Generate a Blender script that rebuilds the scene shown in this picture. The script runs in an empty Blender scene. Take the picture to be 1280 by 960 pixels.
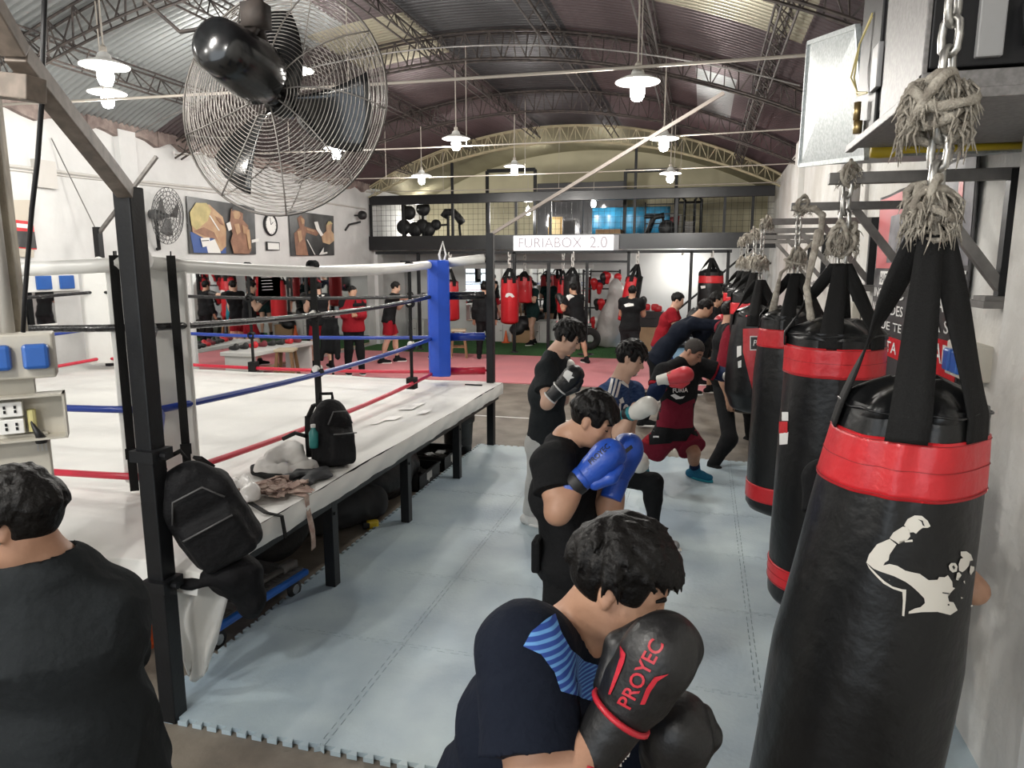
import bpy, bmesh, math, random
import numpy as np
from mathutils import Vector, Matrix
from mathutils.bvhtree import BVHTree
random.seed(7)
RNG = np.random.default_rng(11)
SC = bpy.context.scene
COL = SC.collection
PI = math.pi
# ------------------------------------------------------------------ camera
F = 880.0; VX, VY = 880.0, 332.0; H = 2.1
TH = math.atan((480-VY)/F); YA = math.atan((VX-640)/math.hypot(F, 480-VY))
CT, ST, CY, SY = math.cos(TH), math.sin(TH), math.cos(YA), math.sin(YA)
FW = (-SY*CT, CY*CT, -ST); RT = (CY, SY, 0.0); UP = (-SY*ST, CY*ST, CT)
CAM = Vector((0, 0, H))
def ray(px, py):
    a = (px-640)/F; b = (480-py)/F
    return Vector([FW[i]+a*RT[i]+b*UP[i] for i in range(3)])
def aty(px, py, y):
    d = ray(px, py); return CAM + d*(y/d[1])
def atx(px, py, x):
    d = ray(px, py); return CAM + d*(x/d[0])
def flo(px, py, z=0.0):
    d = ray(px, py); return CAM + d*((z-H)/d[2])
cam_d = bpy.data.cameras.new('camera'); cam = bpy.data.objects.new('camera', cam_d); COL.objects.link(cam)
cam_d.sensor_width = 36; cam_d.lens = 36*F/1280; cam_d.clip_start = 0.05; cam_d.clip_end = 200
cam.matrix_world = Matrix(((RT[0], UP[0], -FW[0], 0), (RT[1], UP[1], -FW[1], 0), (RT[2], UP[2], -FW[2], H), (0, 0, 0, 1)))
SC.camera = cam
# ------------------------------------------------------------------ materials
MATS = {}
def mat(name, col, rough=0.6, metal=0.0, var=0.0, vscale=8.0, col2=None, bump=0.0, bscale=60.0, emit=0.0, coat=0.0, spec=0.5, stretch=None, sheen=0.0, detail=4.0):
    if name in MATS: return MATS[name]
    m = bpy.data.materials.new(name); m.use_nodes = True
    nt = m.node_tree; b = nt.nodes['Principled BSDF']
    b.inputs['Base Color'].default_value = (*col, 1)
    b.inputs['Roughness'].default_value = rough; b.inputs['Metallic'].default_value = metal
    b.inputs['Specular IOR Level'].default_value = spec
    if coat: b.inputs['Coat Weight'].default_value = coat; b.inputs['Coat Roughness'].default_value = 0.15
    if sheen: b.inputs['Sheen Weight'].default_value = sheen
    if emit:
        b.inputs['Emission Color'].default_value = (*col, 1); b.inputs['Emission Strength'].default_value = emit
    if var or col2 or bump:
        tc = nt.nodes.new('ShaderNodeTexCoord'); src = tc.outputs['Object']
        if stretch:
            mp = nt.nodes.new('ShaderNodeMapping'); mp.inputs['Scale'].default_value = stretch
            nt.links.new(src, mp.inputs['Vector']); src = mp.outputs['Vector']
    if var or col2:
        n = nt.nodes.new('ShaderNodeTexNoise'); n.inputs['Scale'].default_value = vscale; n.inputs['Detail'].default_value = detail
        nt.links.new(src, n.inputs['Vector'])
        r = nt.nodes.new('ShaderNodeValToRGB')
        c2 = col2 or tuple(max(0, c*(1-var)) for c in col)
        r.color_ramp.elements[0].position = 0.35; r.color_ramp.elements[1].position = 0.68
        r.color_ramp.elements[0].color = (*c2, 1); r.color_ramp.elements[1].color = (*col, 1)
        nt.links.new(n.outputs['Fac'], r.inputs['Fac']); nt.links.new(r.outputs['Color'], b.inputs['Base Color'])
    if bump:
        n2 = nt.nodes.new('ShaderNodeTexNoise'); n2.inputs['Scale'].default_value = bscale; n2.inputs['Detail'].default_value = 3
        nt.links.new(src, n2.inputs['Vector'])
        bp = nt.nodes.new('ShaderNodeBump'); bp.inputs['Strength'].default_value = bump; bp.inputs['Distance'].default_value = 0.02
        nt.links.new(n2.outputs['Fac'], bp.inputs['Height']); nt.links.new(bp.outputs['Normal'], b.inputs['Normal'])
    MATS[name] = m; return m
# ------------------------------------------------------------------ objects
def link(name, me, m=None, parent=None, smooth=False):
    o = bpy.data.objects.new(name, me); COL.objects.link(o)
    if m is not None and not me.materials: me.materials.append(m)
    if smooth and len(me.polygons): me.polygons.foreach_set('use_smooth', np.ones(len(me.polygons), dtype=bool))
    if parent is not None: o.parent = parent
    return o
def tag(o, label, cat=None, group=None, kind=None):
    o['label'] = label
    if cat: o['category'] = cat
    if group: o['group'] = group
    if kind: o['kind'] = kind
    return o
def thing(name, label, cat, loc=(0, 0, 0), rz=0, group=None):
    o = bpy.data.objects.new(name, None); COL.objects.link(o); o.empty_display_size = 0.1
    o.location = loc; o.rotation_euler = (0, 0, rz); tag(o, label, cat, group); return o
def struct(o): o['kind'] = 'structure'; return o
def dup(root, loc=None, rz=None, label=None, group=None):
    def cp(o, par):
        c = o.copy(); COL.objects.link(c)
        if par is not None: c.parent = par
        for ch in list(o.children): cp(ch, c)
        return c
    r = cp(root, None)
    if loc is not None: r.location = loc
    if rz is not None: r.rotation_euler = (0, 0, rz)
    if label: r['label'] = label
    if group: r['group'] = group
    return r
class MB:
    """collects shapes into one mesh"""
    def __init__(s): s.v = []; s.f = []
    def add(s, vs, fs):
        n = len(s.v); s.v += [tuple(p) for p in vs]; s.f += [tuple(i+n for i in f) for f in fs]; return s
    def box(s, x0, y0, z0, x1, y1, z1):
        return s.add([(x0,y0,z0),(x1,y0,z0),(x1,y1,z0),(x0,y1,z0),(x0,y0,z1),(x1,y0,z1),(x1,y1,z1),(x0,y1,z1)],
                     [(3,2,1,0),(4,5,6,7),(0,1,5,4),(1,2,6,5),(2,3,7,6),(3,0,4,7)])
    def cbox(s, c, h, R=None):
        vs = [Vector((sx*h[0], sy*h[1], sz*h[2])) for sz in (-1,1) for sx, sy in ((-1,-1),(1,-1),(1,1),(-1,1))]
        if R is not None: vs = [R @ v for v in vs]
        return s.add([Vector(c)+v for v in vs], [(3,2,1,0),(4,5,6,7),(0,1,5,4),(1,2,6,5),(2,3,7,6),(3,0,4,7)])
    def bar(s, a, b, w, h=None, upv=(0,0,1)):
        a = Vector(a); b = Vector(b); h = h or w; d = (b-a).normalized(); u = Vector(upv)
        if abs(d.dot(u)) > 0.98: u = Vector((0,1,0))
        sx = d.cross(u).normalized(); sz = sx.cross(d)
        q = [sx*(-w/2)+sz*(-h/2), sx*(w/2)+sz*(-h/2), sx*(w/2)+sz*(h/2), sx*(-w/2)+sz*(h/2)]
        return s.add([a+k for k in q]+[b+k for k in q], [(3,2,1,0),(4,5,6,7),(0,1,5,4),(1,2,6,5),(2,3,7,6),(3,0,4,7)])
    def tube(s, pts, r, n=8, closed=False, caps=True):
        pts = [Vector(p) for p in pts]; m = len(pts)
        rr = r if isinstance(r, (list, tuple)) else [r]*m
        vs = []; nrm = None
        for i, p in enumerate(pts):
            if closed: d = pts[(i+1) % m]-pts[i-1]
            else: d = pts[min(i+1, m-1)]-pts[max(i-1, 0)]
            d = d.normalized() if d.length > 1e-9 else Vector((0,0,1))
            if nrm is None:
                nrm = d.orthogonal().normalized()
            else:
                nrm = (nrm - d*nrm.dot(d)); nrm = nrm.normalized() if nrm.length > 1e-6 else d.orthogonal().normalized()
            bn = d.cross(nrm)
            for k in range(n):
                a = 2*PI*k/n; vs.append(p + (nrm*math.cos(a)+bn*math.sin(a))*rr[i])
        fs = []
        for i in range(m if closed else m-1):
            j = (i+1) % m
            for k in range(n):
                k2 = (k+1) % n; fs.append((i*n+k, i*n+k2, j*n+k2, j*n+k))
        if caps and not closed:
            fs.append(tuple(range(n-1, -1, -1))); fs.append(tuple((m-1)*n+k for k in range(n)))
        return s.add(vs, fs)
    def lathe(s, prof, c=(0,0,0), n=24, R=None, cap=True):
        c = Vector(c); vs = []
        for r, z in prof:
            for k in range(n):
                a = 2*PI*k/n; v = Vector((r*math.cos(a), r*math.sin(a), z))
                if R is not None: v = R @ v
                vs.append(c+v)
        fs = []
        for i in range(len(prof)-1):
            for k in range(n):
                k2 = (k+1) % n; fs.append((i*n+k, i*n+k2, (i+1)*n+k2, (i+1)*n+k))
        if cap:
            fs.append(tuple(range(n-1, -1, -1))); fs.append(tuple((len(prof)-1)*n+k for k in range(n)))
        return s.add(vs, fs)
    def prism(s, poly, a, b):
        """poly: 3D base points, extruded by vector b-a"""
        d = Vector(b)-Vector(a); n = len(poly); P = [Vector(p) for p in poly]
        return s.add(P+[p+d for p in P], [tuple(range(n-1, -1, -1)), tuple(range(n, 2*n))]+[(i, (i+1) % n, (i+1) % n+n, i+n) for i in range(n)])
    def grid(s, fn, nu, nv, closeu=False):
        vs = [fn(i/(nu if closeu else nu-1), j/(nv-1)) for j in range(nv) for i in range(nu)]
        fs = []
        for j in range(nv-1):
            for i in range(nu if closeu else nu-1):
                i2 = (i+1) % nu; fs.append((j*nu+i, j*nu+i2, (j+1)*nu+i2, (j+1)*nu+i))
        return s.add(vs, fs)
    def build(s, name, m, parent=None, smooth=False, bevel=0.0, recalc=True, auto=None):
        me = bpy.data.meshes.new(name); me.from_pydata(s.v, [], s.f)
        if recalc or bevel:
            bm = bmesh.new(); bm.from_mesh(me)
            bmesh.ops.remove_doubles(bm, verts=bm.verts, dist=1e-5)
            if bevel:
                es = [e for e in bm.edges if len(e.link_faces) == 2 and e.calc_face_angle(0) > 0.6]
                bmesh.ops.bevel(bm, geom=es, offset=bevel, segments=2, affect='EDGES', profile=0.5)
            bmesh.ops.recalc_face_normals(bm, faces=bm.faces); bm.to_mesh(me); bm.free()
        o = link(name, me, m, parent, smooth)
        if auto is not None:
            try: me.set_sharp_from_angle(angle=auto)
            except Exception: pass
        return o
def local(p, parent):
    return Vector(p) - parent.location
# ------------------------------------------------------------------ SDF engine
def V3(p): return np.array([p[0], p[1], p[2]], dtype=np.float64)
class Prim:
    def __init__(s, lo, hi, fn, k=None, op='u'): s.lo = np.array(lo); s.hi = np.array(hi); s.fn = fn; s.k = k; s.op = op
def cap(a, b, ra, rb=None, k=None, op='u'):
    a = V3(a); b = V3(b); rb = ra if rb is None else rb; d = b-a; L2 = max(d@d, 1e-12); R = max(ra, rb)
    def fn(x, y, z):
        t = np.clip(((x-a[0])*d[0]+(y-a[1])*d[1]+(z-a[2])*d[2])/L2, 0, 1)
        return np.sqrt((x-a[0]-t*d[0])**2+(y-a[1]-t*d[1])**2+(z-a[2]-t*d[2])**2)-(ra+(rb-ra)*t)
    return Prim(np.minimum(a, b)-R, np.maximum(a, b)+R, fn, k, op)
def ecap(a, b, side, r0, r1, k=None, op='u', flat=False):
    """capsule from a to b with elliptical section: r=(along side, across)"""
    a = V3(a); b = V3(b); d = b-a; L = max(np.linalg.norm(d), 1e-6); u = d/L
    s = V3(side); s = s-u*(s@u); s /= np.linalg.norm(s); w = np.cross(u, s); R = max(*r0, *r1)
    def fn(x, y, z):
        px, py, pz = x-a[0], y-a[1], z-a[2]
        h = px*u[0]+py*u[1]+pz*u[2]; t = np.clip(h/L, 0, 1)
        pv = px*s[0]+py*s[1]+pz*s[2]; pw = px*w[0]+py*w[1]+pz*w[2]
        rv = r0[0]+(r1[0]-r0[0])*t; rw = r0[1]+(r1[1]-r0[1])*t; ex = h-t*L
        if flat:
            m = np.minimum(rv, rw)
            return np.maximum((np.sqrt((pv/rv)**2+(pw/rw)**2)-1)*m, np.abs(ex))
        m = np.minimum(rv, rw)
        return (np.sqrt((pv/rv)**2+(pw/rw)**2+(ex/m)**2)-1)*m
    return Prim(np.minimum(a, b)-R, np.maximum(a, b)+R, fn, k, op)
def ell(c, r, R=None, k=None, op='u'):
    c = V3(c); r = np.array(r, dtype=float); M = np.eye(3) if R is None else np.array([[R[i][j] for j in range(3)] for i in range(3)])
    mr = r.max()
    def fn(x, y, z):
        px, py, pz = x-c[0], y-c[1], z-c[2]
        q = [px*M[0, i]+py*M[1, i]+pz*M[2, i] for i in range(3)]
        k0 = np.sqrt((q[0]/r[0])**2+(q[1]/r[1])**2+(q[2]/r[2])**2)
        k1 = np.sqrt((q[0]/r[0]**2)**2+(q[1]/r[1]**2)**2+(q[2]/r[2]**2)**2)
        return k0*(k0-1)/np.maximum(k1, 1e-9)
    return Prim(c-mr, c+mr, fn, k, op)
def rbox(c, h, R=None, rd=0.01, k=None, op='u'):
    c = V3(c); h = np.array(h, dtype=float)-rd; M = np.eye(3) if R is None else np.array([[R[i][j] for j in range(3)] for i in range(3)])
    mr = float(np.linalg.norm(h)+rd)
    def fn(x, y, z):
        px, py, pz = x-c[0], y-c[1], z-c[2]
        q = [np.abs(px*M[0, i]+py*M[1, i]+pz*M[2, i])-h[i] for i in range(3)]
        out = np.sqrt(sum(np.maximum(v, 0)**2 for v in q))
        return out+np.minimum(np.maximum(q[0], np.maximum(q[1], q[2])), 0)-rd
    return Prim(c-mr, c+mr, fn, k, op)
def fcone(a, b, ra, rb, k=None, op='u'):
    a = V3(a); b = V3(b); d = b-a; L = np.linalg.norm(d); u = d/L; R = max(ra, rb)
    def fn(x, y, z):
        px, py, pz = x-a[0], y-a[1], z-a[2]
        h = px*u[0]+py*u[1]+pz*u[2]; t = np.clip(h/L, 0, 1)
        pr = np.sqrt(np.maximum(px*px+py*py+pz*pz-h*h, 0))-(ra+(rb-ra)*t)
        return np.maximum(pr, np.maximum(-h, h-L))
    return Prim(np.minimum(a, b)-R, np.maximum(a, b)+R, fn, k, op)
def plane(p, n, op='i', k=0.01):
    """keeps the side n points away from"""
    p = V3(p); n = V3(n); n = n/np.linalg.norm(n)
    return Prim([-1e3]*3, [1e3]*3, lambda x, y, z: (x-p[0])*n[0]+(y-p[1])*n[1]+(z-p[2])*n[2], k, op)
def smin(a, b, k):
    h = np.maximum(k-np.abs(a-b), 0)/k
    return np.minimum(a, b)-h*h*k*0.25
def sdf_mesh(prims, vox, k=0.02, smooth=2, pad=None):
    us = [p for p in prims if p.op == 'u']
    lo = np.min([p.lo for p in us], axis=0)-3*vox; hi = np.max([p.hi for p in us], axis=0)+3*vox
    n = np.ceil((hi-lo)/vox).astype(int)+1
    ax = [lo[i]+vox*np.arange(n[i]) for i in range(3)]
    D = np.full(n, 0.4, dtype=np.float32)
    for p in prims:
        kk = k if p.k is None else p.k; mg = max(kk, 0.001)*1.2+3*vox
        i0 = np.clip(np.floor((p.lo-mg-lo)/vox).astype(int), 0, n); i1 = np.clip(np.ceil((p.hi+mg-lo)/vox).astype(int)+1, 0, n)
        if np.any(i1 <= i0): continue
        sl = tuple(slice(i0[i], i1[i]) for i in range(3))
        d = p.fn(ax[0][sl[0]][:, None, None], ax[1][sl[1]][None, :, None], ax[2][sl[2]][None, None, :]).astype(np.float32)
        if p.op == 'u': D[sl] = smin(D[sl], d, kk) if kk > 0 else np.minimum(D[sl], d)
        elif p.op == 's': D[sl] = -smin(-D[sl], d, kk) if kk > 0 else np.maximum(D[sl], -d)
        else: D[sl] = -smin(-D[sl], -d, kk) if kk > 0 else np.maximum(D[sl], d)
    S = D < 0
    c = np.zeros(np.array(n)-1, dtype=np.uint8)
    for dx in (0, 1):
        for dy in (0, 1):
            for dz in (0, 1):
                c += S[dx:n[0]-1+dx, dy:n[1]-1+dy, dz:n[2]-1+dz]
    act = (c > 0) & (c < 8)
    idx = np.full(act.shape, -1, dtype=np.int64); ci = np.argwhere(act); idx[act] = np.arange(len(ci))
    acc = np.zeros((len(ci), 3)); cnt = np.zeros(len(ci))
    for axis in range(3):
        for o1 in (0, 1):
            for o2 in (0, 1):
                off = [0, 0, 0]; oth = [i for i in range(3) if i != axis]; off[oth[0]] = o1; off[oth[1]] = o2
                A = ci+np.array(off); B = A.copy(); B[:, axis] += 1
                da = D[A[:, 0], A[:, 1], A[:, 2]]; db = D[B[:, 0], B[:, 1], B[:, 2]]
                x = (da < 0) != (db < 0)
                t = np.where(x, da/np.where(np.abs(da-db) < 1e-12, 1, da-db), 0)
                pos = A.astype(float); pos[:, axis] += t
                acc[x] += pos[x]; cnt[x] += 1
    P = acc/np.maximum(cnt, 1)[:, None]*vox+lo
    quads = []
    for axis in range(3):
        oth = [(axis+1) % 3, (axis+2) % 3]
        sl0 = [slice(1, n[i]-1) for i in range(3)]; sl0[axis] = slice(0, n[axis]-1)
        sl1 = list(sl0); sl1[axis] = slice(1, n[axis])
        a = S[tuple(sl0)]; b = S[tuple(sl1)]
        for sgn, msk in ((1, a & ~b), (-1, ~a & b)):
            e = np.argwhere(msk)
            if not len(e): continue
            base = e.copy()
            for i in oth: base[:, i] += 1
            q = []
            for o1, o2 in ((0, 0), (-1, 0), (-1, -1), (0, -1)):
                cc = base.copy(); cc[:, oth[0]] += o1; cc[:, oth[1]] += o2
                q.append(idx[cc[:, 0], cc[:, 1], cc[:, 2]])
            q = np.stack(q, 1)
            quads.append(q if sgn > 0 else q[:, ::-1])
    Q = np.concatenate(quads) if quads else np.zeros((0, 4), int)
    if smooth and len(P):
        E = np.concatenate([Q[:, [0, 1]], Q[:, [1, 2]], Q[:, [2, 3]], Q[:, [3, 0]]])
        deg = np.bincount(E[:, 0], minlength=len(P))+np.bincount(E[:, 1], minlength=len(P))
        for it in range(smooth*2):
            w = 0.5 if it % 2 == 0 else -0.52
            av = np.zeros_like(P)
            for j in range(3):
                av[:, j] = np.bincount(E[:, 0], P[E[:, 1], j], len(P))+np.bincount(E[:, 1], P[E[:, 0], j], len(P))
            av /= np.maximum(deg, 1)[:, None]; P = P+w*(av-P)
    return P, Q
def vnormals(P, Q):
    n = np.cross(P[Q[:, 2]]-P[Q[:, 0]], P[Q[:, 3]]-P[Q[:, 1]]); out = np.zeros_like(P)
    for i in range(4):
        for j in range(3): out[:, j] += np.bincount(Q[:, i], n[:, j], len(P))
    return out/np.maximum(np.linalg.norm(out, axis=1), 1e-12)[:, None]
def wrinkle(P, Q, amp, freq, seed=0, stretch=(1, 1, 1)):
    r = np.random.default_rng(seed); N = vnormals(P, Q); h = np.zeros(len(P))
    S = np.array(stretch); X = P*S
    warp = np.stack([np.sin(X@r.normal(0, freq*0.4, 3)+r.uniform(0, 6)) for _ in range(3)], 1)*(1.2/freq)
    X = X+warp
    for i in range(7):
        kv = r.normal(0, 1, 3); kv = kv/np.linalg.norm(kv)*freq*r.uniform(0.5, 1.6)
        h += 1-2*np.abs(np.sin(X@kv*0.5+r.uniform(0, 6)))**0.8
    return P+N*(h/7*amp*1.6)[:, None]
def sdf_obj(name, prims, m, parent=None, vox=0.01, k=0.02, smooth=2, wr=None, at=None):
    P, Q = sdf_mesh(prims, vox, k, smooth)
    if wr: P = wrinkle(P, Q, *wr)
    if at is not None: P = P-np.array(at)
    me = bpy.data.meshes.new(name)
    me.vertices.add(len(P)); me.vertices.foreach_set('co', P.astype(np.float32).ravel())
    me.loops.add(len(Q)*4); me.loops.foreach_set('vertex_index', Q.astype(np.int32).ravel())
    me.polygons.add(len(Q)); me.polygons.foreach_set('loop_start', np.arange(0, len(Q)*4, 4, dtype=np.int32))
    try: me.polygons.foreach_set('loop_total', np.full(len(Q), 4, dtype=np.int32))
    except Exception: pass
    me.update(calc_edges=True); me.validate()
    return link(name, me, m, parent, True)
# ------------------------------------------------------------------ decals: flat shapes laid onto a surface
def world_of(o):
    M = Matrix.Translation(o.location) @ o.rotation_euler.to_matrix().to_4x4() @ Matrix.Diagonal((*o.scale, 1))
    return world_of(o.parent) @ M if o.parent else M
BVHC = {}
def bvh_of(o):
    if o.name not in BVHC:
        M = world_of(o); me = o.data
        BVHC[o.name] = BVHTree.FromPolygons([M @ v.co for v in me.vertices], [tuple(p.vertices) for p in me.polygons])
    return BVHC[o.name]
def poly2d(polys):
    """list of outlines -> (verts, faces) in 2D"""
    v = []; f = []
    for p in polys:
        f.append(tuple(range(len(v), len(v)+len(p)))); v += [(x, y) for x, y in p]
    return v, f
FONTS = {}
def text2d(s, size=1.0, bold=0.0, spacing=1.0):
    cu = bpy.data.curves.new('txt', 'FONT'); cu.body = s; cu.size = size; cu.align_x = 'CENTER'; cu.align_y = 'CENTER'
    cu.offset = bold; cu.space_character = spacing; cu.resolution_u = 3
    o = bpy.data.objects.new('txt', cu); COL.objects.link(o); bpy.context.view_layer.update()
    me = bpy.data.meshes.new_from_object(o.evaluated_get(bpy.context.evaluated_depsgraph_get()))
    v = [(p.co.x, p.co.y) for p in me.vertices]; f = [tuple(p.vertices) for p in me.polygons]
    bpy.data.objects.remove(o); bpy.data.meshes.remove(me); bpy.data.curves.remove(cu)
    return v, f
def cut2d(v, f, step):
    bm = bmesh.new(); vs = [bm.verts.new((x, y, 0)) for x, y in v]
    for q in f:
        try: bm.faces.new([vs[i] for i in q])
        except Exception: pass
    bmesh.ops.triangulate(bm, faces=bm.faces)
    if len(bm.verts):
        xs = [p.co.x for p in bm.verts]; ys = [p.co.y for p in bm.verts]
        for axis, lo, hi in ((0, min(xs), max(xs)), (1, min(ys), max(ys))):
            t = lo+step
            while t < hi:
                co = (t, 0, 0) if axis == 0 else (0, t, 0); no = (1, 0, 0) if axis == 0 else (0, 1, 0)
                bmesh.ops.bisect_plane(bm, geom=bm.verts[:]+bm.edges[:]+bm.faces[:], plane_co=co, plane_no=no); t += step
    bm.verts.index_update()
    out = [(p.co.x, p.co.y) for p in bm.verts], [tuple(p.index for p in q.verts) for q in bm.faces]
    bm.free(); return out
def decal(name, vf, frm, target, m, parent, step=None, off=0.0015, maxang=0.05):
    """vf in 2D; frm(x, y) -> (origin, direction) of the line along which the print meets the target surface"""
    v, f = vf
    if step: v, f = cut2d(v, f, step)
    tree = bvh_of(target); M = world_of(parent).inverted(); pts = []; ok = []
    for x, y in v:
        o, d = frm(x, y); d = d.normalized()
        h, n, i, dist = tree.ray_cast(o, d)
        if h is None: pts.append(Vector((0, 0, 0))); ok.append(False); continue
        if n.dot(d) > 0: n = -n
        ok.append(-n.dot(d) > maxang); pts.append(M @ (h+n*off))
    fs = [q for q in f if all(ok[i] for i in q)]
    if not fs: return None
    me = bpy.data.meshes.new(name); me.from_pydata([tuple(p) for p in pts], [], fs)
    bm = bmesh.new(); bm.from_mesh(me); bmesh.ops.delete(bm, geom=[w for w in bm.verts if not w.link_faces], context='VERTS')
    bm.normal_update(); bm.to_mesh(me); bm.free()
    return link(name, me, m, parent, True)
def from_view(x, y): return CAM.copy(), ray(x, y)
def txt_at(cx, cy, ang, sx, sy=None, shear=0.0, base=from_view):
    """places text coordinates (x right, y up) round a picture point"""
    sy = sy or sx; c, s = math.cos(ang), math.sin(ang)
    def f(x, y):
        X = x*sx+y*shear*sx; Y = -y*sy
        return base(cx+X*c-Y*s, cy+X*s+Y*c)
    return f
# ================================================================== materials of the place
M_white = mat('whitewash', (0.71, 0.71, 0.70), 0.85, var=0.13, vscale=2.2, bump=0.25, bscale=14)
M_wallr = mat('rough_whitewash', (0.72, 0.715, 0.69), 0.9, col2=(0.55, 0.53, 0.49), vscale=1.7, bump=0.5, bscale=18)
M_conc = mat('concrete_floor', (0.25, 0.22, 0.18), 0.55, col2=(0.12, 0.10, 0.082), vscale=2.6, bump=0.2, bscale=25, detail=8)
M_black = mat('black_steel', (0.008, 0.0088, 0.0105), 0.42, spec=.35, var=0.3, vscale=9, bump=0.05)
M_dark = mat('dark_plastic', (0.012, 0.012, 0.013), 0.5)
M_grey = mat('grey_steel', (0.20, 0.19, 0.18), 0.5, 0.3, var=0.35, vscale=12)
M_rust = mat('rusty_truss', (0.075, 0.06, 0.052), 0.75, col2=(0.03, 0.025, 0.024), vscale=14)
M_cream = mat('cream_truss', (0.52, 0.46, 0.30), 0.7, var=0.2, vscale=9)
M_tie = mat('tie_rod', (0.42, 0.38, 0.33), 0.6)
M_galv = mat('galvanised_sheet', (0.50, 0.53, 0.53), 0.45, 0.45, col2=(0.34, 0.37, 0.37), vscale=70, detail=2)
M_alu = mat('brushed_aluminium', (0.6, 0.6, 0.6), 0.3, 0.9, var=0.2, vscale=30)
M_red = mat('red_vinyl', (0.62, 0.02, 0.028), 0.33, var=0.15, vscale=10, bump=0.15, bscale=25)
M_bag = mat('black_vinyl', (0.008, 0.0085, 0.009), 0.34, bump=0.22, bscale=16, spec=0.4)
M_strap = mat('black_webbing', (0.011, 0.011, 0.011), 0.75, spec=.2, bump=0.2, bscale=220)
M_rope = mat('frayed_rope', (0.50, 0.46, 0.39), 0.95, col2=(0.26, 0.23, 0.19), vscale=30, bump=0.5, bscale=160)
M_chain = mat('zinc_chain', (0.55, 0.54, 0.51), 0.35, 0.85, var=0.35, vscale=40)
M_pink = mat('pink_foam', (0.66, 0.24, 0.26), 0.7, col2=(0.56, 0.21, 0.23), vscale=1.1, bump=0.08)
M_canvas = mat('ring_canvas', (0.76, 0.755, 0.72), 0.6, col2=(0.66, 0.655, 0.63), vscale=1.6, bump=0.3, bscale=5)
M_bluemat = mat('blue_foam', (0.53, 0.63, 0.655), 0.45, col2=(0.34, 0.43, 0.505), vscale=1.5, bump=0.12, bscale=40, detail=7)
M_wpad = mat('white_vinyl', (0.74, 0.735, 0.70), 0.38, var=0.06, vscale=4, bump=0.15, bscale=9)
M_bpad = mat('blue_vinyl', (0.012, 0.07, 0.48), 0.36, bump=0.12, bscale=10)
M_rblue = mat('rope_blue', (0.012, 0.04, 0.27), 0.28); M_rred = mat('rope_red', (0.50, 0.016, 0.04), 0.3)
M_rblk = mat('rope_black', (0.014, 0.014, 0.015), 0.25, bump=0.4, bscale=40)
M_tape = mat('white_tape', (0.75, 0.74, 0.70), 0.6)
M_wood = mat('worn_wood', (0.25, 0.13, 0.055), 0.6, var=0.4, vscale=14, stretch=(1, 1, 0.15))
M_card = mat('cardboard', (0.42, 0.27, 0.15), 0.85, var=0.12, vscale=6)
M_bulb = mat('lit_bulb', (1.0, 0.96, 0.88), 0.4, emit=60.0)
M_shade = mat('enamel_shade', (0.85, 0.85, 0.82), 0.4)
M_mirror = mat('mirror_glass', (0.86, 0.88, 0.88), 0.02, 1.0)
M_text_w = mat('white_print', (0.8, 0.79, 0.76), 0.5)
M_text_k = mat('black_print', (0.015, 0.015, 0.016), 0.5)
M_text_r = mat('red_print', (0.6, 0.03, 0.03), 0.5)
# ================================================================== shell
XL, ZE = -8.4, 4.06
def xr(y): return 1.30+(y-3.4)*0.018
YB, YF = 21.0, -5.5
XR = 1.62
AC = (XL+XR)/2; HALF = (XR-XL)/2; RISE = 1.30
AR = (HALF**2+RISE**2)/(2*RISE); AZ = ZE+RISE-AR
def roof_z(x, dz=0.0): return AZ+math.sqrt(max((AR+dz)**2-(x-AC)**2, 0))
b = MB(); b.add([(XL-.3, YF, 0), (XR+.3, YF, 0), (XR+.3, YB, 0), (XL-.3, YB, 0)], [(0, 1, 2, 3)])
struct(b.build('floor', M_conc, recalc=False))
b = MB(); b.box(XL-.25, YF, 0, XL, YB, ZE)
for y in (9.0, 17.4): b.box(XL, y-.16, 0, XL+.10, y+.16, ZE)
struct(b.build('wall_left', M_white))
b = MB()
b.add([(xr(YF), YF, 0), (xr(YB), YB, 0), (xr(YB), YB, ZE), (xr(YF), YF, ZE), (xr(YF)+.5, YF, 0), (xr(YB)+.5, YB, 0), (xr(YB)+.5, YB, ZE), (xr(YF)+.5, YF, ZE)],
      [(0, 1, 2, 3), (4, 7, 6, 5), (3, 2, 6, 7), (0, 4, 5, 1), (0, 3, 7, 4), (1, 5, 6, 2)])
for y in (3.05, 7.9, 12.5): b.box(xr(y)-.09, y-.3, 0, xr(y)+.1, y+.3, ZE)
struct(b.build('wall_right', M_wallr))
def endwall(name, y, thick, m, hole=None):
    n = 24; b = MB(); top = [(XL+(XR-XL)*i/n, roof_z(XL+(XR-XL)*i/n)+.14) for i in range(n+1)]
    for i in range(n):
        (xa, za), (xb, zb) = top[i], top[i+1]; z0 = 0
        if hole and xa >= hole[0]-.01 and xb <= hole[1]+.01: z0 = hole[2]
        b.prism([(xa, y, z0), (xb, y, z0), (xb, y, zb), (xa, y, za)], (0, y, 0), (0, y+thick, 0))
    return struct(b.build(name, m))
M_yellow = mat('yellow_lit_wall', (0.50, 0.46, 0.32), 0.8, var=0.1, vscale=2)  # yellow light of the mezzanine interior put into the wall colour
endwall('wall_back', YB, 0.2, M_yellow)
dx = (XR-XL)/24
endwall('wall_front', YF, -0.2, M_white, (XL+dx*5, XL+dx*20, 3.6))
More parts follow.
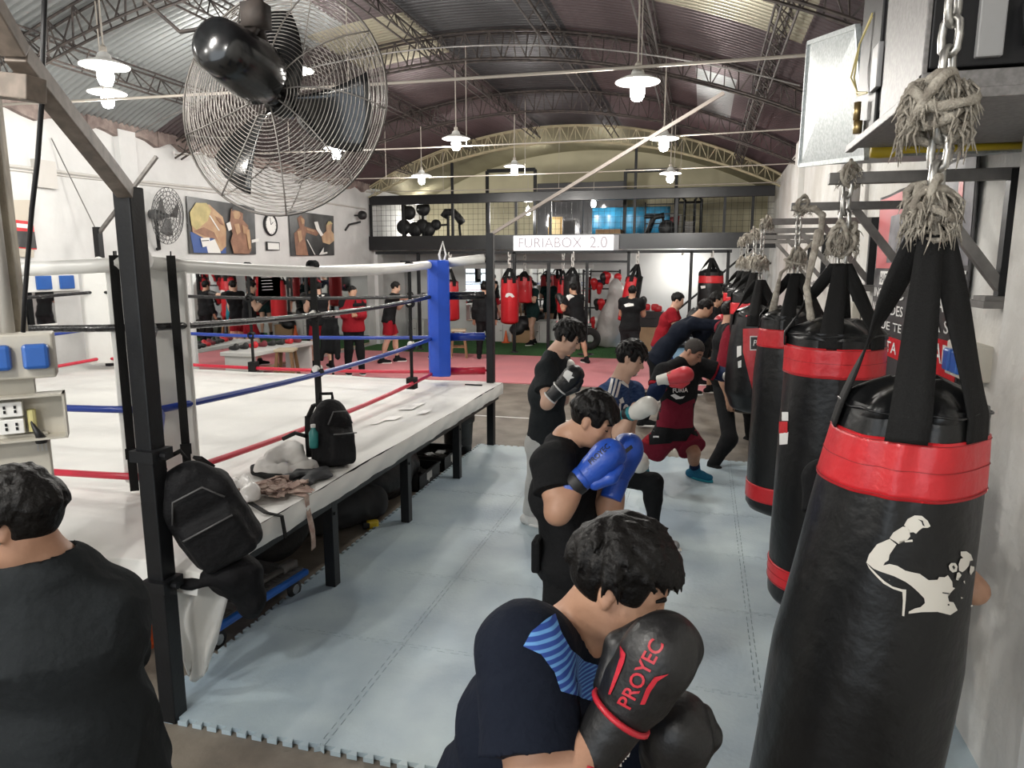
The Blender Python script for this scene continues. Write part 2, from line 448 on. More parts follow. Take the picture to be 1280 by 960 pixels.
# corrugated vault: strips of sheets of different age; cream ones hold painted yellow light
SHEETS = [('bright', (0.40, 0.42, 0.42)), ('old', (0.155, 0.125, 0.13)), ('ridge', (0.085, 0.085, 0.09)), ('clear', (0.46, 0.43, 0.33)), ('cream', (0.42, 0.385, 0.26))]
MS = [mat('corrugated_'+n, c, 0.36, 0.65, col2=tuple(k*0.68 for k in c), vscale=1.3, stretch=(1, 0.25, 1), bump=0.0) for n, c in SHEETS]
def roof():
    me = bpy.data.meshes.new('ceiling'); lam = 0.10; per = 8; nx = 36
    ny = int((YB-YF)/lam*per); ys = np.linspace(YF, YB, ny+1); th = np.linspace(-1, 1, nx+1)
    xs = AC+HALF*th*1.03
    A = 0.030*np.sin(ys*2*PI/lam)
    V = np.zeros((ny+1, nx+1, 3)); V[:, :, 0] = xs[None, :]; V[:, :, 1] = ys[:, None]
    V[:, :, 2] = AZ+np.sqrt((AR+0.05+A[:, None])**2-(xs[None, :]-AC)**2)
    i = np.arange(ny)[:, None]*(nx+1)+np.arange(nx)[None, :]
    Q = np.stack([i, i+nx+1, i+nx+2, i+1], -1).reshape(-1, 4)
    V = V.reshape(-1, 3)
    me.vertices.add(len(V)); me.vertices.foreach_set('co', V.astype(np.float32).ravel())
    me.loops.add(len(Q)*4); me.loops.foreach_set('vertex_index', Q.astype(np.int32).ravel())
    me.polygons.add(len(Q)); me.polygons.foreach_set('loop_start', np.arange(0, len(Q)*4, 4, dtype=np.int32))
    me.update(calc_edges=True)
    for m in MS: me.materials.append(m)
    xc = V[Q].mean(1)[:, 0]; yc = V[Q].mean(1)[:, 1]
    bay = np.floor((yc+0.4)/3.5).astype(int); rib = np.floor((xc-XL)/1.25).astype(int)
    idx = np.where(xc < -4.9, np.where(yc < 9.6, 0, 1), 1)
    idx = np.where((xc > -3.9) & (xc < -2.0), 2, idx)
    idx = np.where((xc > -5.3) & (xc < -4.1) & (yc > 9.2) & (yc < 11.0), 3, idx)
    idx = np.where((xc > -0.7) & (xc < 1.0) & (yc > 5.6) & (yc < 8.6), 3, idx)
    idx = np.where((xc > -0.2) & (xc < 0.4) & (yc > 11.0) & (yc < 14.0), 0, idx)
    idx = np.where(yc > 17.1, 4, idx)
    me.polygons.foreach_set('material_index', idx.astype(np.int32))
    me.polygons.foreach_set('use_smooth', np.ones(len(Q), dtype=bool))
    me.update()
    return struct(link('ceiling', me))
roof()
# ------------------------------------------------------------------ trusses, purlins, tie rods
def lattice(b, top, bot, r=0.012, w=0.0, axis=(0, 1, 0)):
    """two chords (each doubled by w along axis) with zig-zag web"""
    ax = Vector(axis)*w
    for s in ((-1, 1) if w else (0,)):
        b.tube([Vector(p)+ax*s for p in top], r, 5); b.tube([Vector(p)+ax*s for p in bot], r, 5)
    n = len(top)
    for i in range(n-1):
        s = 1 if i % 2 else -1
        b.tube([Vector(top[i])+ax*s, Vector(bot[i+1])-ax*s] if i % 2 == 0 else [Vector(bot[i])+ax*s, Vector(top[i+1])-ax*s], r*0.7, 4, caps=False)
        b.tube([Vector(top[i+1])-ax*s, Vector(bot[i+1])+ax*s], r*0.6, 4, caps=False)
ARCHY = (-0.5, 3.0, 6.6, 10.1, 13.6, 17.0)
for y in ARCHY:
    n = 56; top = []; bot = []
    for i in range(n+1):
        x = XL+0.05+(XR-XL-0.1)*i/n; zt = roof_z(x)-0.03; e = abs(x-AC)/HALF
        top.append((x, y, zt)); bot.append((x, y, zt-0.36+0.12*e**3))
    b = MB(); lattice(b, top, bot, 0.016, 0.07)
    o = struct(b.build('beam_arch_truss', M_cream if y > 16 else M_rust, recalc=False))
    tag(o, 'pale arched lattice truss over the mezzanine' if y > 16 else 'dark arched lattice truss under the corrugated roof')
for x in (-7.2, -5.55, -3.95, -2.1, -0.75, 0.62):
    n = 76; top = []; bot = []
    for i in range(n+1):
        y = -3.0+20.0*i/n; z = roof_z(x)-0.02; top.append((x, y, z)); bot.append((x, y, z-0.24))
    b = MB(); lattice(b, top, bot, 0.013, 0.075, (1, 0, 0))
    o = struct(b.build('beam_purlin', M_rust, recalc=False)); tag(o, 'dark lattice purlin running along under the roof')
def tie(y, z0, z1, sag, r=0.014, m=M_tie, nm='tie_rod'):
    pts = [(XL+(xr(y)-XL)*t, y, z0+(z1-z0)*t-sag*4*t*(1-t)) for t in [i/24 for i in range(25)]]
    b = MB(); b.tube(pts, r, 6)
    return b, pts
for y, z0, z1, sag, lab in ((6.55, 3.90, 3.80, 0.03, 'pale tie rod crossing the hall above the ring'), (10.1, 3.88, 3.84, 0.05, 'tie rod crossing behind the second row of lamps'),
                       (13.6, 3.88, 3.86, 0.04, 'tie rod crossing behind the third row of lamps'), (16.9, 3.95, 3.9, 0.02, 'tie rod crossing just in front of the mezzanine')):
    b, pts = tie(y, z0, z1, sag, .014 if y < 7 else .010)
    for x in (-6.3, -3.4, -0.6):
        t = (x-XL)/(xr(y)-XL); b.tube([(x, y, z0+(z1-z0)*t-sag*4*t*(1-t)), (x, y, roof_z(x)-0.1)], 0.006, 4)
    o = b.build('tie_rod', M_tie, recalc=False); tag(o, lab, 'rod', 'tie rods across the hall')
def arcrod(p0, p1, rise, lab):
    p0 = Vector(p0); p1 = Vector(p1); b = MB()
    b.tube([p0.lerp(p1, i/24)+Vector((0, 0, rise*4*(i/24)*(1-i/24))) for i in range(25)], 0.009, 6)
    tag(b.build('curved_rod', M_grey, recalc=False), lab, 'rod')
arcrod((-7.6, 8.4, 3.9), (0.9, 8.4, 3.98), 0.72, 'thin pale rod arching across under the roof in front of the second truss')
# diagonal pipe along left wall from floor of lamps (conduit) and cable runs
b = MB(); b.tube([(XL+.02, 2.0, 3.22), (XL+.02, 9.0, 3.36), (XL+.02, 13.2, 3.5), (XL+.02, 16.8, 3.52)], 0.022, 6); b.tube([(XL+.02, 2.0, 3.15), (XL+.02, 13.0, 3.42)], 0.012, 5)
b.box(XL, 7.45, 3.1, XL+.08, 7.75, 3.45)
tag(b.build('electrical_conduit', mat('painted_conduit', (0.55, 0.53, 0.5), 0.6), recalc=False), 'painted conduit and junction box running along the upper left wall', 'conduit')
# ragged plaster ledge at the roof line of the left wall
b = MB(); n = 90
P0 = []
for i in range(n+1):
    y = 0.0+17.0*i/n; P0.append((y, 3.96+0.05*math.sin(i*1.7)+0.04*random.random()))
for i in range(n):
    (ya, za), (yb, zb) = P0[i], P0[i+1]
    b.prism([(XL-.02, ya, za), (XL-.02, yb, zb), (XL-.02, yb, 4.16), (XL-.02, ya, 4.16)], (0, 0, 0), (0.10+0.03*random.random(), 0, 0))
struct(b.build('trim_1', mat('broken_plaster', (0.33, 0.27, 0.24), 0.95, col2=(0.16, 0.12, 0.11), vscale=5, bump=0.8, bscale=30)))
# ================================================================== floor coverings
def jig(n, amp, pitch_n):
    """dovetail line over 0..1 -> list of (t, offset)"""
    out = [(0, 0)]; w = 1/(2*pitch_n)
    for k in range(pitch_n):
        a = (k+0.25)/pitch_n; c = (k+0.75)/pitch_n; e = 0.1/pitch_n
        out += [(a+e*0.6, -amp), (a-e*0.9, amp), (c+e*0.9, amp), (c-e*0.6, -amp)]
    out.append((1, 0)); return out
TX = [-2.47+0.94*i for i in range(5)]; TX[4] = 1.27; TY = [2.46+0.875*i for i in range(7)]
JP = jig(0, 0.013, 12); GAP = 0.0015
def tile(i, j):
    x0, x1, y0, y1 = TX[i], TX[i+1], TY[j], TY[j+1]; pts = []
    for t, o in JP: pts.append((x0+(x1-x0)*t, y0+o+GAP))
    for t, o in JP[1:-1]: pts.append((x1+o-GAP, y0+(y1-y0)*t))
    for t, o in reversed(JP): pts.append((x0+(x1-x0)*t, y1+o-GAP))
    for t, o in reversed(JP[1:-1]): pts.append((x0+o+GAP, y0+(y1-y0)*t))
    b = MB(); b.prism([(x, y, 0.002) for x, y in pts], (0, 0, 0), (0, 0, 0.022))
    o = b.build('foam_tile', M_bluemat); return o
ordn = ['first', 'second', 'third', 'fourth', 'fifth', 'sixth']
for i in range(4):
    for j in range(6):
        o = tile(i, j)
        tag(o, 'pale blue jigsaw foam floor tile, %s row from the front, %s from the ring side' % (ordn[j], ordn[i]), 'floor mat', 'blue foam floor tiles')
b = MB(); b.box(XL+.02, 12.1, 0, xr(13)-.02, 15.9, 0.022); tag(b.build('pink_floor_mat', M_pink, bevel=0.004), 'wide pink foam mat covering the floor in front of the green turf', 'floor mat')
M_turf = mat('green_turf', (0.045, 0.17, 0.035), 0.95, col2=(0.02, 0.09, 0.018), vscale=30, bump=0.8, bscale=200)
b = MB(); b.box(XL+.02, 15.91, 0, -2.3, 19.3, 0.025); b.prism([(-2.3, 15.91, 0), (-1.75, 15.91, 0), (-2.3, 19.3, 0)], (0, 0, 0), (0, 0, 0.025)); tag(b.build('turf_strip', M_turf), 'strip of green artificial turf beyond the pink mat', 'turf', kind='stuff')
b = MB(); b.prism([(-1.74, 15.91, 0), (xr(16)-.05, 15.91, 0), (xr(19)-.05, 19.25, 0), (-2.28, 19.25, 0)], (0, 0, 0), (0, 0, 0.022)); tag(b.build('blue_floor_mat', mat('far_blue_foam', (0.22, 0.42, 0.62), 0.7, var=0.15, vscale=2)), 'light blue foam mat beside the green turf at the far end', 'floor mat')
# thin white painted line on the dark floor
b = MB(); b.box(-8.2, 9.30, 0.001, -1.2, 9.34, 0.004); tag(b.build('floor_line', M_text_w), 'thin white tape line on the dark concrete between blue and pink mats', 'tape')
# ================================================================== lamps
def lamp(p, label, r=0.2, bare=False, power=60):
    x, y, z = p; t = thing('pendant_lamp', label, 'lamp', (x, y, z), 0, 'pendant lamps under the roof')
    if not bare:
        b = MB(); b.lathe([(0.03, 0.13), (0.05, 0.115), (0.065, 0.075), (r*0.62, 0.055), (r, 0.02), (r*0.99, 0.012), (r*0.6, 0.042), (0.05, 0.06), (0.03, 0.06)], n=24, cap=False); b.build('lamp_shade', M_shade, t, True)
    b = MB(); b.lathe([(0.001, -0.15), (0.045, -0.138), (0.062, -0.10), (0.066, -0.05), (0.055, 0.0), (0.035, 0.04), (0.03, 0.07)], n=16); b.build('bulb', M_bulb, t, True)
    b = MB(); b.tube([(0, 0, 0.12), (0, 0, max(0.3, min(roof_z(x)-z-0.15, 0.95)))], 0.008, 5); b.lathe([(0.028, 0.1), (0.028, 0.17), (0.01, 0.19)], n=10); b.build('cord', M_tie, t)
    ld = bpy.data.lights.new('lamp_light', 'POINT'); ld.energy = power; ld.color = (1.0, 0.965, 0.91); ld.shadow_soft_size = 0.09
    lo = bpy.data.objects.new('lamp_light', ld); COL.objects.link(lo); lo.parent = t; lo.location = (0, 0, -0.22)
    return t
LAMPS = [((131, 85), 5.3, 'white enamel pendant lamp high at the left, nearer of the close pair'), ((134, 118), 6.8, 'white enamel pendant lamp at the left, farther and lower of the close pair'),
         ((368, 90), 6.8, 'pendant lamp shining through the big fan cage'), ((797, 105), 6.7, 'large white pendant lamp hanging over the middle of the blue mat'),
         ((420, 187), 10.0, 'pendant lamp between the big fan and the mezzanine'), ((570, 175), 10.0, 'pendant lamp in front of the pale arch near its left half'),
         ((830, 175), 10.0, 'pendant lamp in front of the pale arch right of its crown'), ((527, 221), 13.4, 'small far pendant lamp at the left foot of the pale arch'),
         ((643, 209), 13.4, 'far pendant lamp below the crown of the pale arch'), ((838, 218), 13.4, 'far pendant lamp in front of the mezzanine, rightmost of its row')]
LP = 57
for (px, py), y, lab in LAMPS: lamp(aty(px, py, y), lab, power=LP)
for p, lab in (((-5.3, 1.6, 3.8), 'a'), ((-3.0, -0.8, 3.85), 'b'), ((-2.2, 0.2, 3.8), 'c'), ((-0.8, -2.6, 3.8), 'd'), ((-5.6, -2.4, 3.8), 'e')):
    lamp(p, 'added unseen pendant lamp out of the picture, lighting the near part of the hall', power=LP*1.5)  # unseen lamps added to brighten the near area
for (px, py), y, lab, pw in (((853, 324), 18.6, 'bare bulb hanging under the mezzanine beside the white wall', 25), ((660, 262), 18.8, 'bare bulb standing in for a lamp reflection on the mezzanine, left of the pinboard', 30), ((742, 252), 19.2, 'bare bulb standing in for a lamp reflection on the mezzanine, above the cardboard box', 30), ((525, 280), 19.4, 'bare bulb behind the weights on the mezzanine', 30)):  # bulbs by the pinboard and box replace lamp reflections in the glass
    lamp(aty(px, py, y), lab, bare=True, power=pw)
# ================================================================== daylight
w = bpy.data.worlds.new('world'); SC.world = w; w.use_nodes = True
w.node_tree.nodes['Background'].inputs['Color'].default_value = (0.85, 0.93, 1.0, 1); w.node_tree.nodes['Background'].inputs['Strength'].default_value = 1.6
SC.view_settings.view_transform = 'Standard'; SC.view_settings.look = 'None'; SC.view_settings.gamma = 1; SC.view_settings.exposure = 0.55
SC.view_settings.use_curve_mapping = False
# ================================================================== boxing ring
ring = thing('boxing_ring', 'raised white boxing ring with black posts and white, black, blue and red ropes', 'boxing ring', (-5.2, 5.2, 0))
RO = Vector(ring.location)
def rl(p): return Vector(p)-RO
RX0, RX1, RY0, RY1, RZ = -8.22, -2.2, 2.88, 7.75, 0.76
def canvas_fn(u, v):
    x = RX0+(RX1-RX0)*u
    prof = [(RY1+.02, 0.63), (RY1+.01, 0.70), (RY1, RZ), (6.5, RZ), (5.2, RZ), (4.0, RZ), (3.2, RZ), (RY0, RZ), (2.80, 0.745), (2.70, 0.725), (2.615, 0.695), (2.60, 0.655), (2.585, 0.60)]
    k = v*(len(prof)-1); i = min(int(k), len(prof)-2); f = k-i
    y = prof[i][0]+(prof[i+1][0]-prof[i][0])*f; z = prof[i][1]+(prof[i+1][1]-prof[i][1])*f
    w = 0.004*math.sin(x*3.1+y*2.0)+0.003*math.sin(x*7.3-y*4.7)
    if y < RY0: w += 0.012*math.sin(x*5.0+2*math.sin(x*2.1))*(RY0-y)/0.3; y += 0.02*math.sin(x*6.2)*(RY0-y)/0.3
    return rl((x, y, z+w))
b = MB(); b.grid(canvas_fn, 120, 97)
def skirt_fn(u, v):
    y = RY0-0.05+(RY1-RY0+0.05)*u; d = v
    return rl((RX1+0.012*math.sin(d*3)+0.004*math.sin(y*14+d*5)+0.003*math.sin(y*31), y, RZ-0.005-0.125*d+0.004*math.sin(y*9)*d))
b.grid(skirt_fn, 140, 8)
canv = b.build('canvas', M_canvas, ring, True)
# loose corner of the cover hanging by the near post
def flap(u, v):
    top = Vector((-2.42+0.26*u, 2.62+0.22*u, 0.70)); z = 0.70-v*(0.62-0.12*abs(u-0.4))
    sway = 0.03*math.sin(u*7+v*3)+0.02*math.sin(v*9+u*2); w = 1-0.70*v
    x = -2.33+(top.x+2.33)*w+0.01*v; y = 2.70+(top.y-2.70)*w-0.03*v
    return rl((x+sway*0.4, y-abs(sway)*0.8, z))
b = MB(); b.grid(flap, 18, 26); o = b.build('loose_cover', M_wpad, ring, True)
sm = o.modifiers.new('thick', 'SOLIDIFY'); sm.thickness = 0.006
# steel frame under the cover and legs
b = MB()
b.bar(rl((RX1-.07, RY0-.1, .60)), rl((RX1-.07, RY1-.02, .60)), .06); b.bar(rl((RX0+.1, RY1-.08, .60)), rl((RX1-.07, RY1-.08, .60)), .06)
b.bar(rl((RX0+.1, RY0-.05, .60)), rl((RX1-.07, RY0-.05, .60)), .06)
for y in (3.9, 5.12, 6.37): b.bar(rl((RX0+.1, y, .60)), rl((RX1-.07, y, .60)), .06)
b.build('frame', M_black, ring)
for (x, y) in ((-2.275, 3.91), (-2.275, 5.12), (-2.275, 6.37), (-4.6, 7.6), (-6.5, 7.6), (-4.6, 2.95), (-6.5, 2.95)):
    b = MB(); b.box(x-.036-RO.x, y-.036-RO.y, 0, x+.036-RO.x, y+.036-RO.y, .63); b.box(x-.1-RO.x, y-.05-RO.y, 0, x+.05-RO.x, y+.05-RO.y, .008)
    b.lathe([(0.001, 0), (.012, 0), (.012, .012), (.001, .012)], (x+.036-RO.x, y-.01-RO.y, .52), 8, Matrix.Rotation(PI/2, 3, 'Y'))
    b.build('leg', M_black, ring, bevel=0.004)
CORN = [(-2.315, 2.49, 2.42), (-2.33, 7.72, 2.46), (-7.72, 7.72, 2.60), (-8.15, 2.50, 2.42)]
RC = [(-2.93, 3.22), (-2.90, 7.46), (-7.56, 7.46), (-7.95, 3.22)]
for i, (x, y, z) in enumerate(CORN):
    b = MB(); hw = 0.042
    b.box(x-hw-RO.x, y-hw-RO.y, 0, x+hw-RO.x, y+hw-RO.y, z); p = b.build('corner_post', M_black, ring, bevel=0.006)
    for zz in ((0.62,) if i else (0.66, 1.26)):
        b = MB(); b.box(x-hw-.008-RO.x, y-hw-.03-RO.y, zz, x+hw+.03-RO.x, y+hw+.008-RO.y, zz+.05)
        b.lathe([(0.001, -.01), (.016, -.01), (.016, .03), (.001, .03)], (x+hw+.03-RO.x, y-.02-RO.y, zz+.025), 8, Matrix.Rotation(PI/2, 3, 'Y'))
        b.build('clamp', M_black, p)
# corner pads
for i, (x, y) in enumerate(RC):
    m = M_bpad if i == 1 else M_wpad; cx, cy = CORN[i][0], CORN[i][1]
    d = Vector((cx-x, cy-y, 0)).normalized(); s = Vector((-d.y, d.x, 0)); z0, z1 = (0.84, 2.13) if i != 1 else (0.87, 2.16)
    b = MB(); w = 0.20 if i else 0.205
    x0_, y0_ = x, y
    if i == 0: x, y = x-d.x*.34, y-d.y*.34
    base = [Vector((x, y, 0))+s*w+d*0.02, Vector((x, y, 0))+s*w+d*0.15, Vector((x, y, 0))-s*w+d*0.15, Vector((x, y, 0))-s*w+d*0.02, Vector((x, y, 0))-s*w*0.7-d*0.08, Vector((x, y, 0))+s*w*0.7-d*0.08]
    b.prism([rl((q.x, q.y, z0)) for q in base], (0, 0, z0), (0, 0, z1))
    pad = b.build('corner_pad', m, ring, bevel=0.02); pad['label'] = 'blue corner pad' if i == 1 else 'white corner pad'
    x, y = x0_, y0_
    if i == 0:
        for k in (-0.62, 0.55):
            b = MB(); q = Vector((x, y, 0))+s*.24*k+d*(.045-abs(.24*k)*.95); pts = [(q.x-d.x*.2, q.y-d.y*.2, z1+.03), (q.x, q.y, z1+.025), (q.x+d.x*.02, q.y+d.y*.02, z1-.05)]+[(q.x+d.x*.03, q.y+d.y*.03, z1-.05-.125*j) for j in range(1, 11 if k < 0 else 10)]
            for a2, b2 in zip(pts, pts[1:]): b.bar(rl(a2), rl(b2), 0.046, 0.006, upv=d)
            b.cbox(rl((q.x+d.x*.035, q.y+d.y*.035, 1.05)), (0.03, 0.008, 0.03), Matrix.Rotation(math.atan2(s.y, s.x), 3, 'Z'))
            b.build('strap', M_strap, pad)
# ropes: each rope runs round all four corners
RZS = [('white', 2.115, 0.041, M_wpad), ('black', 1.765, 0.021, M_rblk), ('blue', 1.30, 0.021, M_rblue), ('red', 0.905, 0.021, M_rred)]
for nm, z, r, m in RZS:
    b = MB(); pts = []
    for i in range(4):
        a = Vector((*RC[i], z)); c = Vector((*RC[(i+1) % 4], z))
        for k in range(14):
            t = k/14; p = a.lerp(c, t); p.z -= 0.05*4*t*(1-t)*(1.0 if nm != 'white' else 1.3); pts.append(rl(p))
    b.tube(pts, r, 10, closed=True); rp = b.build('rope', m, ring, True); rp['label'] = nm+' rope'
    # padded ends joining the ropes to the posts
    for i in range(4):
        b = MB(); a = Vector((*RC[i], z)); c = Vector((CORN[i][0], CORN[i][1], z+0.07 if nm == 'white' else z)); d = (c-a).normalized()
        b.tube([rl(a+d*0.16), rl(c-d*0.07)], 0.052 if nm == 'white' else 0.046, 10)
        b.tube([rl(a), rl(c)], 0.014, 6)
        b.build('rope_end_cover', m, rp, True)
for z in (1.765, 1.33):   # white tape wraps and a knot where the straps cross the ropes
    for (x, y) in ((-2.94, 4.96), (-2.93, 6.82)):
        b = MB(); b.lathe([(0.026, -.04), (0.032, -.02), (0.026, 0), (0.032, .02), (0.025, .045)], rl((x, y, z-.04)), 10, Matrix.Rotation(PI/2, 3, 'X')); b.build('tape_wrap', M_tape, ring)
b = MB(); b.tube([rl((-2.82, 7.5, 2.1)), rl((-2.78, 7.5, 2.22)), rl((-2.82, 7.52, 2.36)), rl((-2.86, 7.5, 2.22)), rl((-2.83, 7.5, 2.08))], 0.012, 6); b.build('rope_loop', M_tape, ring)
# rope spacer straps
for (x, y) in ((-2.94, 4.96), (-2.93, 6.82), (-5.3, 7.46), (-6.9, 7.46), (-7.7, 5.2)):
    b = MB(); zs = [2.11, 1.72, 1.27, 0.865]
    dx = 0.05 if y < 6 and x > -5 else 0.03
    for k in range(3): b.bar(rl((x, y, zs[k]+.03)), rl((x, y, zs[k+1]-.03)), dx, 0.018)
    for zz in zs: b.lathe([(0.028, -.03), (0.044, -.03), (0.044, .03), (0.028, .03)], rl((x, y, zz-.01)), 10, Matrix.Rotation(PI/2, 3, 'X'), cap=False)
    b.box(x-.045-RO.x, y-.05-RO.y, zs[3]-.05, x+.045-RO.x, y+.05-RO.y, zs[3]+.07)
    b.build('spacer_strap', M_strap, ring)
# struts bracing the posts
e1 = aty(20, 65, 1.75); e2 = aty(0, 5, 1.62)
b = MB(); b.bar(rl((-2.30, 2.46, 2.40)), rl(e1), 0.062, 0.062); b.bar(rl(e1), rl(e2+Vector((-.05, -.03, .06))), 0.07, 0.05); b.bar(rl(aty(46, 112, 1.75)), rl(aty(-60, 100, 1.75)), 0.07, 0.07); b.build('brace', mat('brown_painted_tube', (0.27, 0.22, 0.18), 0.55, var=0.4, vscale=20), ring, bevel=0.004)
b = MB(); q = aty(905, 116, 7.72); b.bar(rl((-2.33, 7.72, 2.44)), rl(q), 0.034); b.build('brace', mat('pale_tube', (0.30, 0.26, 0.23), 0.55), ring)
b = MB(); b.bar(rl((-7.72, 7.72, 2.5)), rl((-6.7, 7.72, 3.45)), 0.04); b.tube([rl((-7.72, 7.72, 2.52)), rl((-8.35, 7.75, 3.75))], 0.008, 5); b.build('brace', M_grey, ring)
# print patches rubbed into the apron
for k, (px, py, w, h) in enumerate(((470, 529, 9, 2), (487, 524, 20, 4), (508, 511, 20, 4), (519, 507, 14, 2), (528, 516, 12, 3))):
    c = flo(px, py, RZ+.008); a = w*c.y/880*0.9
    b = MB(); b.prism([rl((c.x-a/2, c.y-.06, c.z)), rl((c.x+a/2, c.y-.02, c.z)), rl((c.x+a/2, c.y+.16, c.z)), rl((c.x-a/2, c.y+.1, c.z))], (0, 0, 0), (0, 0, .0015))
    b.build('apron_print', mat('worn_print', (0.87, 0.86, 0.83), 0.5), canv)
b = MB(); c = flo(592, 481, RZ+.01); b.cbox(rl(c), (.10, .012, .006)); b.build('apron_strip', M_black, canv)
# ================================================================== electrical pillar at the left edge
M_pill = mat('weathered_pillar', (0.46, 0.41, 0.32), 0.9, col2=(0.27, 0.24, 0.19), vscale=6, bump=0.4, bscale=30)
M_box = mat('old_plastic', (0.55, 0.52, 0.45), 0.55, var=0.12, vscale=10)
M_bsock = mat('blue_socket', (0.02, 0.11, 0.42), 0.3, coat=0.4)
PP = aty(8, 400, 2.2); PRZ = math.radians(44)
pil = thing('electrical_pillar', 'weathered pillar at the left edge carrying socket boxes', 'pillar', (PP.x, PP.y, 0), PRZ)
b = MB(); b.box(-.30, .03, 0, .045, .25, 2.95); b.build('column', M_pill, pil, bevel=0.01)
b = MB(); b.tube([(.0, 0.0, 1.8), (-.005, 0.0, 2.95)], 0.026, 10); b.tube([(-.065, 0.0, 1.8), (-.07, 0.0, 2.95)], 0.02, 10); b.build('pipe', mat('pipe_grey', (0.5, 0.48, 0.44), 0.5), pil, True)
b = MB(); b.box(-.12, -.03, 1.0, .10, .03, 1.42); b.build('trunking', M_box, pil, bevel=.006); b = MB(); b.box(-.12, -.03, 1.58, .07, .03, 1.67); b.build('trunking', M_box, pil)
b = MB(); b.box(-.20, -.10, 1.655, .155, .03, 1.835); sb = b.build('socket_box', M_box, pil, bevel=0.008); sb['label'] = 'closed socket box with blue lids'
for x in (-.03, .095):
    b = MB(); b.cbox((x, -.115, 1.745), (.045, .02, .05)); b.build('socket_lid', M_bsock, sb, bevel=0.014)
b = MB(); x0, x1, z0, z1 = -.20, .172, 1.40, 1.585
b.box(x0, .0, z0, x1, .01, z1)
for q in ((x0, z0, x1, z0+.008), (x0, z1-.008, x1, z1), (x0, z0, x0+.008, z1), (x1-.008, z0, x1, z1)): b.box(q[0], -.09, q[1], q[2], .01, q[3])
ob = b.build('open_box', M_box, pil); ob['label'] = 'open box with white sockets inside'
for z in (1.43, 1.50):
    b = MB(); b.box(-.06, -.06, z, .025, -.01, z+.06); o = b.build('socket', M_shade, ob, bevel=0.004)
    b = MB(); [b.cbox((-.035+.035*k, -.061, z+.03+dz), (.004, .003, .006)) for k in (0, 1) for dz in (-.008, .01)]; b.build('socket_hole', M_black, o)
b = MB(); b.lathe([(.016, 0), (.016, .09)], (.05, -.03, 1.43), 10); b.build('fuse', mat('fuse_yellow', (0.6, 0.55, 0.25), 0.5), ob)
pl = thing('power_plug', 'black power plug hanging loose below the open socket box', 'plug', tuple(aty(47, 548, 2.2)), PRZ)
b = MB(); b.tube([(-.02, .03, .10), (-.015, .02, .06), (0, -.0, .03), (.012, -.002, 0)], [.006, .006, .012, .017], 8); b.lathe([(.02, 0), (.024, .02), (.014, .03)], (.012, -.002, -.02), 10); b.build('plug_body', M_dark, pl, True)
b = MB(); [b.cbox((.012+dx, -.002, -.035), (.003, .003, .018)) for dx in (-.014, 0, .014)]; b.build('prong', M_alu, pl)
b = MB(); pts = []
for px, py, y in ((56, -20, 1.9), (54, 60, 1.9), (52, 130, 1.9), (47, 200, 1.92), (40, 260, 1.95), (35, 320, 2.0), (31, 370, 2.02), (29, 415, 2.03)): pts.append(aty(px, py, y))
b.tube(pts, 0.008, 8); tag(b.build('hanging_cable', M_dark, None, True), 'black cable hanging down past the socket pillar at the left edge', 'cable')
# ================================================================== things on and under the ring
def backpack(name, label, base, hgt, wid, dep, R, lab_parts=True, lean=0.0):
    t = thing(name, label, 'backpack', base)
    def T(p): return R @ Vector(p)
    P = [rbox(T((0, 0, hgt*.40)), (wid*.5, dep*.42, hgt*.40), R, 0.06), ell(T((0, 0.0, hgt*.74)), (wid*.44, dep*.40, hgt*.27), R), rbox(T((0, -dep*.5, hgt*.27)), (wid*.4, dep*.16, hgt*.25), R, 0.04)]
    sdf_obj('pack_body', P, mat('black_nylon', (0.0085, 0.0085, 0.0095), 0.7, bump=0.3, bscale=40, spec=.2), t, vox=0.011, k=0.04, wr=(0.008, 28, int(hgt*100)))
    b = MB(); b.tube([T((-.05, dep*.2, hgt*.98)), T((-.05, dep*.22, hgt*1.07)), T((.05, dep*.22, hgt*1.07)), T((.05, dep*.2, hgt*.98))], 0.011, 8); b.build('handle', M_strap, t, True)
    for s in (-1, 1):
        pts = [T((s*wid*.25, dep*.40, hgt*.92)), T((s*wid*.3, dep*.62, hgt*.75)), T((s*wid*.32, dep*.62, hgt*.45)), T((s*wid*.4, dep*.45, hgt*.15))]
        b = MB(); [b.bar(p, q, .05, .014) for p, q in zip(pts, pts[1:])]; b.build('shoulder_strap', M_strap, t)
    b = MB()
    b.tube([T((-wid*.36, -dep*.46, hgt*.62)), T((-wid*.2, -dep*.47, hgt*.80)), T((wid*.2, -dep*.47, hgt*.80)), T((wid*.36, -dep*.46, hgt*.62))], 0.005, 5)
    b.tube([T((-wid*.34, -dep*.68, hgt*.48)), T((wid*.34, -dep*.68, hgt*.48))], 0.005, 5); b.build('zip', mat('zip_grey', (0.10, 0.10, 0.10), 0.4), t, True)
    return t
R1 = Matrix.Rotation(math.radians(35), 3, 'Z') @ Matrix.Rotation(math.radians(-25), 3, 'Y') @ Matrix.Rotation(math.radians(10), 3, 'X')
backpack('backpack', 'large black backpack slumped on the ring edge beside the near corner post', (-2.13, 2.76, 0.735), 0.53, 0.34, 0.22, R1)
R2 = Matrix.Rotation(math.radians(62), 3, 'Z') @ Matrix.Rotation(math.radians(6), 3, 'Y') @ Matrix.Rotation(math.radians(-9), 3, 'X')
bp = backpack('backpack', 'black backpack standing on the white apron with a bottle in its side pocket', (-2.36, 4.12, 0.765), 0.46, 0.26, 0.24, R2)
bt = thing('water_bottle', 'small teal capped bottle in the side pocket of the standing backpack', 'bottle', tuple(Vector((-2.36, 4.12, 0.765))+R2 @ Vector((-.155, -.03, .14))))
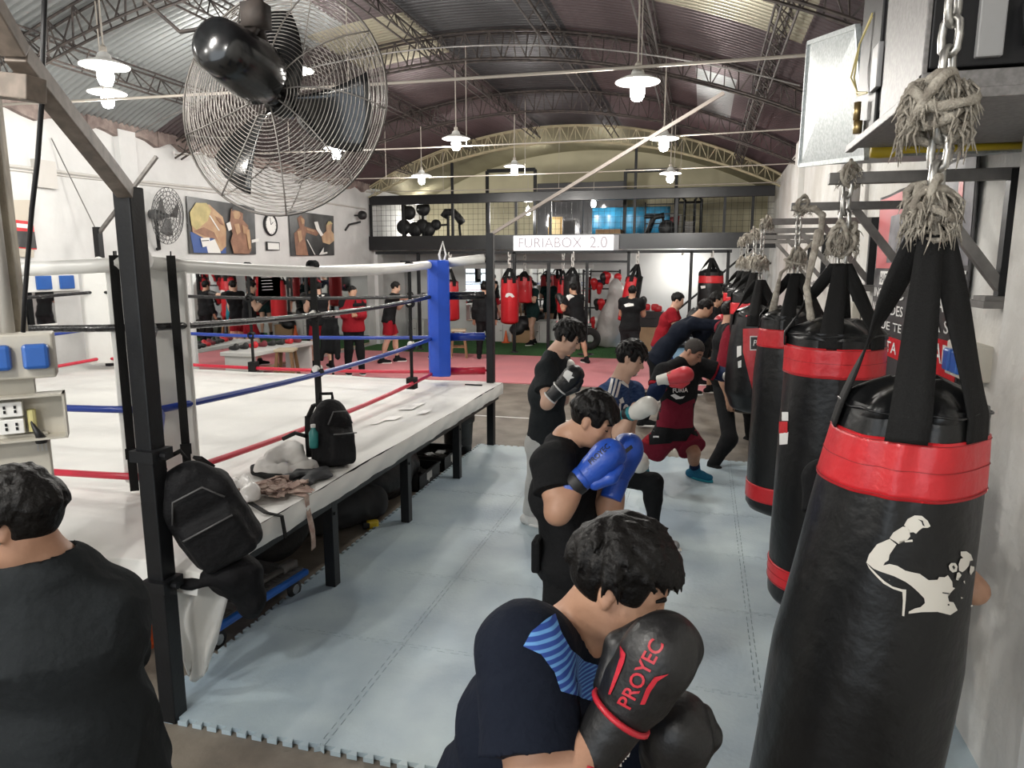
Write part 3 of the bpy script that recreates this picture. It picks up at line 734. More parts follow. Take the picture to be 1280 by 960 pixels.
b = MB(); b.lathe([(.001, 0), (.028, .0), (.03, .02), (.03, .10), (.014, .125), (.014, .135)], (0, 0, 0), 12); b.build('bottle_body', mat('teal_plastic', (0.03, 0.22, 0.21), 0.25), bt, True)
b = MB(); b.lathe([(.016, .135), (.016, .155), (.001, .156)], (0, 0, 0), 12); b.build('bottle_cap', M_text_w, bt, True)
def clump(name, label, cat, c, r, n, m, vox, k, seed, fold, flat=0.6, parent=None):
    rg = np.random.default_rng(seed); P = []
    for i in range(n):
        a = rg.uniform(0, 2*PI); q = math.sqrt(rg.uniform(0, 1)); p = (c[0]+r[0]*q*math.cos(a), c[1]+r[1]*q*math.sin(a), c[2]+r[2]*rg.uniform(0.15, 1)*(1-0.6*q))
        P.append(ell(p, (r[0]*rg.uniform(.25, .45), r[1]*rg.uniform(.25, .45), r[2]*rg.uniform(.25, .5)), Matrix.Rotation(rg.uniform(0, 6), 3, 'Z')))
    P.append(plane((c[0], c[1], c[2]+.002), (0, 0, -1), k=0.004))
    o = sdf_obj(name, P, m, parent, vox=vox, k=k, wr=fold, at=parent.location if parent else None)
    if label: tag(o, label, cat)
    return o
M_plas = mat('clear_plastic_bag', (0.80, 0.78, 0.75), 0.22, bump=0.6, bscale=26, coat=0.5)
clump('plastic_bag', 'crumpled white plastic bag between the slumped backpack and the hand wraps', 'bag', (-2.55, 3.36, .765), (.13, .12, .15), 16, M_plas, .008, .03, 3, (.012, 40, 1))
wb = thing('gym_bag', 'open white and black bag lying on the apron by the standing backpack', 'bag', (-2.52, 3.93, .765))
clump('bag_cloth', None, None, (-2.60, 3.97, .765), (.20, .16, .17), 18, mat('white_cloth', (0.70, 0.68, 0.65), 0.8, bump=0.3, bscale=30), .008, .035, 5, (.014, 34, 2), parent=wb)
clump('bag_flap', None, None, (-2.36, 3.80, .765), (.17, .13, .075), 12, mat('black_nylon2', (0.02, 0.021, 0.024), 0.6), .008, .035, 8, (.008, 30, 3), parent=wb)
b = MB(); b.tube([(-.27, .06, .02), (-.28, -.06, .03), (-.22, -.14, .025), (-.1, -.18, .02), (.02, -.2, .03)], .02, 8); b.tube([(-.2, .17, .17), (-.12, .2, .21), (-.03, .18, .2)], .014, 8); b.build('bag_rim', M_strap, wb, True)
M_wrap = mat('beige_wraps', (0.46, 0.36, 0.30), 0.9, col2=(0.30, 0.2, 0.17), vscale=30, bump=0.4, bscale=100)
hw = thing('hand_wraps', 'tangle of beige hand wraps with one end hanging over the ring edge', 'hand wraps', (-2.38, 3.52, .765))
rg = random.Random(5); b = MB()
for k in range(9):
    cx, cy = rg.uniform(-.12, .12), rg.uniform(-.1, .1); pts = []
    for i in range(11):
        a = i*0.65+rg.uniform(0, 6); pts.append((cx+.11*math.cos(i*.8+k)*rg.uniform(.5, 1), cy+.09*math.sin(i*.9+k*2)*rg.uniform(.5, 1), .012+.055*rg.random()))
    for p, q in zip(pts, pts[1:]): b.bar(p, q, .042, .005, upv=(rg.uniform(-.4, .4), rg.uniform(-.4, .4), 1))
b.build('wrap_tangle', M_wrap, hw)
def tail(u, v):
    k = v*5; pts = [(.02, .02, .02), (.12, .0, .015), (.195, -.01, .008), (.205, -.01, -.10), (.21, 0.0, -.22), (.205, .01, -.33)]; i = min(int(k), 4); f = k-i
    p = Vector(pts[i]).lerp(Vector(pts[i+1]), f); tw = 0.6*math.sin(v*9); return p+Vector((0.01*math.sin(tw), (u-.5)*.05*math.cos(tw), 0.02*(u-.5)*math.sin(tw)))
b = MB(); b.grid(tail, 5, 40); o = b.build('wrap_tail', M_wrap, hw, True); o.modifiers.new('s', 'SOLIDIFY').thickness = .004
# black jacket / shorts hanging over the near edge
jk = thing('black_shorts', 'black sports shorts with white letters hanging below the slumped backpack', 'shorts', (-2.16, 2.72, .4))
P = [ell((-2.13, 2.74, .62), (.15, .10, .12)), ell((-2.08, 2.78, .53), (.09, .07, .15)), ell((-2.16, 2.66, .66), (.13, .06, .06)), ell((-2.11, 2.83, .51), (.07, .05, .15)), ell((-2.26, 2.60, .64), (.09, .05, .035))]
o = sdf_obj('cloth', P, mat('black_sport_cloth', (0.008, 0.008, 0.009), 0.75, bump=0.3, bscale=30, spec=.15), jk, vox=.009, k=.04, wr=(.012, 30, 4), at=jk.location)
decal('lettering', text2d('BM', 1), txt_at(264, 668, math.radians(-75), 15, 13), o, M_text_w, jk, step=.3)
q0 = flo(312, 628, .775)-Vector(jk.location); q1 = flo(333, 641, .772)-Vector(jk.location); q2 = Vector((RX1+.03, q1.y+jk.location.y+.03, .75))-Vector(jk.location)
b = MB(); [b.bar(m_, n_, .026, .006, upv=u_) for m_, n_, u_ in ((q0, q1, (0, 0, 1)), (q1, q2, (0, 0, 1)), (q2, q2+Vector((.01, .01, -.13)), (1, 0, 0)))]; b.build('belt_strap', M_strap, jk)
# dolly
dl = thing('platform_trolley', 'low blue and grey platform trolley parked under the ring edge', 'trolley', (-2.72, 3.42, 0), math.radians(-6))
M_tb = mat('trolley_blue', (0.01, 0.10, 0.42), 0.35); M_tg = mat('trolley_grey', (0.11, 0.105, 0.105), 0.6, var=0.3, vscale=10)
b = MB(); b.box(-.34, -.42, .125, .30, .42, .17); b.build('edge_bumper', M_tb, dl, bevel=.018)
b = MB(); b.box(-.31, -.39, .165, .27, .39, .18); [b.box(-.3, -.385+.055*k, .18, .26, -.35+.055*k, .185) for k in range(14)]; b.build('deck', M_tg, dl)
b = MB(); b.tube([(.2, .36, .20), (.2, -.05, .21), (.1, -.30, .21), (-.2, -.36, .21), (-.28, -.3, .21)], .02, 8); b.cbox((.2, .33, .2), (.03, .06, .03)); b.build('folded_handle', M_grey, dl, True)
for sx in (-.25, .24):
    for sy in (-.33, .33):
        b = MB(); b.lathe([(.02, -.016), (.052, -.016), (.058, -.008), (.058, .008), (.052, .016), (.02, .016)], (sx, sy, .058), 16, Matrix.Rotation(PI/2, 3, 'Y')); wv = b.build('wheel', M_dark, dl, True)
        b = MB(); b.lathe([(.001, .018), (.03, .018), (.034, .012)], (sx, sy, .058), 12, Matrix.Rotation(PI/2, 3, 'Y')); b.box(sx-.024, sy-.012, .06, sx-.018, sy+.012, .126); b.build('hub', M_alu, wv)
# crate etc. beneath
def lump(name, label, cat, prims, m, vox=.02, k=.05, wr=(.015, 18, 3)): return tag(sdf_obj(name, prims, m, None, vox=vox, k=k, wr=wr), label, cat)
M_tarp = mat('black_tarp', (0.012, 0.012, 0.014), 0.45, bump=0.5, bscale=14)
tag(MB().lathe([(.17, -.12), (.26, -.15), (.315, -.11), (.325, 0), (.315, .11), (.26, .15), (.17, .12), (.15, .06), (.15, -.06), (.17, -.12)], (-2.95, 4.18, .335), 40, Matrix.Rotation(math.radians(62), 3, 'Z') @ Matrix.Rotation(math.radians(80), 3, 'X'), cap=False).build('tractor_tyre', mat('old_rubber', (0.022, 0.021, 0.02), 0.75, var=.4, vscale=8, bump=.3), None, True), 'huge black rubber tyre leaning under the ring behind the first leg', 'tyre')
lump('tarp_bundle', 'black tarp bundle under the ring behind the second leg', 'bundle', [ell((-2.85, 5.75, .22), (.34, .42, .30)), ell((-3.1, 5.3, .16), (.4, .4, .24)), ell((-2.75, 6.05, .2), (.2, .2, .22))], M_tarp)
lump('duffel_bag', 'dark grey duffel bag under the ring near the yellow tape measure', 'bag', [cap((-2.85, 4.75, .15), (-2.62, 5.15, .15), .16), ell((-2.72, 4.95, .2), (.2, .25, .14))], mat('charcoal_cloth', (0.03, 0.03, 0.032), 0.8), wr=(.012, 20, 8))
def crate(y0, lab):
    t = thing('black_crate', lab, 'crate', (-2.68, y0, 0), 0, 'black crates under the ring')
    b = MB(); w, d, h, k = .19, .27, .155, .012
    b.box(-w, -d, 0, w, d, k); b.box(-w, -d, 0, -w+k, d, h); b.box(w-k, -d, 0, w, d, h); b.box(-w, -d, 0, w, -d+k, h); b.box(-w, d-k, 0, w, d, h)
    for s in (-1, 1): b.box(s*w-.008, -d-.006, h-.02, s*w+.008, d+.006, h); b.box(-w-.006, s*d-.008, h-.02, w+.006, s*d+.008, h)
    b.build('crate_body', M_dark, t); b = MB(); b.box(w+.001, -.08, .06, w+.003, .05, .14); b.prism([(w+.001, -.05, .06), (w+.001, -.01, .06), (w+.001, -.03, .03)], (0, 0, 0), (.002, 0, 0)); b.build('paper_label', mat('torn_label', (0.5, 0.5, 0.48), 0.7), t)
    rgc = random.Random(int(y0*10)); b = MB(); [b.cbox((rgc.uniform(-.11, .11), rgc.uniform(-.18, .18), .05+.04*rgc.random()), (.05, .07, .03), Matrix.Rotation(rgc.uniform(0, 3), 3, 'Z')) for _ in range(9)]; b.build('contents', M_tarp, t)
crate(6.18, 'nearer black open crate with torn label under the ring edge'); crate(6.85, 'farther black open crate under the ring edge before the bin')
bn = thing('waste_bin', 'black plastic waste bin lined with a bag standing by the far ring leg', 'bin', (-2.62, 7.38, 0))
b = MB(); b.lathe([(.001, 0), (.15, 0), (.175, .40), (.185, .41), (.185, .43), (.165, .43), (.16, .1)], n=20, cap=False); b.build('bin_body', M_dark, bn, True)
b = MB(); b.lathe([(.189, .36+.0), (.192, .40), (.19, .435), (.17, .43), (.165, .38)], n=20, cap=False); b.build('bin_liner', M_tarp, bn, True)
tm = thing('tape_measure', 'small yellow and black tape measure on the floor under the ring', 'tape measure', (-2.50, 4.95, 0), .5)
b = MB(); b.box(-.05, -.03, 0, .05, .03, .07); b.build('case', mat('tool_yellow', (0.7, 0.5, 0.02), 0.4), tm, bevel=.015); b = MB(); b.box(-.08, -.034, .01, -.02, .034, .062); b.build('grip', M_dark, tm, bevel=.01)
b = MB(); cone_c = (-2.98, 3.02, 0); b.box(cone_c[0]-.11, cone_c[1]-.11, 0, cone_c[0]+.11, cone_c[1]+.11, .02); b.lathe([(.08, .02), (.02, .24), (.001, .245)], cone_c, 16); tag(b.build('training_cone', mat('cone_orange', (0.75, 0.13, 0.03), 0.5)), 'small orange training cone on the floor under the near ring corner', 'cone')
b = MB(); b.prism([(-3.2, 2.95, .18), (-2.78, 2.98, .18), (-2.80, 3.25, .18), (-3.2, 3.25, .18)], (0, 0, 0), (0, .02, .36)); tag(b.build('cardboard_box', mat('brown_box', (0.33, 0.19, 0.07), 0.8), bevel=.01), 'tan cardboard box standing on the trolley under the ring corner', 'box')
# ================================================================== wall brackets and heavy bags on the right
def bracket(y, tip_x, z, lab):
    xw = xr(y); t = thing('wall_bracket', lab, 'bracket', (xw, y, 0), 0, 'steel bag brackets on the right wall')
    L = tip_x-xw
    b = MB(); b.bar((0, 0, z), (L, 0, z), .05); b.build('arm', M_grey, t, bevel=.003)
    b = MB(); b.bar((-.03, 0, z+.02), (-.03, 0, z-.52), .055); b.build('upright', M_black, t)
    b = MB(); b.bar((-.03, 0, z-.50), (L*.52, 0, z-.02), .045); b.build('strut', M_grey, t)
    b = MB(); b.box(-.12, -.07, z-.54, .0, .07, z-.52); b.box(-.14, -.12, z-.57, 0, .12, z-.54); b.build('base_plate', M_grey, t)
    return t
BY = [2.15, 3.55, 5.0, 6.42, 7.8, 9.2, 10.6]
BRN = ['nearest', 'second', 'third', 'fourth', 'fifth', 'sixth', 'seventh']
for i, y in enumerate(BY):
    if i == 0: bracket(2.15, .62, 3.02, 'steel bag bracket above the nearest heavy bag, at the picture top')
    else: bracket(y+.02, .53, 2.50-.012*i, 'steel wall bracket holding the %s heavy bag from the viewpoint' % BRN[i])
def chain(b, a, c, r=.0075, ln=.062, w=.017):
    a = Vector(a); c = Vector(c); d = (c-a); n = max(1, int(d.length/(ln*.72))); u = d.normalized(); s = u.orthogonal().normalized(); q = u.cross(s)
    for i in range(n):
        m = a.lerp(c, (i+.5)/n); e = s if i % 2 else q; pts = []
        h = d.length/n*.5+r*.9
        for k in range(12):
            an = 2*PI*k/12; pts.append(m+u*(math.sin(an)*w+(h-w)*(1 if math.sin(an) > 0.01 else -1 if math.sin(an) < -0.01 else 0))+e*(math.cos(an)*w))
        b.tube(pts, r, 6, closed=True)
def rope_knot(c, R, seed, hang=0.0, n=4, fuzz=True):
    return (Vector(c), R, seed, hang, n, fuzz)
def knot_obj(par, *specs, extra=(), vox=.01):
    """turns of thick rope wound round themselves, with frayed fibres hanging out"""
    at = Vector(par.location)
    for (c, R, seed, hang, n, fuzz) in specs:
        rg = random.Random(seed); P = []; b = MB(); fb = MB(); P.append(ell(c, (R*.62, R*.62, R*.8)))
        o = sdf_obj('rope_knot', P, M_rope, par, vox=max(vox, R*.12), k=R*.1, smooth=1, wr=(R*.10, 40, seed), at=at)
        for k in range(n+3):
            ax = Vector((rg.gauss(0, 1), rg.gauss(0, 1), rg.gauss(0, .6))).normalized(); s_ = ax.orthogonal().normalized(); q = ax.cross(s_); rr = R*rg.uniform(.62, .92); m = c-at+Vector((rg.uniform(-.2, .2), rg.uniform(-.2, .2), rg.uniform(-.4, .4)))*R; ph = rg.uniform(0, 6)
            pts = [m+(s_*math.cos(a)+q*math.sin(a)*1.15)*rr*(1+.10*math.sin(3*a+ph)) for a in [2*PI*i/18 for i in range(18)]]
            b.tube(pts, [R*.15*(1+.16*math.sin(i*2.4)) for i in range(18)], 8, closed=True)
        b.build('rope_turn', M_rope, o, True)
        for k in range(170 if fuzz else 50):
            a = rg.uniform(0, 2*PI); w = rg.uniform(-.8, .7); p = c-at+Vector((math.cos(a)*R*.75, math.sin(a)*R*.75, w*R)); out = Vector((math.cos(a), math.sin(a), 0))
            L = R*rg.uniform(.35, .9)*(1+hang*6 if fuzz else .6); e1 = p+out*R*rg.uniform(.15, .35)-Vector((0, 0, L*.4)); e2 = e1-Vector((0, 0, L*.6))+out*R*rg.uniform(-.15, .1)+Vector((rg.uniform(-.2, .2), rg.uniform(-.2, .2), 0))*R
            fb.tube([p, e1, e2], [R*.055, R*.045, R*.012], 4)
        f = fb.build('frayed_fibres', M_rope, o, True); f['kind'] = 'stuff'
    if extra: sdf_obj('rope_tail', list(extra), M_rope, par, vox=vox, k=.012, smooth=1, wr=(.003, 80, 3), at=at)
def heavy_bag(lab, c, R, ztop, zbot, apex_z, top_z, tilt=(0, 0), rot=0.0, bands=(), seed=0, n=56, teardrop=False, near=False, grp='heavy bags along the right wall', chain_on=True, bodymat=None, strap_m=None, tp=.92, sa=math.radians(75), adx=0.0):
    """c=(x,y): place; body from zbot to ztop, gathered cover, straps to apex_z, chain to top_z. tilt = lean of the bag (x,y per metre)"""
    t = thing('heavy_bag', lab, 'punching bag', (c[0], c[1], apex_z), 0, grp)
    rg = random.Random(seed); Hh = ztop-zbot
    def ax(z): d = z-apex_z; return Vector((-tilt[0]*d*-1, -tilt[1]*d*-1, d)) if z < apex_z else Vector((0, 0, d))
    ph = [rg.uniform(0, 6) for _ in range(6)]
    def rad(z, a):
        f = (ztop-z)/Hh
        r = R*(tp+(1-tp)*min(1, f*(1.9 if near else 3.2))**.8+0.04*f)
        if teardrop: r = R*(0.80+0.24*math.sin(min(1, f*1.15)*PI*.62))*(1 if f < .8 else 1-(f-.8)*1.3)
        gather = max(0, 1-f*3.4)
        r += R*.036*gather*math.sin(a*9+ph[0]+2*math.sin(a*3+ph[1]))+R*.012*math.sin(a*4+f*7+ph[2])*math.sin(f*9+ph[3])
        if f > .94: r *= math.sqrt(max(0, 1-((f-.94)/.07)**2))
        return max(r, .002)
    def shell(z0, z1, off, nz):
        def fn(u, v):
            z = z0+(z1-z0)*v; a = 2*PI*u+rot; r = rad(z, a)+off
            p = ax(z); return Vector((p.x+r*math.cos(a), p.y+r*math.sin(a), p.z))
        return fn
    b = MB(); b.grid(shell(zbot, ztop, 0, 0), n, 60 if near else 36, closeu=True)
    b.f.append(tuple(range(n-1, -1, -1)))
    body = b.build('bag_body', bodymat or M_bag, t, True)
    for k, (za, zb, m) in enumerate(bands):
        b = MB(); b.grid(shell(za, zb, .005, 0), n, 10, closeu=True); e = 0.0012
        o = b.build('band', m, t, True); o['label'] = 'red band' if m is M_red else 'band'
        sol = o.modifiers.new('s', 'SOLIDIFY'); sol.thickness = .006; sol.offset = -1
        if near:
            b = MB()
            for zz in (za+.008, zb-.008, (za+zb)/2):
                pts = []
                for q in range(n*2):
                    a = 2*PI*q/(n*2); r = rad(zz, a)+.0062; p = ax(zz); pts.append((p.x+r*math.cos(a), p.y+r*math.sin(a), p.z))
                b.tube(pts, .0011, 4, closed=True)
            b.build('stitching', mat('dark_red_thread', (0.25, 0.01, 0.012), 0.6), o)
    # gathered cover on top
    def cover(u, v):
        a = 2*PI*u+rot; f = v; r = (rad(ztop, a)+.006)*(1-f**2.2*.62)+R*.05*math.sin(a*7+ph[4])*math.sin(f*PI)*1.1+R*.03*math.sin(a*13+ph[5])*f*(1-f)
        z = ztop-.035*0+f*R*.24-0.03*(1-f)+R*.035*math.sin(a*5+ph[1]*2)*f; p = ax(z)
        return Vector((p.x+r*math.cos(a), p.y+r*math.sin(a), p.z))
    b = MB(); b.grid(cover, n*2 if near else n, 18, closeu=True); m0 = len(b.v)-(n*2 if near else n); b.f.append(tuple(range(m0, len(b.v))))
    tc_ = b.build('top_cover', M_bag, t, True)
    if near:
        b = MB(); pts = []
        for q in range(n): a = 2*PI*q/n; r = rad(ztop, a)+.008; p = ax(ztop-.012); pts.append((p.x+r*math.cos(a), p.y+r*math.sin(a), p.z+.004*math.sin(a*7)))
        b.tube(pts, .004, 6, closed=True); b.build('seam', M_bag, tc_, True)
    # four webbing straps
    zs = bands[0][1] if bands else ztop-.1
    zl = max(zs, ztop-.16)-.005
    for k in range(4):
        a = math.radians((255, 316, 176, 75)[k]); w = min(.098, R*.45); pts = []
        for z, off, f in ((zl, .008, 0), ((zl+ztop)/2, .009, 0), (ztop-.012, .010, .0)):
            p = ax(z); r = rad(min(z, ztop), a)+off; pts.append(Vector((p.x+r*math.cos(a), p.y+r*math.sin(a), p.z)))
        pts.append(Vector((adx+.02*math.cos(a), .02*math.sin(a), -.02))); tang = Vector((-math.sin(a), math.cos(a), 0))
        def sf(u, v):
            q = v/.12 if v < .24 else 2+(v-.24)/.76; i = min(int(q), 2); p = pts[i].lerp(pts[i+1], q-i); ww = w*(1-.40*max(0, v-.24)/.76)
            tw = max(0, v-.30)/.70; tw = tw*tw*(3-2*tw); tg = (tang*(1-tw)+Vector((1, 0, 0))*(tw if tang.x >= -.05 else -tw)).normalized(); return p+tg*(u-.5)*ww
        b = MB(); b.grid(sf, 4, 25); o = b.build('strap', strap_m or M_strap, t, True); o.modifiers.new('s', 'SOLIDIFY').thickness = .006
    if chain_on:
        b = MB(); chain(b, (adx, 0, -.02), (adx, 0, top_z-apex_z), .0075 if not near else .010, .062 if not near else .095, .017 if not near else .022); b.build('chain', M_chain, t, True)
    return t, body
XB = .55
near, nbody = heavy_bag('large nearest black heavy bag with red band and white boxer print, right foreground', (.622, 2.15), .25, 1.73, .30, 2.235, 3.0, tilt=(.088, 0), rot=.6, tp=.69, adx=-.038, bands=((1.50, 1.655, M_red),), seed=2, n=88, near=True)
knot_obj(near, rope_knot(tuple(aty(1164, 262, 2.15)), .068, 4, .05), rope_knot(tuple(aty(1166, 290, 2.15)), .042, 9, 0, 2, False), rope_knot(tuple(aty(1172, 132, 2.15)), .085, 6, .06), vox=.008)
bag2, b2 = heavy_bag('second black heavy bag with red band, half hidden behind the nearest bag', (.61, 3.57), .225, 1.80, .42, 2.13, 2.49, rot=1.1, bands=((1.60, 1.735, M_red), (.56, .66, M_red)), seed=5, n=64, near=True)
knot_obj(bag2, rope_knot((.62, 3.57, 2.50), .055, 15, .01, 2, False), rope_knot((.61, 3.57, 2.22), .065, 14, .02), extra=[cap((XB-.05, 3.55, 2.25), (XB-.085, 3.55, 2.0), .02, .015), cap((XB-.085, 3.55, 2.0), (XB-.06, 3.52, 1.86), .016, .02)])
bag3, b3 = heavy_bag('third black heavy bag with red bands near top and bottom, along the right wall', (.585, 5.02), .225, 1.78, .40, 2.07, 2.48, rot=.3, bands=((1.57, 1.69, M_red), (.52, .63, M_red)), seed=8, n=56)
knot_obj(bag3, rope_knot((.605, 5.02, 2.47), .055, 25, .0, 2, False), rope_knot((.585, 5.02, 2.14), .06, 24, .04), extra=[cap((XB+.12, 5.0, 2.46), (XB+.17, 5.0, 2.42), .022), cap((XB+.17, 5.0, 2.42), (XB+.17, 5.0, 2.24), .02, .022), cap((XB, 5.0, 2.47), (XB+.12, 5.0, 2.46), .02), cap((XB+.17, 5.0, 2.3), (XB-.06, 4.99, 2.05), .012), cap((XB-.06, 4.99, 2.05), (XB-.10, 4.97, 1.78), .012, .03)])
bag4, b4 = heavy_bag('red and black tapered heavy bag with a boxed white logo, beyond the third bag', (.47, 6.44), .24, 1.70, .83, 2.0, 2.46, rot=.2, bands=(), seed=12, n=56, teardrop=True)
knot_obj(bag4, rope_knot((.5, 6.44, 2.46), .055, 35, .03, 2), rope_knot((.47, 6.44, 2.12), .06, 34, .04))
for i, (y, lab) in enumerate(((7.82, 'fifth black heavy bag with a red band, behind the red tapered bag'), (9.2, 'sixth black heavy bag with a red band, farther along the right wall'), (10.62, 'seventh and farthest black heavy bag with a red band on the right wall'))):
    bb, _ = heavy_bag(lab, (.50, y), .215, 1.82-.01*i, .55, 2.05, 2.42, rot=.5*i, bands=((1.60, 1.72, M_red),), seed=20+i, n=40)
    knot_obj(bb, rope_knot((.50, y, 2.43), .055, 48+i, .02, 2), rope_knot((.50, y, 2.15), .065, 44+i, .05, 2))
# printed figures and words on the bags
def U(pts, s, ox, oy): return [(ox+x/s, oy+y/s) for x, y in pts]
bx = []
S, OX, OY = 960/190, 1060, 600
bx.append([(352,285),(375,245),(420,222),(465,225),(500,255),(518,290),(500,300),(470,300),(445,318),(428,338),(412,328),(390,330),(380,300)])
bx.append([(262,365),(285,330),(345,292),(385,300),(388,330),(392,355),(375,375),(345,368),(330,378),(318,402),(300,388)])
bx.append([(118,520),(135,470),(185,405),(262,370),(305,405),(262,470),(255,505),(232,520),(222,540),(195,550),(165,560)])
bx.append([(165,560),(195,545),(262,528),(310,540),(360,570),(400,580),(450,590),(505,630),(560,628),(570,610),(605,612),(625,598),(652,640),(655,675),(670,680),(650,700),(590,712),(625,735),(632,765),(660,770),(685,820),(640,850),(600,840),(560,830),(460,832),(380,842),(382,828),(420,808),(455,800),(482,775),(478,745),(440,705),(400,668),(360,640),(290,605),(215,580)])
ol = [(118,520),(140,548),(185,594),(230,637),(280,670),(340,688)]; il = [(124,532),(134,556),(178,606),(224,652),(284,686),(345,706)]
for q in range(5): bx.append([ol[q], ol[q+1], il[q+1], il[q]])
bx.append([(340,688),(366,690),(362,760),(345,760)]); bx.append([(345,760),(362,760),(353,858),(340,855)])
bx.append([(705,450),(740,448),(770,470),(782,505),(762,510),(755,540),(735,565),(715,580),(695,570),(692,530),(705,495),(722,490),(705,475)])
bx.append([(630,540),(645,522),(672,522),(686,545),(680,575),(655,582),(636,565)]); bx.append([(682,585),(695,580),(710,598),(692,610),(690,632),(676,628)])
bx.append([(766,540),(790,545),(788,570),(768,598),(760,580)]); bx.append([(350,382),(405,374),(408,388),(360,392)]); bx.append([(705,735),(722,742),(708,748)]); bx.append([(722,640),(730,632),(732,655)])
figure = [U(p, S, OX, OY) for p in bx]
decal('boxer_print', poly2d(figure), from_view, nbody, mat('cream_print', (0.72, 0.69, 0.62), 0.5), near, step=5, off=.003)
ins = [[(650,545),(660,535),(670,550),(662,565)],[(440,245),(470,255),(482,290),(470,285),(462,262)],[(622,780),(632,778),(634,790),(624,790)],[(590,705),(635,712),(625,718),(590,712)]]
for p in ins: decal('print_detail', poly2d([U(p, S, OX, OY)]), from_view, nbody, M_text_k, near, step=5, off=.0036)
decal('lettering', text2d('TITO', 1), txt_at(1238, 762, -.12, 24, 24, .2), nbody, mat('cream_print', (0.7, 0.7, 0.7)), near, step=.1, off=.003, maxang=.02)
fr = lambda x, y: from_view(x, y)
# second bag logo block (white / red)
decal('logo', poly2d([[(974, 515), (986, 515), (986, 526), (974, 526)], [(975, 542), (986, 540), (985, 555), (975, 556)]]), from_view, b2, M_text_w, bag2, step=4, off=.003)
decal('logo_patch', poly2d([[(974.5, 527), (985, 527), (985, 541), (974.5, 542)]]), from_view, b2, M_red, bag2, step=4, off=.003)
# red front and boxed logo of the tapered bag
decal('red_panel', poly2d([[(929, 411), (968, 409), (972, 440), (970, 515), (948, 516), (936, 470), (929, 440)]]), from_view, b4, M_red, bag4, step=4, off=.003)
decal('red_crown', poly2d([[(932, 396), (935, 389), (942, 386), (950, 388), (952, 396)]]), from_view, b4, M_red, bag4, step=4, off=.003)
decal('logo_frame', poly2d([[(937.5, 420), (954, 420), (954, 438), (937.5, 438)]]), from_view, b4, M_text_w, bag4, step=4, off=.0045)
decal('logo_field', poly2d([[(938.7, 421.4), (953.5, 421.4), (953.5, 436.6), (938.7, 436.6)]]), from_view, b4, M_text_k, bag4, step=4, off=.006)
decal('lettering', text2d('PR', 1, .02), txt_at(946.5, 429, 0, 9, 10, .2), b4, M_text_w, bag4, step=.3, off=.0075)
decal('side_print', poly2d([[(921.5, 433), (927, 432), (927, 444), (921.5, 447)], [(922.5, 452), (927, 450), (927, 459), (923, 460)]]), from_view, b4, M_text_w, bag4, step=4, off=.004)
# ================================================================== heater, duct, gas pipe
M_hblk = mat('heater_black', (0.012, 0.012, 0.013), 0.45, spec=.3); M_hst = mat('heater_steel', (0.26, 0.25, 0.245), 0.5, .3, var=.3, vscale=60)
ht = thing('unit_heater', 'big suspended warm-air heater, black and steel, at the upper right', 'heater', (1.1, 3.1, 2.62))
zb = 0.0; x0, x1, y0, y1 = -.49, .75, -.62, .40; z1 = 1.3
b = MB(); b.box(x0+.0, y1-.38, zb+.0, x1, y1, z1); b.box(x0+.012, y0+.0, zb+.06, x1, y1, z1); b.build('case', M_hblk, ht, bevel=.006)
b = MB(); b.box(x0-.004, y0, zb, x0+.011, y1-.49, z1); b.box(x0-.004, y0-.004, zb-.005, x1, y0+.03, zb+.05); b.box(x0-.03, y0-.01, zb-.03, x1, y0+.02, zb+.0); b.box(x0-.03, y0, zb-.03, x0+.0, y1, zb); b.build('steel_trim', M_hst, ht, bevel=.003)
b = MB(); b.box(x0-.0, y0+.0, zb-.012, x1, y1, zb-.002); b.build('drip_tray', M_hst, ht)
b = MB(); b.box(x0+.25, y0-.015, zb+.30, x1-.05, y0+.03, z1-.02); b.box(x0+.13, y0-.02, zb+.08, x0+.20, y0+.02, z1); b.build('front_panel', mat('panel_grey', (0.33, 0.33, 0.33), 0.4), ht, bevel=.004)
b = MB(); b.tube([(x0+.24, y0-.02, zb+.16), (x0+.5, y0-.1, zb+.2), (x1, y0-.12, zb+.22)], .06, 12); b.build('air_hose', M_dark, ht, True)
b = MB()
for k in (0, .012): b.tube([(x0-.005, y1-.22, .46+k), (x0-.03, y1-.14, .38), (x0-.035-k, y1-.10, .26), (x0-.03, y1-.18, .17+k), (x0-.02, y1-.32, .15)], .004, 5)
b.build('wiring', mat('wire_yellow', (0.6, 0.5, 0.2), 0.5), ht)
b = MB(); b.box(x0-.02, y1-.46, .14, x0, y1-.36, .30); b.build('control_box', mat('panel_grey', (.33, .33, .33)), ht, bevel=.004)
b = MB(); b.lathe([(.001, 0), (.018, 0), (.018, .05), (.001, .05)], (x0-.02, y1-.18, .02), 10); b.lathe([(.001, 0), (.014, 0), (.014, .07), (.001, .07)], (x0-.03, y1-.2, .07), 10); b.build('gas_valve', mat('brass', (0.45, 0.33, 0.15), 0.35, .8), ht, True)
b = MB(); [b.tube([(x, y, z1-.02), (x, y, roof_z(min(1.1+x, 1.4))-2.62)], .008, 5) for x in (x0+.1, .3) for y in (-.5, .3)]; b.build('hanger_rod', M_rust, ht)
dc = thing('air_duct', 'pale galvanised duct box with crossed creases left of the heater', 'duct', (.75, 3.9, 2.6))
A = [aty(1000, 207, 4.4), aty(1083, 197, 3.62), aty(1072, 33, 3.62), aty(1011, 54, 4.4)]
A = [p-Vector(dc.location) for p in A]; mid = (A[0]+A[1]+A[2]+A[3])/4+Vector((-.03, 0, 0)); off = Vector((.62, 0, 0))
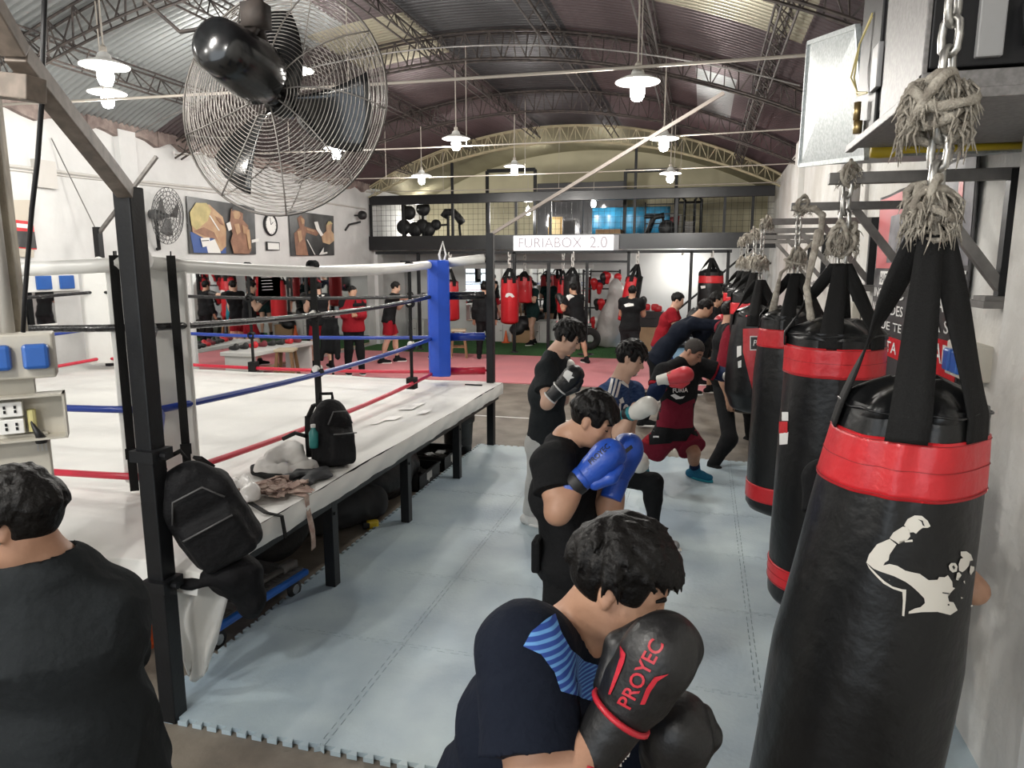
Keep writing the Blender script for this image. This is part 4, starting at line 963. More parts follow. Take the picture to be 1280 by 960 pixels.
b = MB(); P = A+[mid]+[p+off for p in A]; b.add(P, [(0, 1, 4), (1, 2, 4), (2, 3, 4), (3, 0, 4), (0, 5, 6, 1), (1, 6, 7, 2), (2, 7, 8, 3), (3, 8, 5, 0), (5, 8, 7, 6)]); b.build('duct_sheet', M_galv, dc)
b = MB()
for p, q in ((0, 1), (1, 2), (2, 3), (3, 0)): b.bar(A[p], A[q], .022)
b.build('flange', M_galv, dc)
b = MB(); pa = aty(1090, 189, 3.55); pts = [pa, Vector((xr(3.5)+.05, 3.55, pa.z))]; b.tube([p for p in pts], .014, 10); o1 = thing('gas_pipe', 'yellow gas pipe with a taped end under the heater', 'pipe', tuple(pa))
b = MB(); b.tube([(0, 0, 0), (xr(3.5)+.05-pa.x, 0, 0)], .016, 10); b.build('pipe_run', mat('gas_yellow', (0.55, 0.40, 0.02), 0.45), o1, True)
b = MB(); b.tube([(-.005, 0, 0), (.03, 0, 0), (.09, 0, 0), (.1, 0, 0)], [.028, .032, .03, .018], 12); b.build('taped_end', mat('gas_yellow', (0.5, 0.4, 0.05)), o1, True)
b = MB(); [b.tube([(x, 0, -.02), (x, 0, .06)], .004, 5) for x in (.11, .37)]; b.build('hanger', M_dark, o1)
# shelf-like flue support and odd pipe seen under the duct
b = MB(); b.tube([(1.22, 7.0, 2.55), (1.22, 7.0, 3.9)], .085, 14); tag(b.build('flue_pipe', mat('flue_grey', (0.42, 0.40, 0.39), 0.5), None, True), 'grey vertical flue pipe on the right wall behind the duct', 'pipe')
# banners on the right wall
def banner(lab, ya, yb, z0, z1, kind, texts):
    xa = xr((ya+yb)/2)-.03; t = thing('banner', lab, 'banner', (xa, (ya+yb)/2, z0)); w = yb-ya; h = z1-z0
    def fn(u, v): return Vector((-.012+.012*math.sin(u*6+v*3), -(u-.5)*w*-1, v*h))
    b = MB(); b.grid(lambda u, v: fn(u, v), 24, 40); o = b.build('banner_cloth', kind, t, True); o.modifiers.new('s', 'SOLIDIFY').thickness = .004
    bpy.context.view_layer.update()
    def put(nm, vf, m, off, s=.05): decal(nm, vf, lambda y, z: (Vector((xa-.5, y, z)), Vector((1, 0, 0))), o, m, t, step=s, off=off)
    return t, put
M_bblk = mat('banner_black', (0.03, 0.028, 0.03), 0.5); M_bred = mat('banner_red', (0.50, 0.09, 0.10), 0.5); M_bgrey = mat('banner_grey', (0.22, 0.21, 0.23), 0.5, col2=(0.07, 0.07, 0.08), vscale=5); M_bskin = mat('banner_figure', (0.50, 0.33, 0.24), 0.5)
def R4(y0, z0, y1, z1): return [(y0, z0), (y1, z0), (y1, z1), (y0, z1)]
def T2(s, cy, cz, wid, hgt):
    v, f = text2d(s, 1, .01); xs = [p[0] for p in v]; ys = [p[1] for p in v]; sx = wid/(max(xs)-min(xs)); sy = hgt/(max(ys)-min(ys)); mx = (max(xs)+min(xs))/2; my = (max(ys)+min(ys))/2
    return [(cy-(x-mx)*sx, cz+(y-my)*sy) for x, y in v], f
t, put = banner('red and black motivational banner on the right wall behind the straps, farther one', 5.2, 6.2, 1.15, 2.62, M_bblk, None)
put('red_top', poly2d([R4(5.22, 2.08, 6.18, 2.60)]), M_bred, .003, .1); put('grey_block', poly2d([R4(5.25, 2.12, 5.75, 2.45)]), mat('banner_grey', (0.2, 0.2, 0.2)), .005, .1)
put('white_block', poly2d([R4(5.45, 1.96, 5.95, 2.06)]), M_text_w, .005, .1)
for s, z, wd, hh in (('HACELO', 2.01, .45, .07), ('INCLUSO', 1.90, .85, .07), ('NO PUEDES', 1.79, .85, .07), ('EL QUE TE', 1.67, .85, .07), ('APRETA', 1.53, .7, .08)):
    if z < 1.6: put('red_bar', poly2d([R4(5.22, 1.46, 6.1, 1.60)]), M_red, .003, .1)
    put('lettering', T2(s, 5.7, z, wd, hh), M_text_k if z > 1.95 else M_text_w, .006, .1)
t, put = banner('black and grey motivational banner on the right wall nearest the heavy bags', 4.05, 4.92, 1.45, 2.66, M_bblk, None)
put('grey_photo', poly2d([R4(4.08, 2.10, 4.9, 2.64)]), mat('banner_grey', (.2, .2, .2)), .003, .1)
put('figure', poly2d([[(4.25, 2.1), (4.75, 2.1), (4.72, 2.2), (4.6, 2.27), (4.58, 2.42), (4.5, 2.5), (4.42, 2.42), (4.4, 2.27), (4.28, 2.2)]]), M_bskin, .005, .1); put('red_mark', poly2d([R4(4.2, 2.4, 4.26, 2.55)]), M_red, .006, .1)
for s, z, wd, hh in (('SIEMPRE', 2.02, .8, .11), ('MOTIVADO,', 1.88, .8, .09), ('PARA A SER', 1.77, .8, .07), ('OBLIGADO', 1.62, .8, .11)):
    if z < 1.7: put('red_bar', poly2d([R4(4.07, 1.50, 4.9, 1.70)]), M_red, .003, .1)
    put('lettering', T2(s, 4.48, z, wd, hh), M_text_w, .006, .1)
sk = thing('wall_socket', 'old cream socket box with blue outlets on the right wall beside the near bag', 'socket', (xr(3.85)-.0, 3.85, 1.64))
b = MB(); b.box(-.10, -.16, -.08, .03, .16, .09); b.build('socket_box', M_box, sk, bevel=.008)
for dy in (-.05, .07):
    b = MB(); b.cbox((-.11, dy, 0), (.02, .045, .055)); b.build('outlet', M_bsock, sk, bevel=.01)
sk2 = thing('wall_socket', 'small socket box with dangling cable on the right wall between the brackets', 'socket', (xr(6.9)-.01, 6.9, 1.7))
b = MB(); b.box(-.07, -.08, -.08, .0, .08, .08); b.build('socket_box', M_box, sk2, bevel=.006); b = MB(); b.tube([(-.05, 0, .08), (-.08, .02, .2), (-.05, .05, .35), (-.06, .03, .5)], .007, 6); b.build('cable', M_dark, sk2)
# big industrial fan hanging at the upper left
fc = aty(352, 128, 2.25); fan = thing('industrial_fan', 'large black industrial fan with wire cage hanging at the upper left', 'fan', tuple(fc))
mot0 = aty(262, 50, 1.90); mot1 = aty(330, 98, 2.18); fax = (mot1-mot0).normalized()
FR = fax.to_track_quat('Z', 'Y').to_matrix()
mc = aty(300, 76, 2.04)-fc; dcen = Vector((0, 0, 0))
M_fan = mat('fan_black', (0.012, 0.013, 0.014), 0.22, coat=.6); M_wire = mat('fan_wire', (0.28, 0.26, 0.24), 0.35, .6)
b = MB(); b.lathe([(.001, -.145), (.056, -.142), (.078, -.125), (.09, -.06), (.099, .03), (.099, .105), (.082, .128), (.001, .135)], mc, 28, FR); b.build('motor_housing', M_fan, fan, True)
b = MB(); [b.bar(mc+FR @ Vector((.05*math.cos(a)*.4, .05*math.sin(a)*.4, -.128)), mc+FR @ Vector((.058*math.cos(a), .058*math.sin(a), -.124)), .006, .004) for a in [i*PI/7 for i in range(14)]]; b.build('vent_slot', M_dark, fan)
RF = .385
def cage(sgn, rings, depth):
    b = MB()
    for k in range(rings):
        f = (k+1)/rings; r = RF*(.16+.84*f); z = sgn*depth*(1-f**2.2)
        b.tube([FR @ Vector((r*math.cos(a), r*math.sin(a), z)) for a in [2*PI*i/56 for i in range(56)]], .0016, 4, closed=True)
    for j in range(9):
        a = 2*PI*j/9+.2; b.tube([FR @ Vector((RF*(.14+.86*f)*math.cos(a+.25*f), RF*(.14+.86*f)*math.sin(a+.25*f), sgn*depth*(1-f**2.2)+.003*sgn)) for f in [i/10 for i in range(11)]], .0026, 5)
    b.tube([FR @ Vector((RF*math.cos(a), RF*math.sin(a), 0)) for a in [2*PI*i/56 for i in range(56)]], .0045, 6, closed=True)
    return b.build('rear_guard' if sgn < 0 else 'front_guard', M_wire, fan, True, recalc=False)
cage(-1, 26, .09); cage(1, 26, .10)
for j in range(3):
    a0 = 2*PI*j/3-.55; b = MB()
    def bl(u, v):
        r = .05+(RF*.86-.05)*v; a = a0+(u-.5)*(1.0-.25*v)-.35*v; return FR @ Vector((r*math.cos(a), r*math.sin(a), (u-.5)*.11*(1-.4*v)+.01))
    b.grid(bl, 8, 12); o = b.build('blade', M_fan, fan, True); o.modifiers.new('s', 'SOLIDIFY').thickness = .003
b = MB(); b.lathe([(.001, -.03), (.05, -.03), (.05, .04), (.03, .06), (.001, .065)], (0, 0, 0), 20, FR); b.lathe([(.03, -.1), (.03, 0)], (0, 0, 0), 10, FR); b.build('hub', M_fan, fan, True)
hp = aty(320, 20, 2.06)-fc; b = MB(); b.bar(mc+FR @ Vector((0, 0, .02))+Vector((0, 0, .07)), hp, .028, .05); b.tube([hp, hp+Vector((.0, .0, .22)), hp+Vector((0, 0, roof_z(-1.3)-fc.z-hp.z))], .025, 10); b.cbox(hp, (.035, .03, .035)); b.bar(hp, Vector((.02, -.1, .14)), .02); b.build('hanging_bracket', M_rust, fan, True)
b = MB(); b.tube([mc+FR @ Vector((0, .05, -.12)), aty(225, 40, 2.0)-fc, aty(180, 0, 2.0)-fc, aty(165, -30, 2.0)-fc], .006, 6); b.build('power_cord', M_rust, fan, True)
b = MB(); b.tube([mc+FR @ Vector((.02, -.088, -.02)), mc+FR @ Vector((.03, -.092, .03)), mc+FR @ Vector((.0, -.09, .05))], .002, 5); b.build('badge', mat('badge', (0.4, 0.4, 0.4), 0.4), fan)
# ================================================================== mezzanine and far end
M_fas = mat('fascia_black', (0.006, 0.0065, 0.008), 0.3, coat=.12)
b = MB(); b.box(XL+.02, 16.95, 2.49, xr(17)-.02, 17.05, 2.84); b.box(XL+.02, 17.05, 2.56, xr(17)-.02, YB, 2.74)
o = struct(b.build('ceiling_mezzanine', M_fas)); tag(o, 'black fronted mezzanine floor across the far end')
b = MB(); b.add([(XL, 19.3, 0), (xr(19), 19.3, 0), (xr(19), 19.3, 2.56), (XL, 19.3, 2.56)], [(0, 1, 2, 3)]); b.add([(XL, 19.45, 0), (xr(19), 19.45, 0), (xr(19), 19.45, 2.56), (XL, 19.45, 2.56)], [(3, 2, 1, 0)])
struct(b.build('wall_partition', mat('grey_white_wall', (0.66, 0.67, 0.66), .85, var=.06, vscale=3)))
rail = thing('mezzanine_railing', 'black railing with wire mesh along the mezzanine edge', 'railing', (-3.4, 17.0, 2.84))
b = MB(); b.box(XL+.05+3.4, -.05, .78, xr(17)-.1+3.4, .05, 1.01); b.build('top_rail', M_fas, rail, bevel=.01)
for px in (504, 566, 611, 645, 688, 727, 793, 845, 905, 940, 464):
    x = aty(px, 280, 17).x+3.4; b = MB(); zt = roof_z(x-3.4)-2.84-.4 if px in (566, 793) else .8
    b.box(x-.03, -.03, 0, x+.03, .03, zt); b.build('post', M_black, rail)
b = MB(); x = XL+.1
while x < xr(17)-.1: b.box(x-.003+3.4, -.003, 0, x+.003+3.4, .003, .78); x += .13
for k in range(1, 6): b.box(XL+.1+3.4, -.003, k*.13-.003, xr(17)-.1+3.4, .003, k*.13+.003)
b.build('wire_mesh', M_black, rail)
# illuminated sign with pale letters
sg = thing('lit_sign', 'white lit sign reading FURIABOX 2.0 on the mezzanine front', 'sign', (aty(703.5, 304, 16.9).x, 16.9, aty(703, 304, 16.9).z))
hw = (aty(766, 304, 16.9).x-aty(641, 304, 16.9).x)/2
b = MB(); b.box(-hw, -.03, -.20, hw, .04, .185); pan = b.build('light_panel', mat('sign_light', (1, 1, 1), .5, emit=.62), sg, bevel=.01)
for s, cx, w in (('FURIABOX', -.32, 1.55), ('2.0', .86, .42)):
    v, f = text2d(s, 1, 0); xs = [p[0] for p in v]; k = w/(max(xs)-min(xs)); b = MB(); b.add([(cx+x*k, -.034, y*k*1.05) for x, y in v], f)
    b.build('lettering', mat('sign_grey', (0.42, 0.38, 0.41), .6, emit=.25), sg, recalc=False)
b = MB(); b.box(hw, -.02, -.2, hw+.12, .04, .18); b.build('sign_end', mat('sign_frame', (.35, .36, .38), .4), sg)
# things on the mezzanine
def P17(px, py, y): return aty(px, py, y)
for px in ((609, 669), (782, 846)):
    a, c = aty(px[0], 214, 19.0), aty(px[1], 214, 19.0); t = thing('door_frame', 'black steel door frame on the mezzanine, %s' % ('left of the arch crown' if px[0] < 700 else 'right of the arch crown'), 'door frame', (a.x, 19.0, 2.75)); W = c.x-a.x; Z = a.z-2.75
    b = MB(); b.bar((0, 0, 0), (0, 0, Z), .08); b.bar((W, 0, 0), (W, 0, Z), .08); b.build('jamb', M_black, t); b = MB(); b.bar((0, 0, Z), (W, 0, Z), .09); b.build('lintel', M_black, t)
a, c = aty(671, 290, 20.2), aty(782, 226, 20.2)
b = MB(); b.box(a.x, 20.2, 2.75, c.x, 20.25, c.z); tag(b.build('dark_glass_panel', mat('dark_glass', (.09, .09, .095), .08, .4), bevel=.01), 'dark reflecting glass partition in the middle of the mezzanine', 'partition')
a, c = aty(740, 290, 20.1), aty(838, 258, 20.1)
b = MB(); b.grid(lambda u, v: (a.x+(c.x-a.x)*u, 20.1+.03*math.sin(u*19), 2.95+(c.z-2.95)*v), 30, 4); o = b.build('blue_tarp', mat('tarp_blue', (.05, .33, .6), .3, var=.5, vscale=3), None, True); o.modifiers.new('s', 'SOLIDIFY').thickness = .01; tag(o, 'bright blue tarp hung at the back of the mezzanine', 'tarp')
p = aty(694, 285, 19.2); t = thing('pinboard', 'small yellow framed board standing on the mezzanine', 'board', (p.x, 19.2, 2.78))
b = MB(); b.box(-.19, -.02, 0, .19, .02, .62); b.build('board', mat('pine', (.55, .36, .14), .6), t); b = MB(); b.box(-.14, -.03, .05, .14, -.019, .55); b.build('panel', mat('pale_pine', (.7, .55, .3), .6), t)
p = aty(765, 290, 18.6); b = MB(); b.box(p.x-.4, 18.4, 2.745, p.x+.25, 18.9, 3.02); tag(b.build('storage_box', M_card, bevel=.02), 'brown cardboard box on the mezzanine floor behind the sign', 'box')
pr = thing('plate_rack', 'rack of black weight plates on the left part of the mezzanine', 'weights', (aty(520, 285, 18).x, 18, 2.75))
ox = pr.location.x
b = MB(); b.bar((-.3, 0, 0), (-.3, 0, .95), .05); b.bar((.2, 0, 0), (.2, 0, 1.0), .05); b.bar((-.5, 0, .03), (.5, 0, .03), .06); b.build('rack_frame', M_black, pr)
for px, py, r in ((511, 266, .19), (529, 261, .19), (505, 284, .2), (528, 283, .19), (519, 287, .2), (535, 287, .2), (545, 281, .14)):
    p = aty(px, py, 17.9); q = p-pr.location
    b = MB(); b.lathe([(.03, -.03), (r*.5, -.03), (r*.55, -.015), (r*.85, -.015), (r*.9, -.03), (r, -.025), (r, .025), (.03, .03)], q, 24, Matrix.Rotation(PI/2, 3, 'X')); b.build('weight_plate', M_dark, pr, True)
bm_ = thing('bench_machine', 'black padded exercise bench machine beside the weight plates', 'gym machine', (aty(567, 290, 18).x, 18, 2.75))
b = MB(); b.tube([(-.28, 0, .62), (-.2, 0, .74), (0, 0, .74), (.12, 0, .62), (.25, 0, .45)], .10, 10); b.build('pad', M_dark, bm_, True); b = MB(); b.bar((-.15, 0, 0), (-.15, 0, .7), .06); b.bar((.2, 0, 0), (.15, 0, .55), .05); b.bar((-.4, 0, .03), (.4, 0, .03), .06); b.bar((-.8, 0, .38), (-.15, 0, .42), .05); b.build('machine_frame', M_black, bm_)
st = thing('cable_machine', 'tall black cable weight machine at the right part of the mezzanine', 'gym machine', (aty(861, 290, 18.5).x, 18.5, 2.75))
b = MB(); b.tube([(-.3, 0, 0), (-.3, 0, .95), (-.22, 0, 1.05), (-.12, 0, .95), (-.12, 0, 0)], .035, 8); b.tube([(.12, 0, 0), (.12, 0, .95), (.2, 0, 1.05), (.28, 0, .95), (.28, 0, 0)], .035, 8); b.bar((-.3, 0, .9), (.28, 0, .9), .05); b.build('machine_frame', M_black, st, True)
b = MB(); [b.box(-.1, -.06, .03+.045*k, .1, .06, .065+.045*k) for k in range(9)]; b.build('weight_stack', M_grey, st)
sh = thing('wire_shelf', 'empty black wire shelf against the back wall on the mezzanine', 'shelf', (aty(825, 290, 19.5).x, 19.5, 2.75)); b = MB()
for x in (-.4, .4): b.bar((x, 0, 0), (x, 0, 1.0), .04)
for z in (.2, .45, .7, .95): b.bar((-.4, 0, z), (.4, 0, z), .03)
b.build('shelf_frame', M_black, sh)
p = aty(864, 281, 20.9); t = thing('small_poster', 'small red and white poster on the mezzanine back wall', 'poster', (p.x-.55, 20.97, p.z)); b = MB(); b.box(-.28, 0, -.3, .28, .02, .3); b.build('poster_sheet', M_text_w, t); b = MB(); b.add([(-.25, -.005, -.1), (.2, -.005, .0), (.22, -.005, .26), (-.2, -.005, .2)], [(0, 1, 2, 3)]); b.build('poster_print', M_text_r, t)
p = aty(822, 283, 17.8); t = thing('exercise_bike', 'dark exercise bike seen through the mezzanine mesh', 'gym machine', (p.x, 17.8, 2.75)); b = MB(); b.tube([(-.25, 0, .1), (-.1, 0, .5), (.15, 0, .55)], .07, 8); b.bar((.2, 0, 0), (.1, 0, .6), .06); b.box(-.32, -.1, .48, -.1, .1, .56); b.bar((-.3, 0, .03), (.35, 0, .03), .08); b.build('bike_frame', M_dark, t, True); b = MB(); b.lathe([(.02, -.04), (.2, -.04), (.2, .04), (.02, .04)], (.22, 0, .24), 18, Matrix.Rotation(PI/2, 3, 'X')); b.build('flywheel', M_dark, t, True)
# spotlight on the left wall corner
t = thing('wall_spotlight', 'black spotlight and arm on the left wall next to the mezzanine', 'spotlight', (XL+.02, 16.2, 3.1)); b = MB(); b.tube([(0, 0, .22), (.15, 0, .22)], .02, 8); b.lathe([(.001, -.07), (.1, -.05), (.11, .05), (.001, .07)], (.22, 0, .22), 16, Matrix.Rotation(PI/2, 3, 'X')); b.build('lamp_head', M_dark, t, True); b = MB(); b.tube([(.15, 0, .06), (.0, -.3, -.02), (-.0, -.5, -.16)], .025, 8); b.build('arm', M_dark, t, True)
# ------------------------------------------------------------------ gym rig with bags in front of the far wall
rig = thing('bag_rig', 'black steel rig across the far end from which bags hang', 'rig', (-3.4, 16.4, 0))
zt = aty(690, 315, 16.4).z; z2 = aty(690, 327, 16.4).z
b = MB(); b.bar((aty(470, 315, 16.4).x+3.4, 0, zt), (aty(915, 313, 16.4).x+3.4, 0, zt), .07); b.build('crossbar', M_black, rig); b = MB(); b.bar((aty(500, 327, 16.4).x+3.4, .02, z2), (aty(786, 327, 16.4).x+3.4, .02, z2), .05); b.build('crossbar', M_black, rig)
for px, top in ((643, zt), (686, z2), (734, z2), (786, zt), (864, zt), (910, zt), (523, zt)):
    x = aty(px, 330, 16.4).x+3.4; b = MB(); b.box(x-.035, -.035, .03, x+.035, .035, top); b.build('upright', M_black, rig)
    b = MB(); b.lathe([(.001, .025), (.2 if px == 734 else .1, .025), (.18 if px == 734 else .09, .05), (.001, .055)], (x, 0, 0), 16); b.build('foot', M_dark, rig)
M_bagred = mat('red_bag_vinyl', (.55, .012, .02), .35, bump=.15, bscale=12)
def rigbag(px, pa, pt, pb, R, y, lab, red=None, band=True, tilt=(0, 0), top=None):
    ap = aty(px, pa, y); zt_ = aty(px, pt, y).z; zb_ = aty(px, pb, y).z
    bands = ()
    if band: bands = ((zt_-.24, zt_-.08, M_red),)
    t, bd = heavy_bag(lab, (ap.x, y), R, zt_, zb_, ap.z, top or zt, tilt=tilt, bands=bands, seed=px, n=32, bodymat=M_bagred if red else None, grp='bags hanging from the far rig')
    if red == 'mix':
        bd.data.materials.append(M_bag)
        for p in bd.data.polygons:
            c = p.center
            if c.x > .0: p.material_index = 1
    b = MB(); chain(b, (0, -.01, .0), (0, -.01, (top or zt)-ap.z), .014, .12, .035); b.build('rope_sling', M_tape, t, True)
    return t, bd
M_red2 = M_red
t, bd = rigbag(563, 335, 352, 401, .2, 16.4, 'red bag with black top hanging right behind the blue corner pad', 'red', False)
t, bd = rigbag(637, 334, 348, 405, .21, 16.4, 'bright red bag with a white emblem hanging from the rig beside the far ring post', 'red', False)
decal('emblem', poly2d([[(631.5, 371), (633, 367), (636, 366), (640, 367), (643, 371), (640, 372), (637, 369.5), (634, 372)]]), from_view, bd, M_text_w, t, step=3, off=.01)
b = MB(); rigbag(656, 338, 346, 379, .19, 17.9, 'smaller red bag standing in for a mirror reflection, farther back beside the bright red bag', 'red', False, top=2.45)  # real bag added where only a mirrored bag appears
rigbag(716, 333, 345, 395, .21, 16.4, 'black bag hanging from the middle of the rig', None, False)
rigbag(704, 337, 350, 392, .13, 16.9, 'narrow red bag hanging left of the middle black bag', 'red', False, top=2.42)
rigbag(797, 329, 346, 402, .2, 16.4, 'half red half black bag swung to the left on the rig', 'mix', False, tilt=(.17, 0))
t, bd = rigbag(890, 321, 340, 392, .27, 16.4, 'black bag with red band hanging at the right end of the rig', None, True)
decal('emblem', poly2d([[(876, 357.5), (882, 357), (882, 360), (877, 361)]]), from_view, bd, M_text_w, t, step=3, off=.01)
# mirror and clutter below the mezzanine
a = aty(582, 336, 19.25); c = aty(738, 404, 19.25)
t = thing('wall_mirror', 'wide wall mirror under the mezzanine behind the hanging bags', 'mirror', ((a.x+c.x)/2, 19.27, c.z)); W = (c.x-a.x)/2; Hh = a.z-c.z
b = MB(); b.box(-W, -.01, 0, W, .01, Hh); b.build('mirror_pane', M_mirror, t); b = MB(); b.box(-W-.05, -.03, Hh, W+.05, .01, Hh+.12); b.build('frame', M_shade, t)
def cabinet(px0, px1, py, lab, m, y=18.9, h=.55):
    a = aty(px0, py, y); c = aty(px1, py, y); t = thing('low_cabinet', lab, 'cabinet', ((a.x+c.x)/2, y, 0)); W = (c.x-a.x)/2
    b = MB(); b.box(-W, -.25, .025, W, .2, h); b.build('body', m, t, bevel=.01); b = MB(); b.box(-W-.02, -.27, h, W+.02, .2, h+.03); b.build('top', m, t); b = MB(); b.box(-.004, -.256, .08, .004, -.248, h-.05); b.bar((-.08, -.26, h*.6), (-.03, -.26, h*.6), .015); b.build('handle', M_grey, t)
M_cab = mat('white_cabinet', (.62, .62, .6), .5)
cabinet(620, 643, 410, 'white low cabinet under the mirror left of the black heap', M_cab); cabinet(668, 686, 410, 'white low cabinet under the mirror right of the black heap', M_cab)
cabinet(516, 534, 410, 'white low cabinet by the back wall left of the blue corner pad', M_cab); cabinet(749, 762, 415, 'small black cabinet by the grey covered machine', M_dark, 18.4, .5)
lump('clothes_heap', 'heap of black clothes piled on a box under the mirror', 'clothes', [ell(tuple(aty(655, 404, 18.7)), (.32, .25, .2)), ell(tuple(aty(648, 412, 18.6)), (.25, .2, .2)), ell(tuple(aty(664, 398, 18.7)), (.15, .15, .14))], M_tarp, vox=.03, k=.06, wr=(.03, 12, 5))
p = aty(655, 422, 18.7); b = MB(); b.box(p.x-.3, 18.5, .025, p.x+.3, 18.95, .36); tag(b.build('cardboard_box', M_card, bevel=.01), 'cardboard box under the heap of black clothes', 'box')
q = aty(765, 395, 18.2); lump('covered_machine', 'bulky machine covered with crinkled grey plastic by the rig', 'covered machine', [ell((q.x, 18.2, .55), (.36, .3, .62)), ell((q.x+.1, 18.2, 1.25), (.26, .22, .55)), ell((q.x-.2, 18.1, .3), (.25, .25, .33)), plane((q.x, 18.2, .03), (0, 0, -1))], mat('grey_plastic', (.50, .49, .47), .3, bump=.8, bscale=9), vox=.035, k=.1, wr=(.04, 9, 6))
rk = thing('gear_rack', 'rack crowded with red and black boxing gear beside the grey covered machine', 'rack', (aty(752, 400, 18.6).x, 18.6, 0)); b = MB()
for x in (-.5, .45): b.bar((x, 0, .03), (x, 0, 2.0), .05)
for z in (.5, 1.0, 1.5, 1.95): b.bar((-.5, 0, z), (.45, 0, z), .04)
b.build('rack_frame', M_black, rk)
rg = random.Random(3)
for k in range(22):
    m = rg.choice([M_red, M_dark, M_dark, M_text_w, M_red, mat('navy_cloth', (.02, .03, .09), .7)]); z = rg.choice([.55, 1.05, 1.55, 1.75]); p = tuple(Vector(rk.location)+Vector((rg.uniform(-.45, .45), rg.uniform(-.2, .02), z+rg.uniform(.0, .15))))
    o = sdf_obj('boxing_glove', [ell(p, (.10, .09, .11)), cap(p, (p[0], p[1], p[2]-.16), .06), ell((p[0]+.07, p[1]-.03, p[2]), (.035, .035, .07))], m, None, vox=.028, k=.03); tag(o, '%s boxing glove on the %s shelf of the gear rack beside the grey covered machine' % ({'red_vinyl': 'red', 'dark_plastic': 'black', 'white_print': 'white', 'navy_cloth': 'navy'}[m.name], {.55: 'lowest', 1.05: 'second', 1.55: 'third', 1.75: 'top'}[z]), 'boxing glove', 'gear in the rack by the covered machine')
bx_ = aty(813, 432, 17.6); t = thing('cardboard_box', 'tall cardboard box with black top panel by the white far wall', 'box', (bx_.x, 17.6, .022)); zt3 = aty(813, 389, 17.6).z
b = MB(); b.box(-.27, -.2, 0, .27, .25, zt3*.60); b.build('box_body', M_card, t, bevel=.01); b = MB(); b.box(-.28, -.21, zt3*.60, .28, .26, zt3-.02); b.box(-.15, -.215, zt3*.8, .15, -.2, zt3*.86); b.build('box_top', M_dark, t, bevel=.01)
for dx, dz in ((-.12, .1), (.08, .1), (.16, .06)): tag(sdf_obj('red_pad', [rbox((bx_.x+dx, 17.6, zt3+dz), (.09, .09, .08), None, .03)], M_red, None, vox=.03), 'red punching pad lying on the tall cardboard box, %s of three' % ('leftmost' if dx < 0 else 'middle one' if dx < .1 else 'rightmost'), 'pad', 'red pads on the tall cardboard box')
# stair along the right end
t = thing('staircase', 'black staircase with sloping handrail rising behind the far bags to the mezzanine', 'stairs', (-.6, 18.7, 0)); b = MB()
for k in range(9): b.box(.0+.24*k, -.3, .26*k+.05, .28+.24*k, .35, .26*k+.10)
b.build('tread', M_black, t); b = MB(); b.bar((-.1, -.36, .9), (1.7, -.36, 2.5), .05); b.bar((-.1, -.36, .05), (-.1, -.36, .95), .05); b.bar((.0, -.36, .0), (1.9, -.36, 2.2), .06); b.build('handrail', M_black, t)
tag(MB().lathe([(.12, -.1), (.25, -.1), (.28, 0), (.25, .1), (.12, .1), (.1, 0), (.12, -.1)], tuple(aty(737, 425, 17.4)-Vector((0, 0, -.03))), 24, Matrix.Rotation(PI/2, 3, 'X'), cap=False).build('spare_tyre', mat('old_rubber', (.02, .02, .02)), None, True), 'small black tyre standing by the foot of the rig', 'tyre')
b = MB(); p = aty(633, 427, 18.5); b.lathe([(.12, 0), (.12, .02), (.07, .03), (.015, .33), (.001, .335)], (p.x, 18.45, .025), 14); tag(b.build('training_cone', mat('cone_orange', (.7, .1, .03))), 'small orange cone in front of the white cabinet on the turf', 'cone')
b = MB(); a = aty(467, 335, 19.2); c = aty(508, 335, 19.2); b.box(a.x, 19.2, .025, c.x, 19.28, a.z); b.build; o = struct(b.build('door_1', mat('grey_door', (.30, .30, .30), .5), bevel=.01)); tag(o, 'grey door in the far left corner')
# ================================================================== left wall: mirror, posters, clock, fan
MY0, MY1 = 10.25, 16.75
t = thing('wall_mirror', 'long mirror covering the lower left wall beyond the ring', 'mirror', (XL+.02, (MY0+MY1)/2, .12)); Wm = (MY1-MY0)/2
b = MB(); b.box(-.01, -Wm, 0, .012, Wm, 1.93); b.build('mirror_pane', M_mirror, t); b = MB(); b.bar((.0, -Wm, -.02), (.0, Wm, -.02), .04); b.build('edge_trim', mat('pale_wood', (.5, .42, .3), .6), t)
t = thing('wall_mirror', 'small mirror on the left wall at the left edge behind the ropes', 'mirror', (XL+.02, atx(35, 372, XL).y, atx(35, 372, XL).z)); b = MB(); b.box(-.01, -.35, -.36, .012, .35, .34); b.build('mirror_pane', M_mirror, t); b = MB(); [b.bar((0, -.36, z), (0, .36, z), .03) for z in (-.37, .35)]; b.build('frame', M_shade, t)
def flat(name, lab, cat, px, layers, m, th=.02):
    p0 = [atx(q[0], q[1], XL+.02) for q in px]; y0 = min(p.y for p in p0); y1 = max(p.y for p in p0); z0 = min(p.z for p in p0); z1 = max(p.z for p in p0)
    t = thing(name, lab, cat, (XL+.02, (y0+y1)/2, z0)); b = MB(); b.prism([(0, p.y-(y0+y1)/2, p.z-z0) for p in p0], (0, 0, 0), (th, 0, 0)); b.build('sheet', m, t)
    for k, (nm, mm, poly) in enumerate(layers):
        b = MB(); P = [(th+.004+.003*k, (y0+(y1-y0)*u)-(y0+y1)/2, (z1-z0)*(1-v)) for u, v in poly]; b.prism(P, (0, 0, 0), (.002, 0, 0)); b.build(nm, mm, t)
    return t
SK1 = mat('print_skin_light', (.55, .38, .22), .5, col2=(.42, .24, .14), vscale=5); SK2 = mat('print_skin_dark', (.36, .19, .12), .5, col2=(.22, .11, .07), vscale=6); PB = mat('print_blond', (.6, .5, .22), .5, var=.3, vscale=6); PBL = mat('print_blue', (.05, .1, .3), .5)
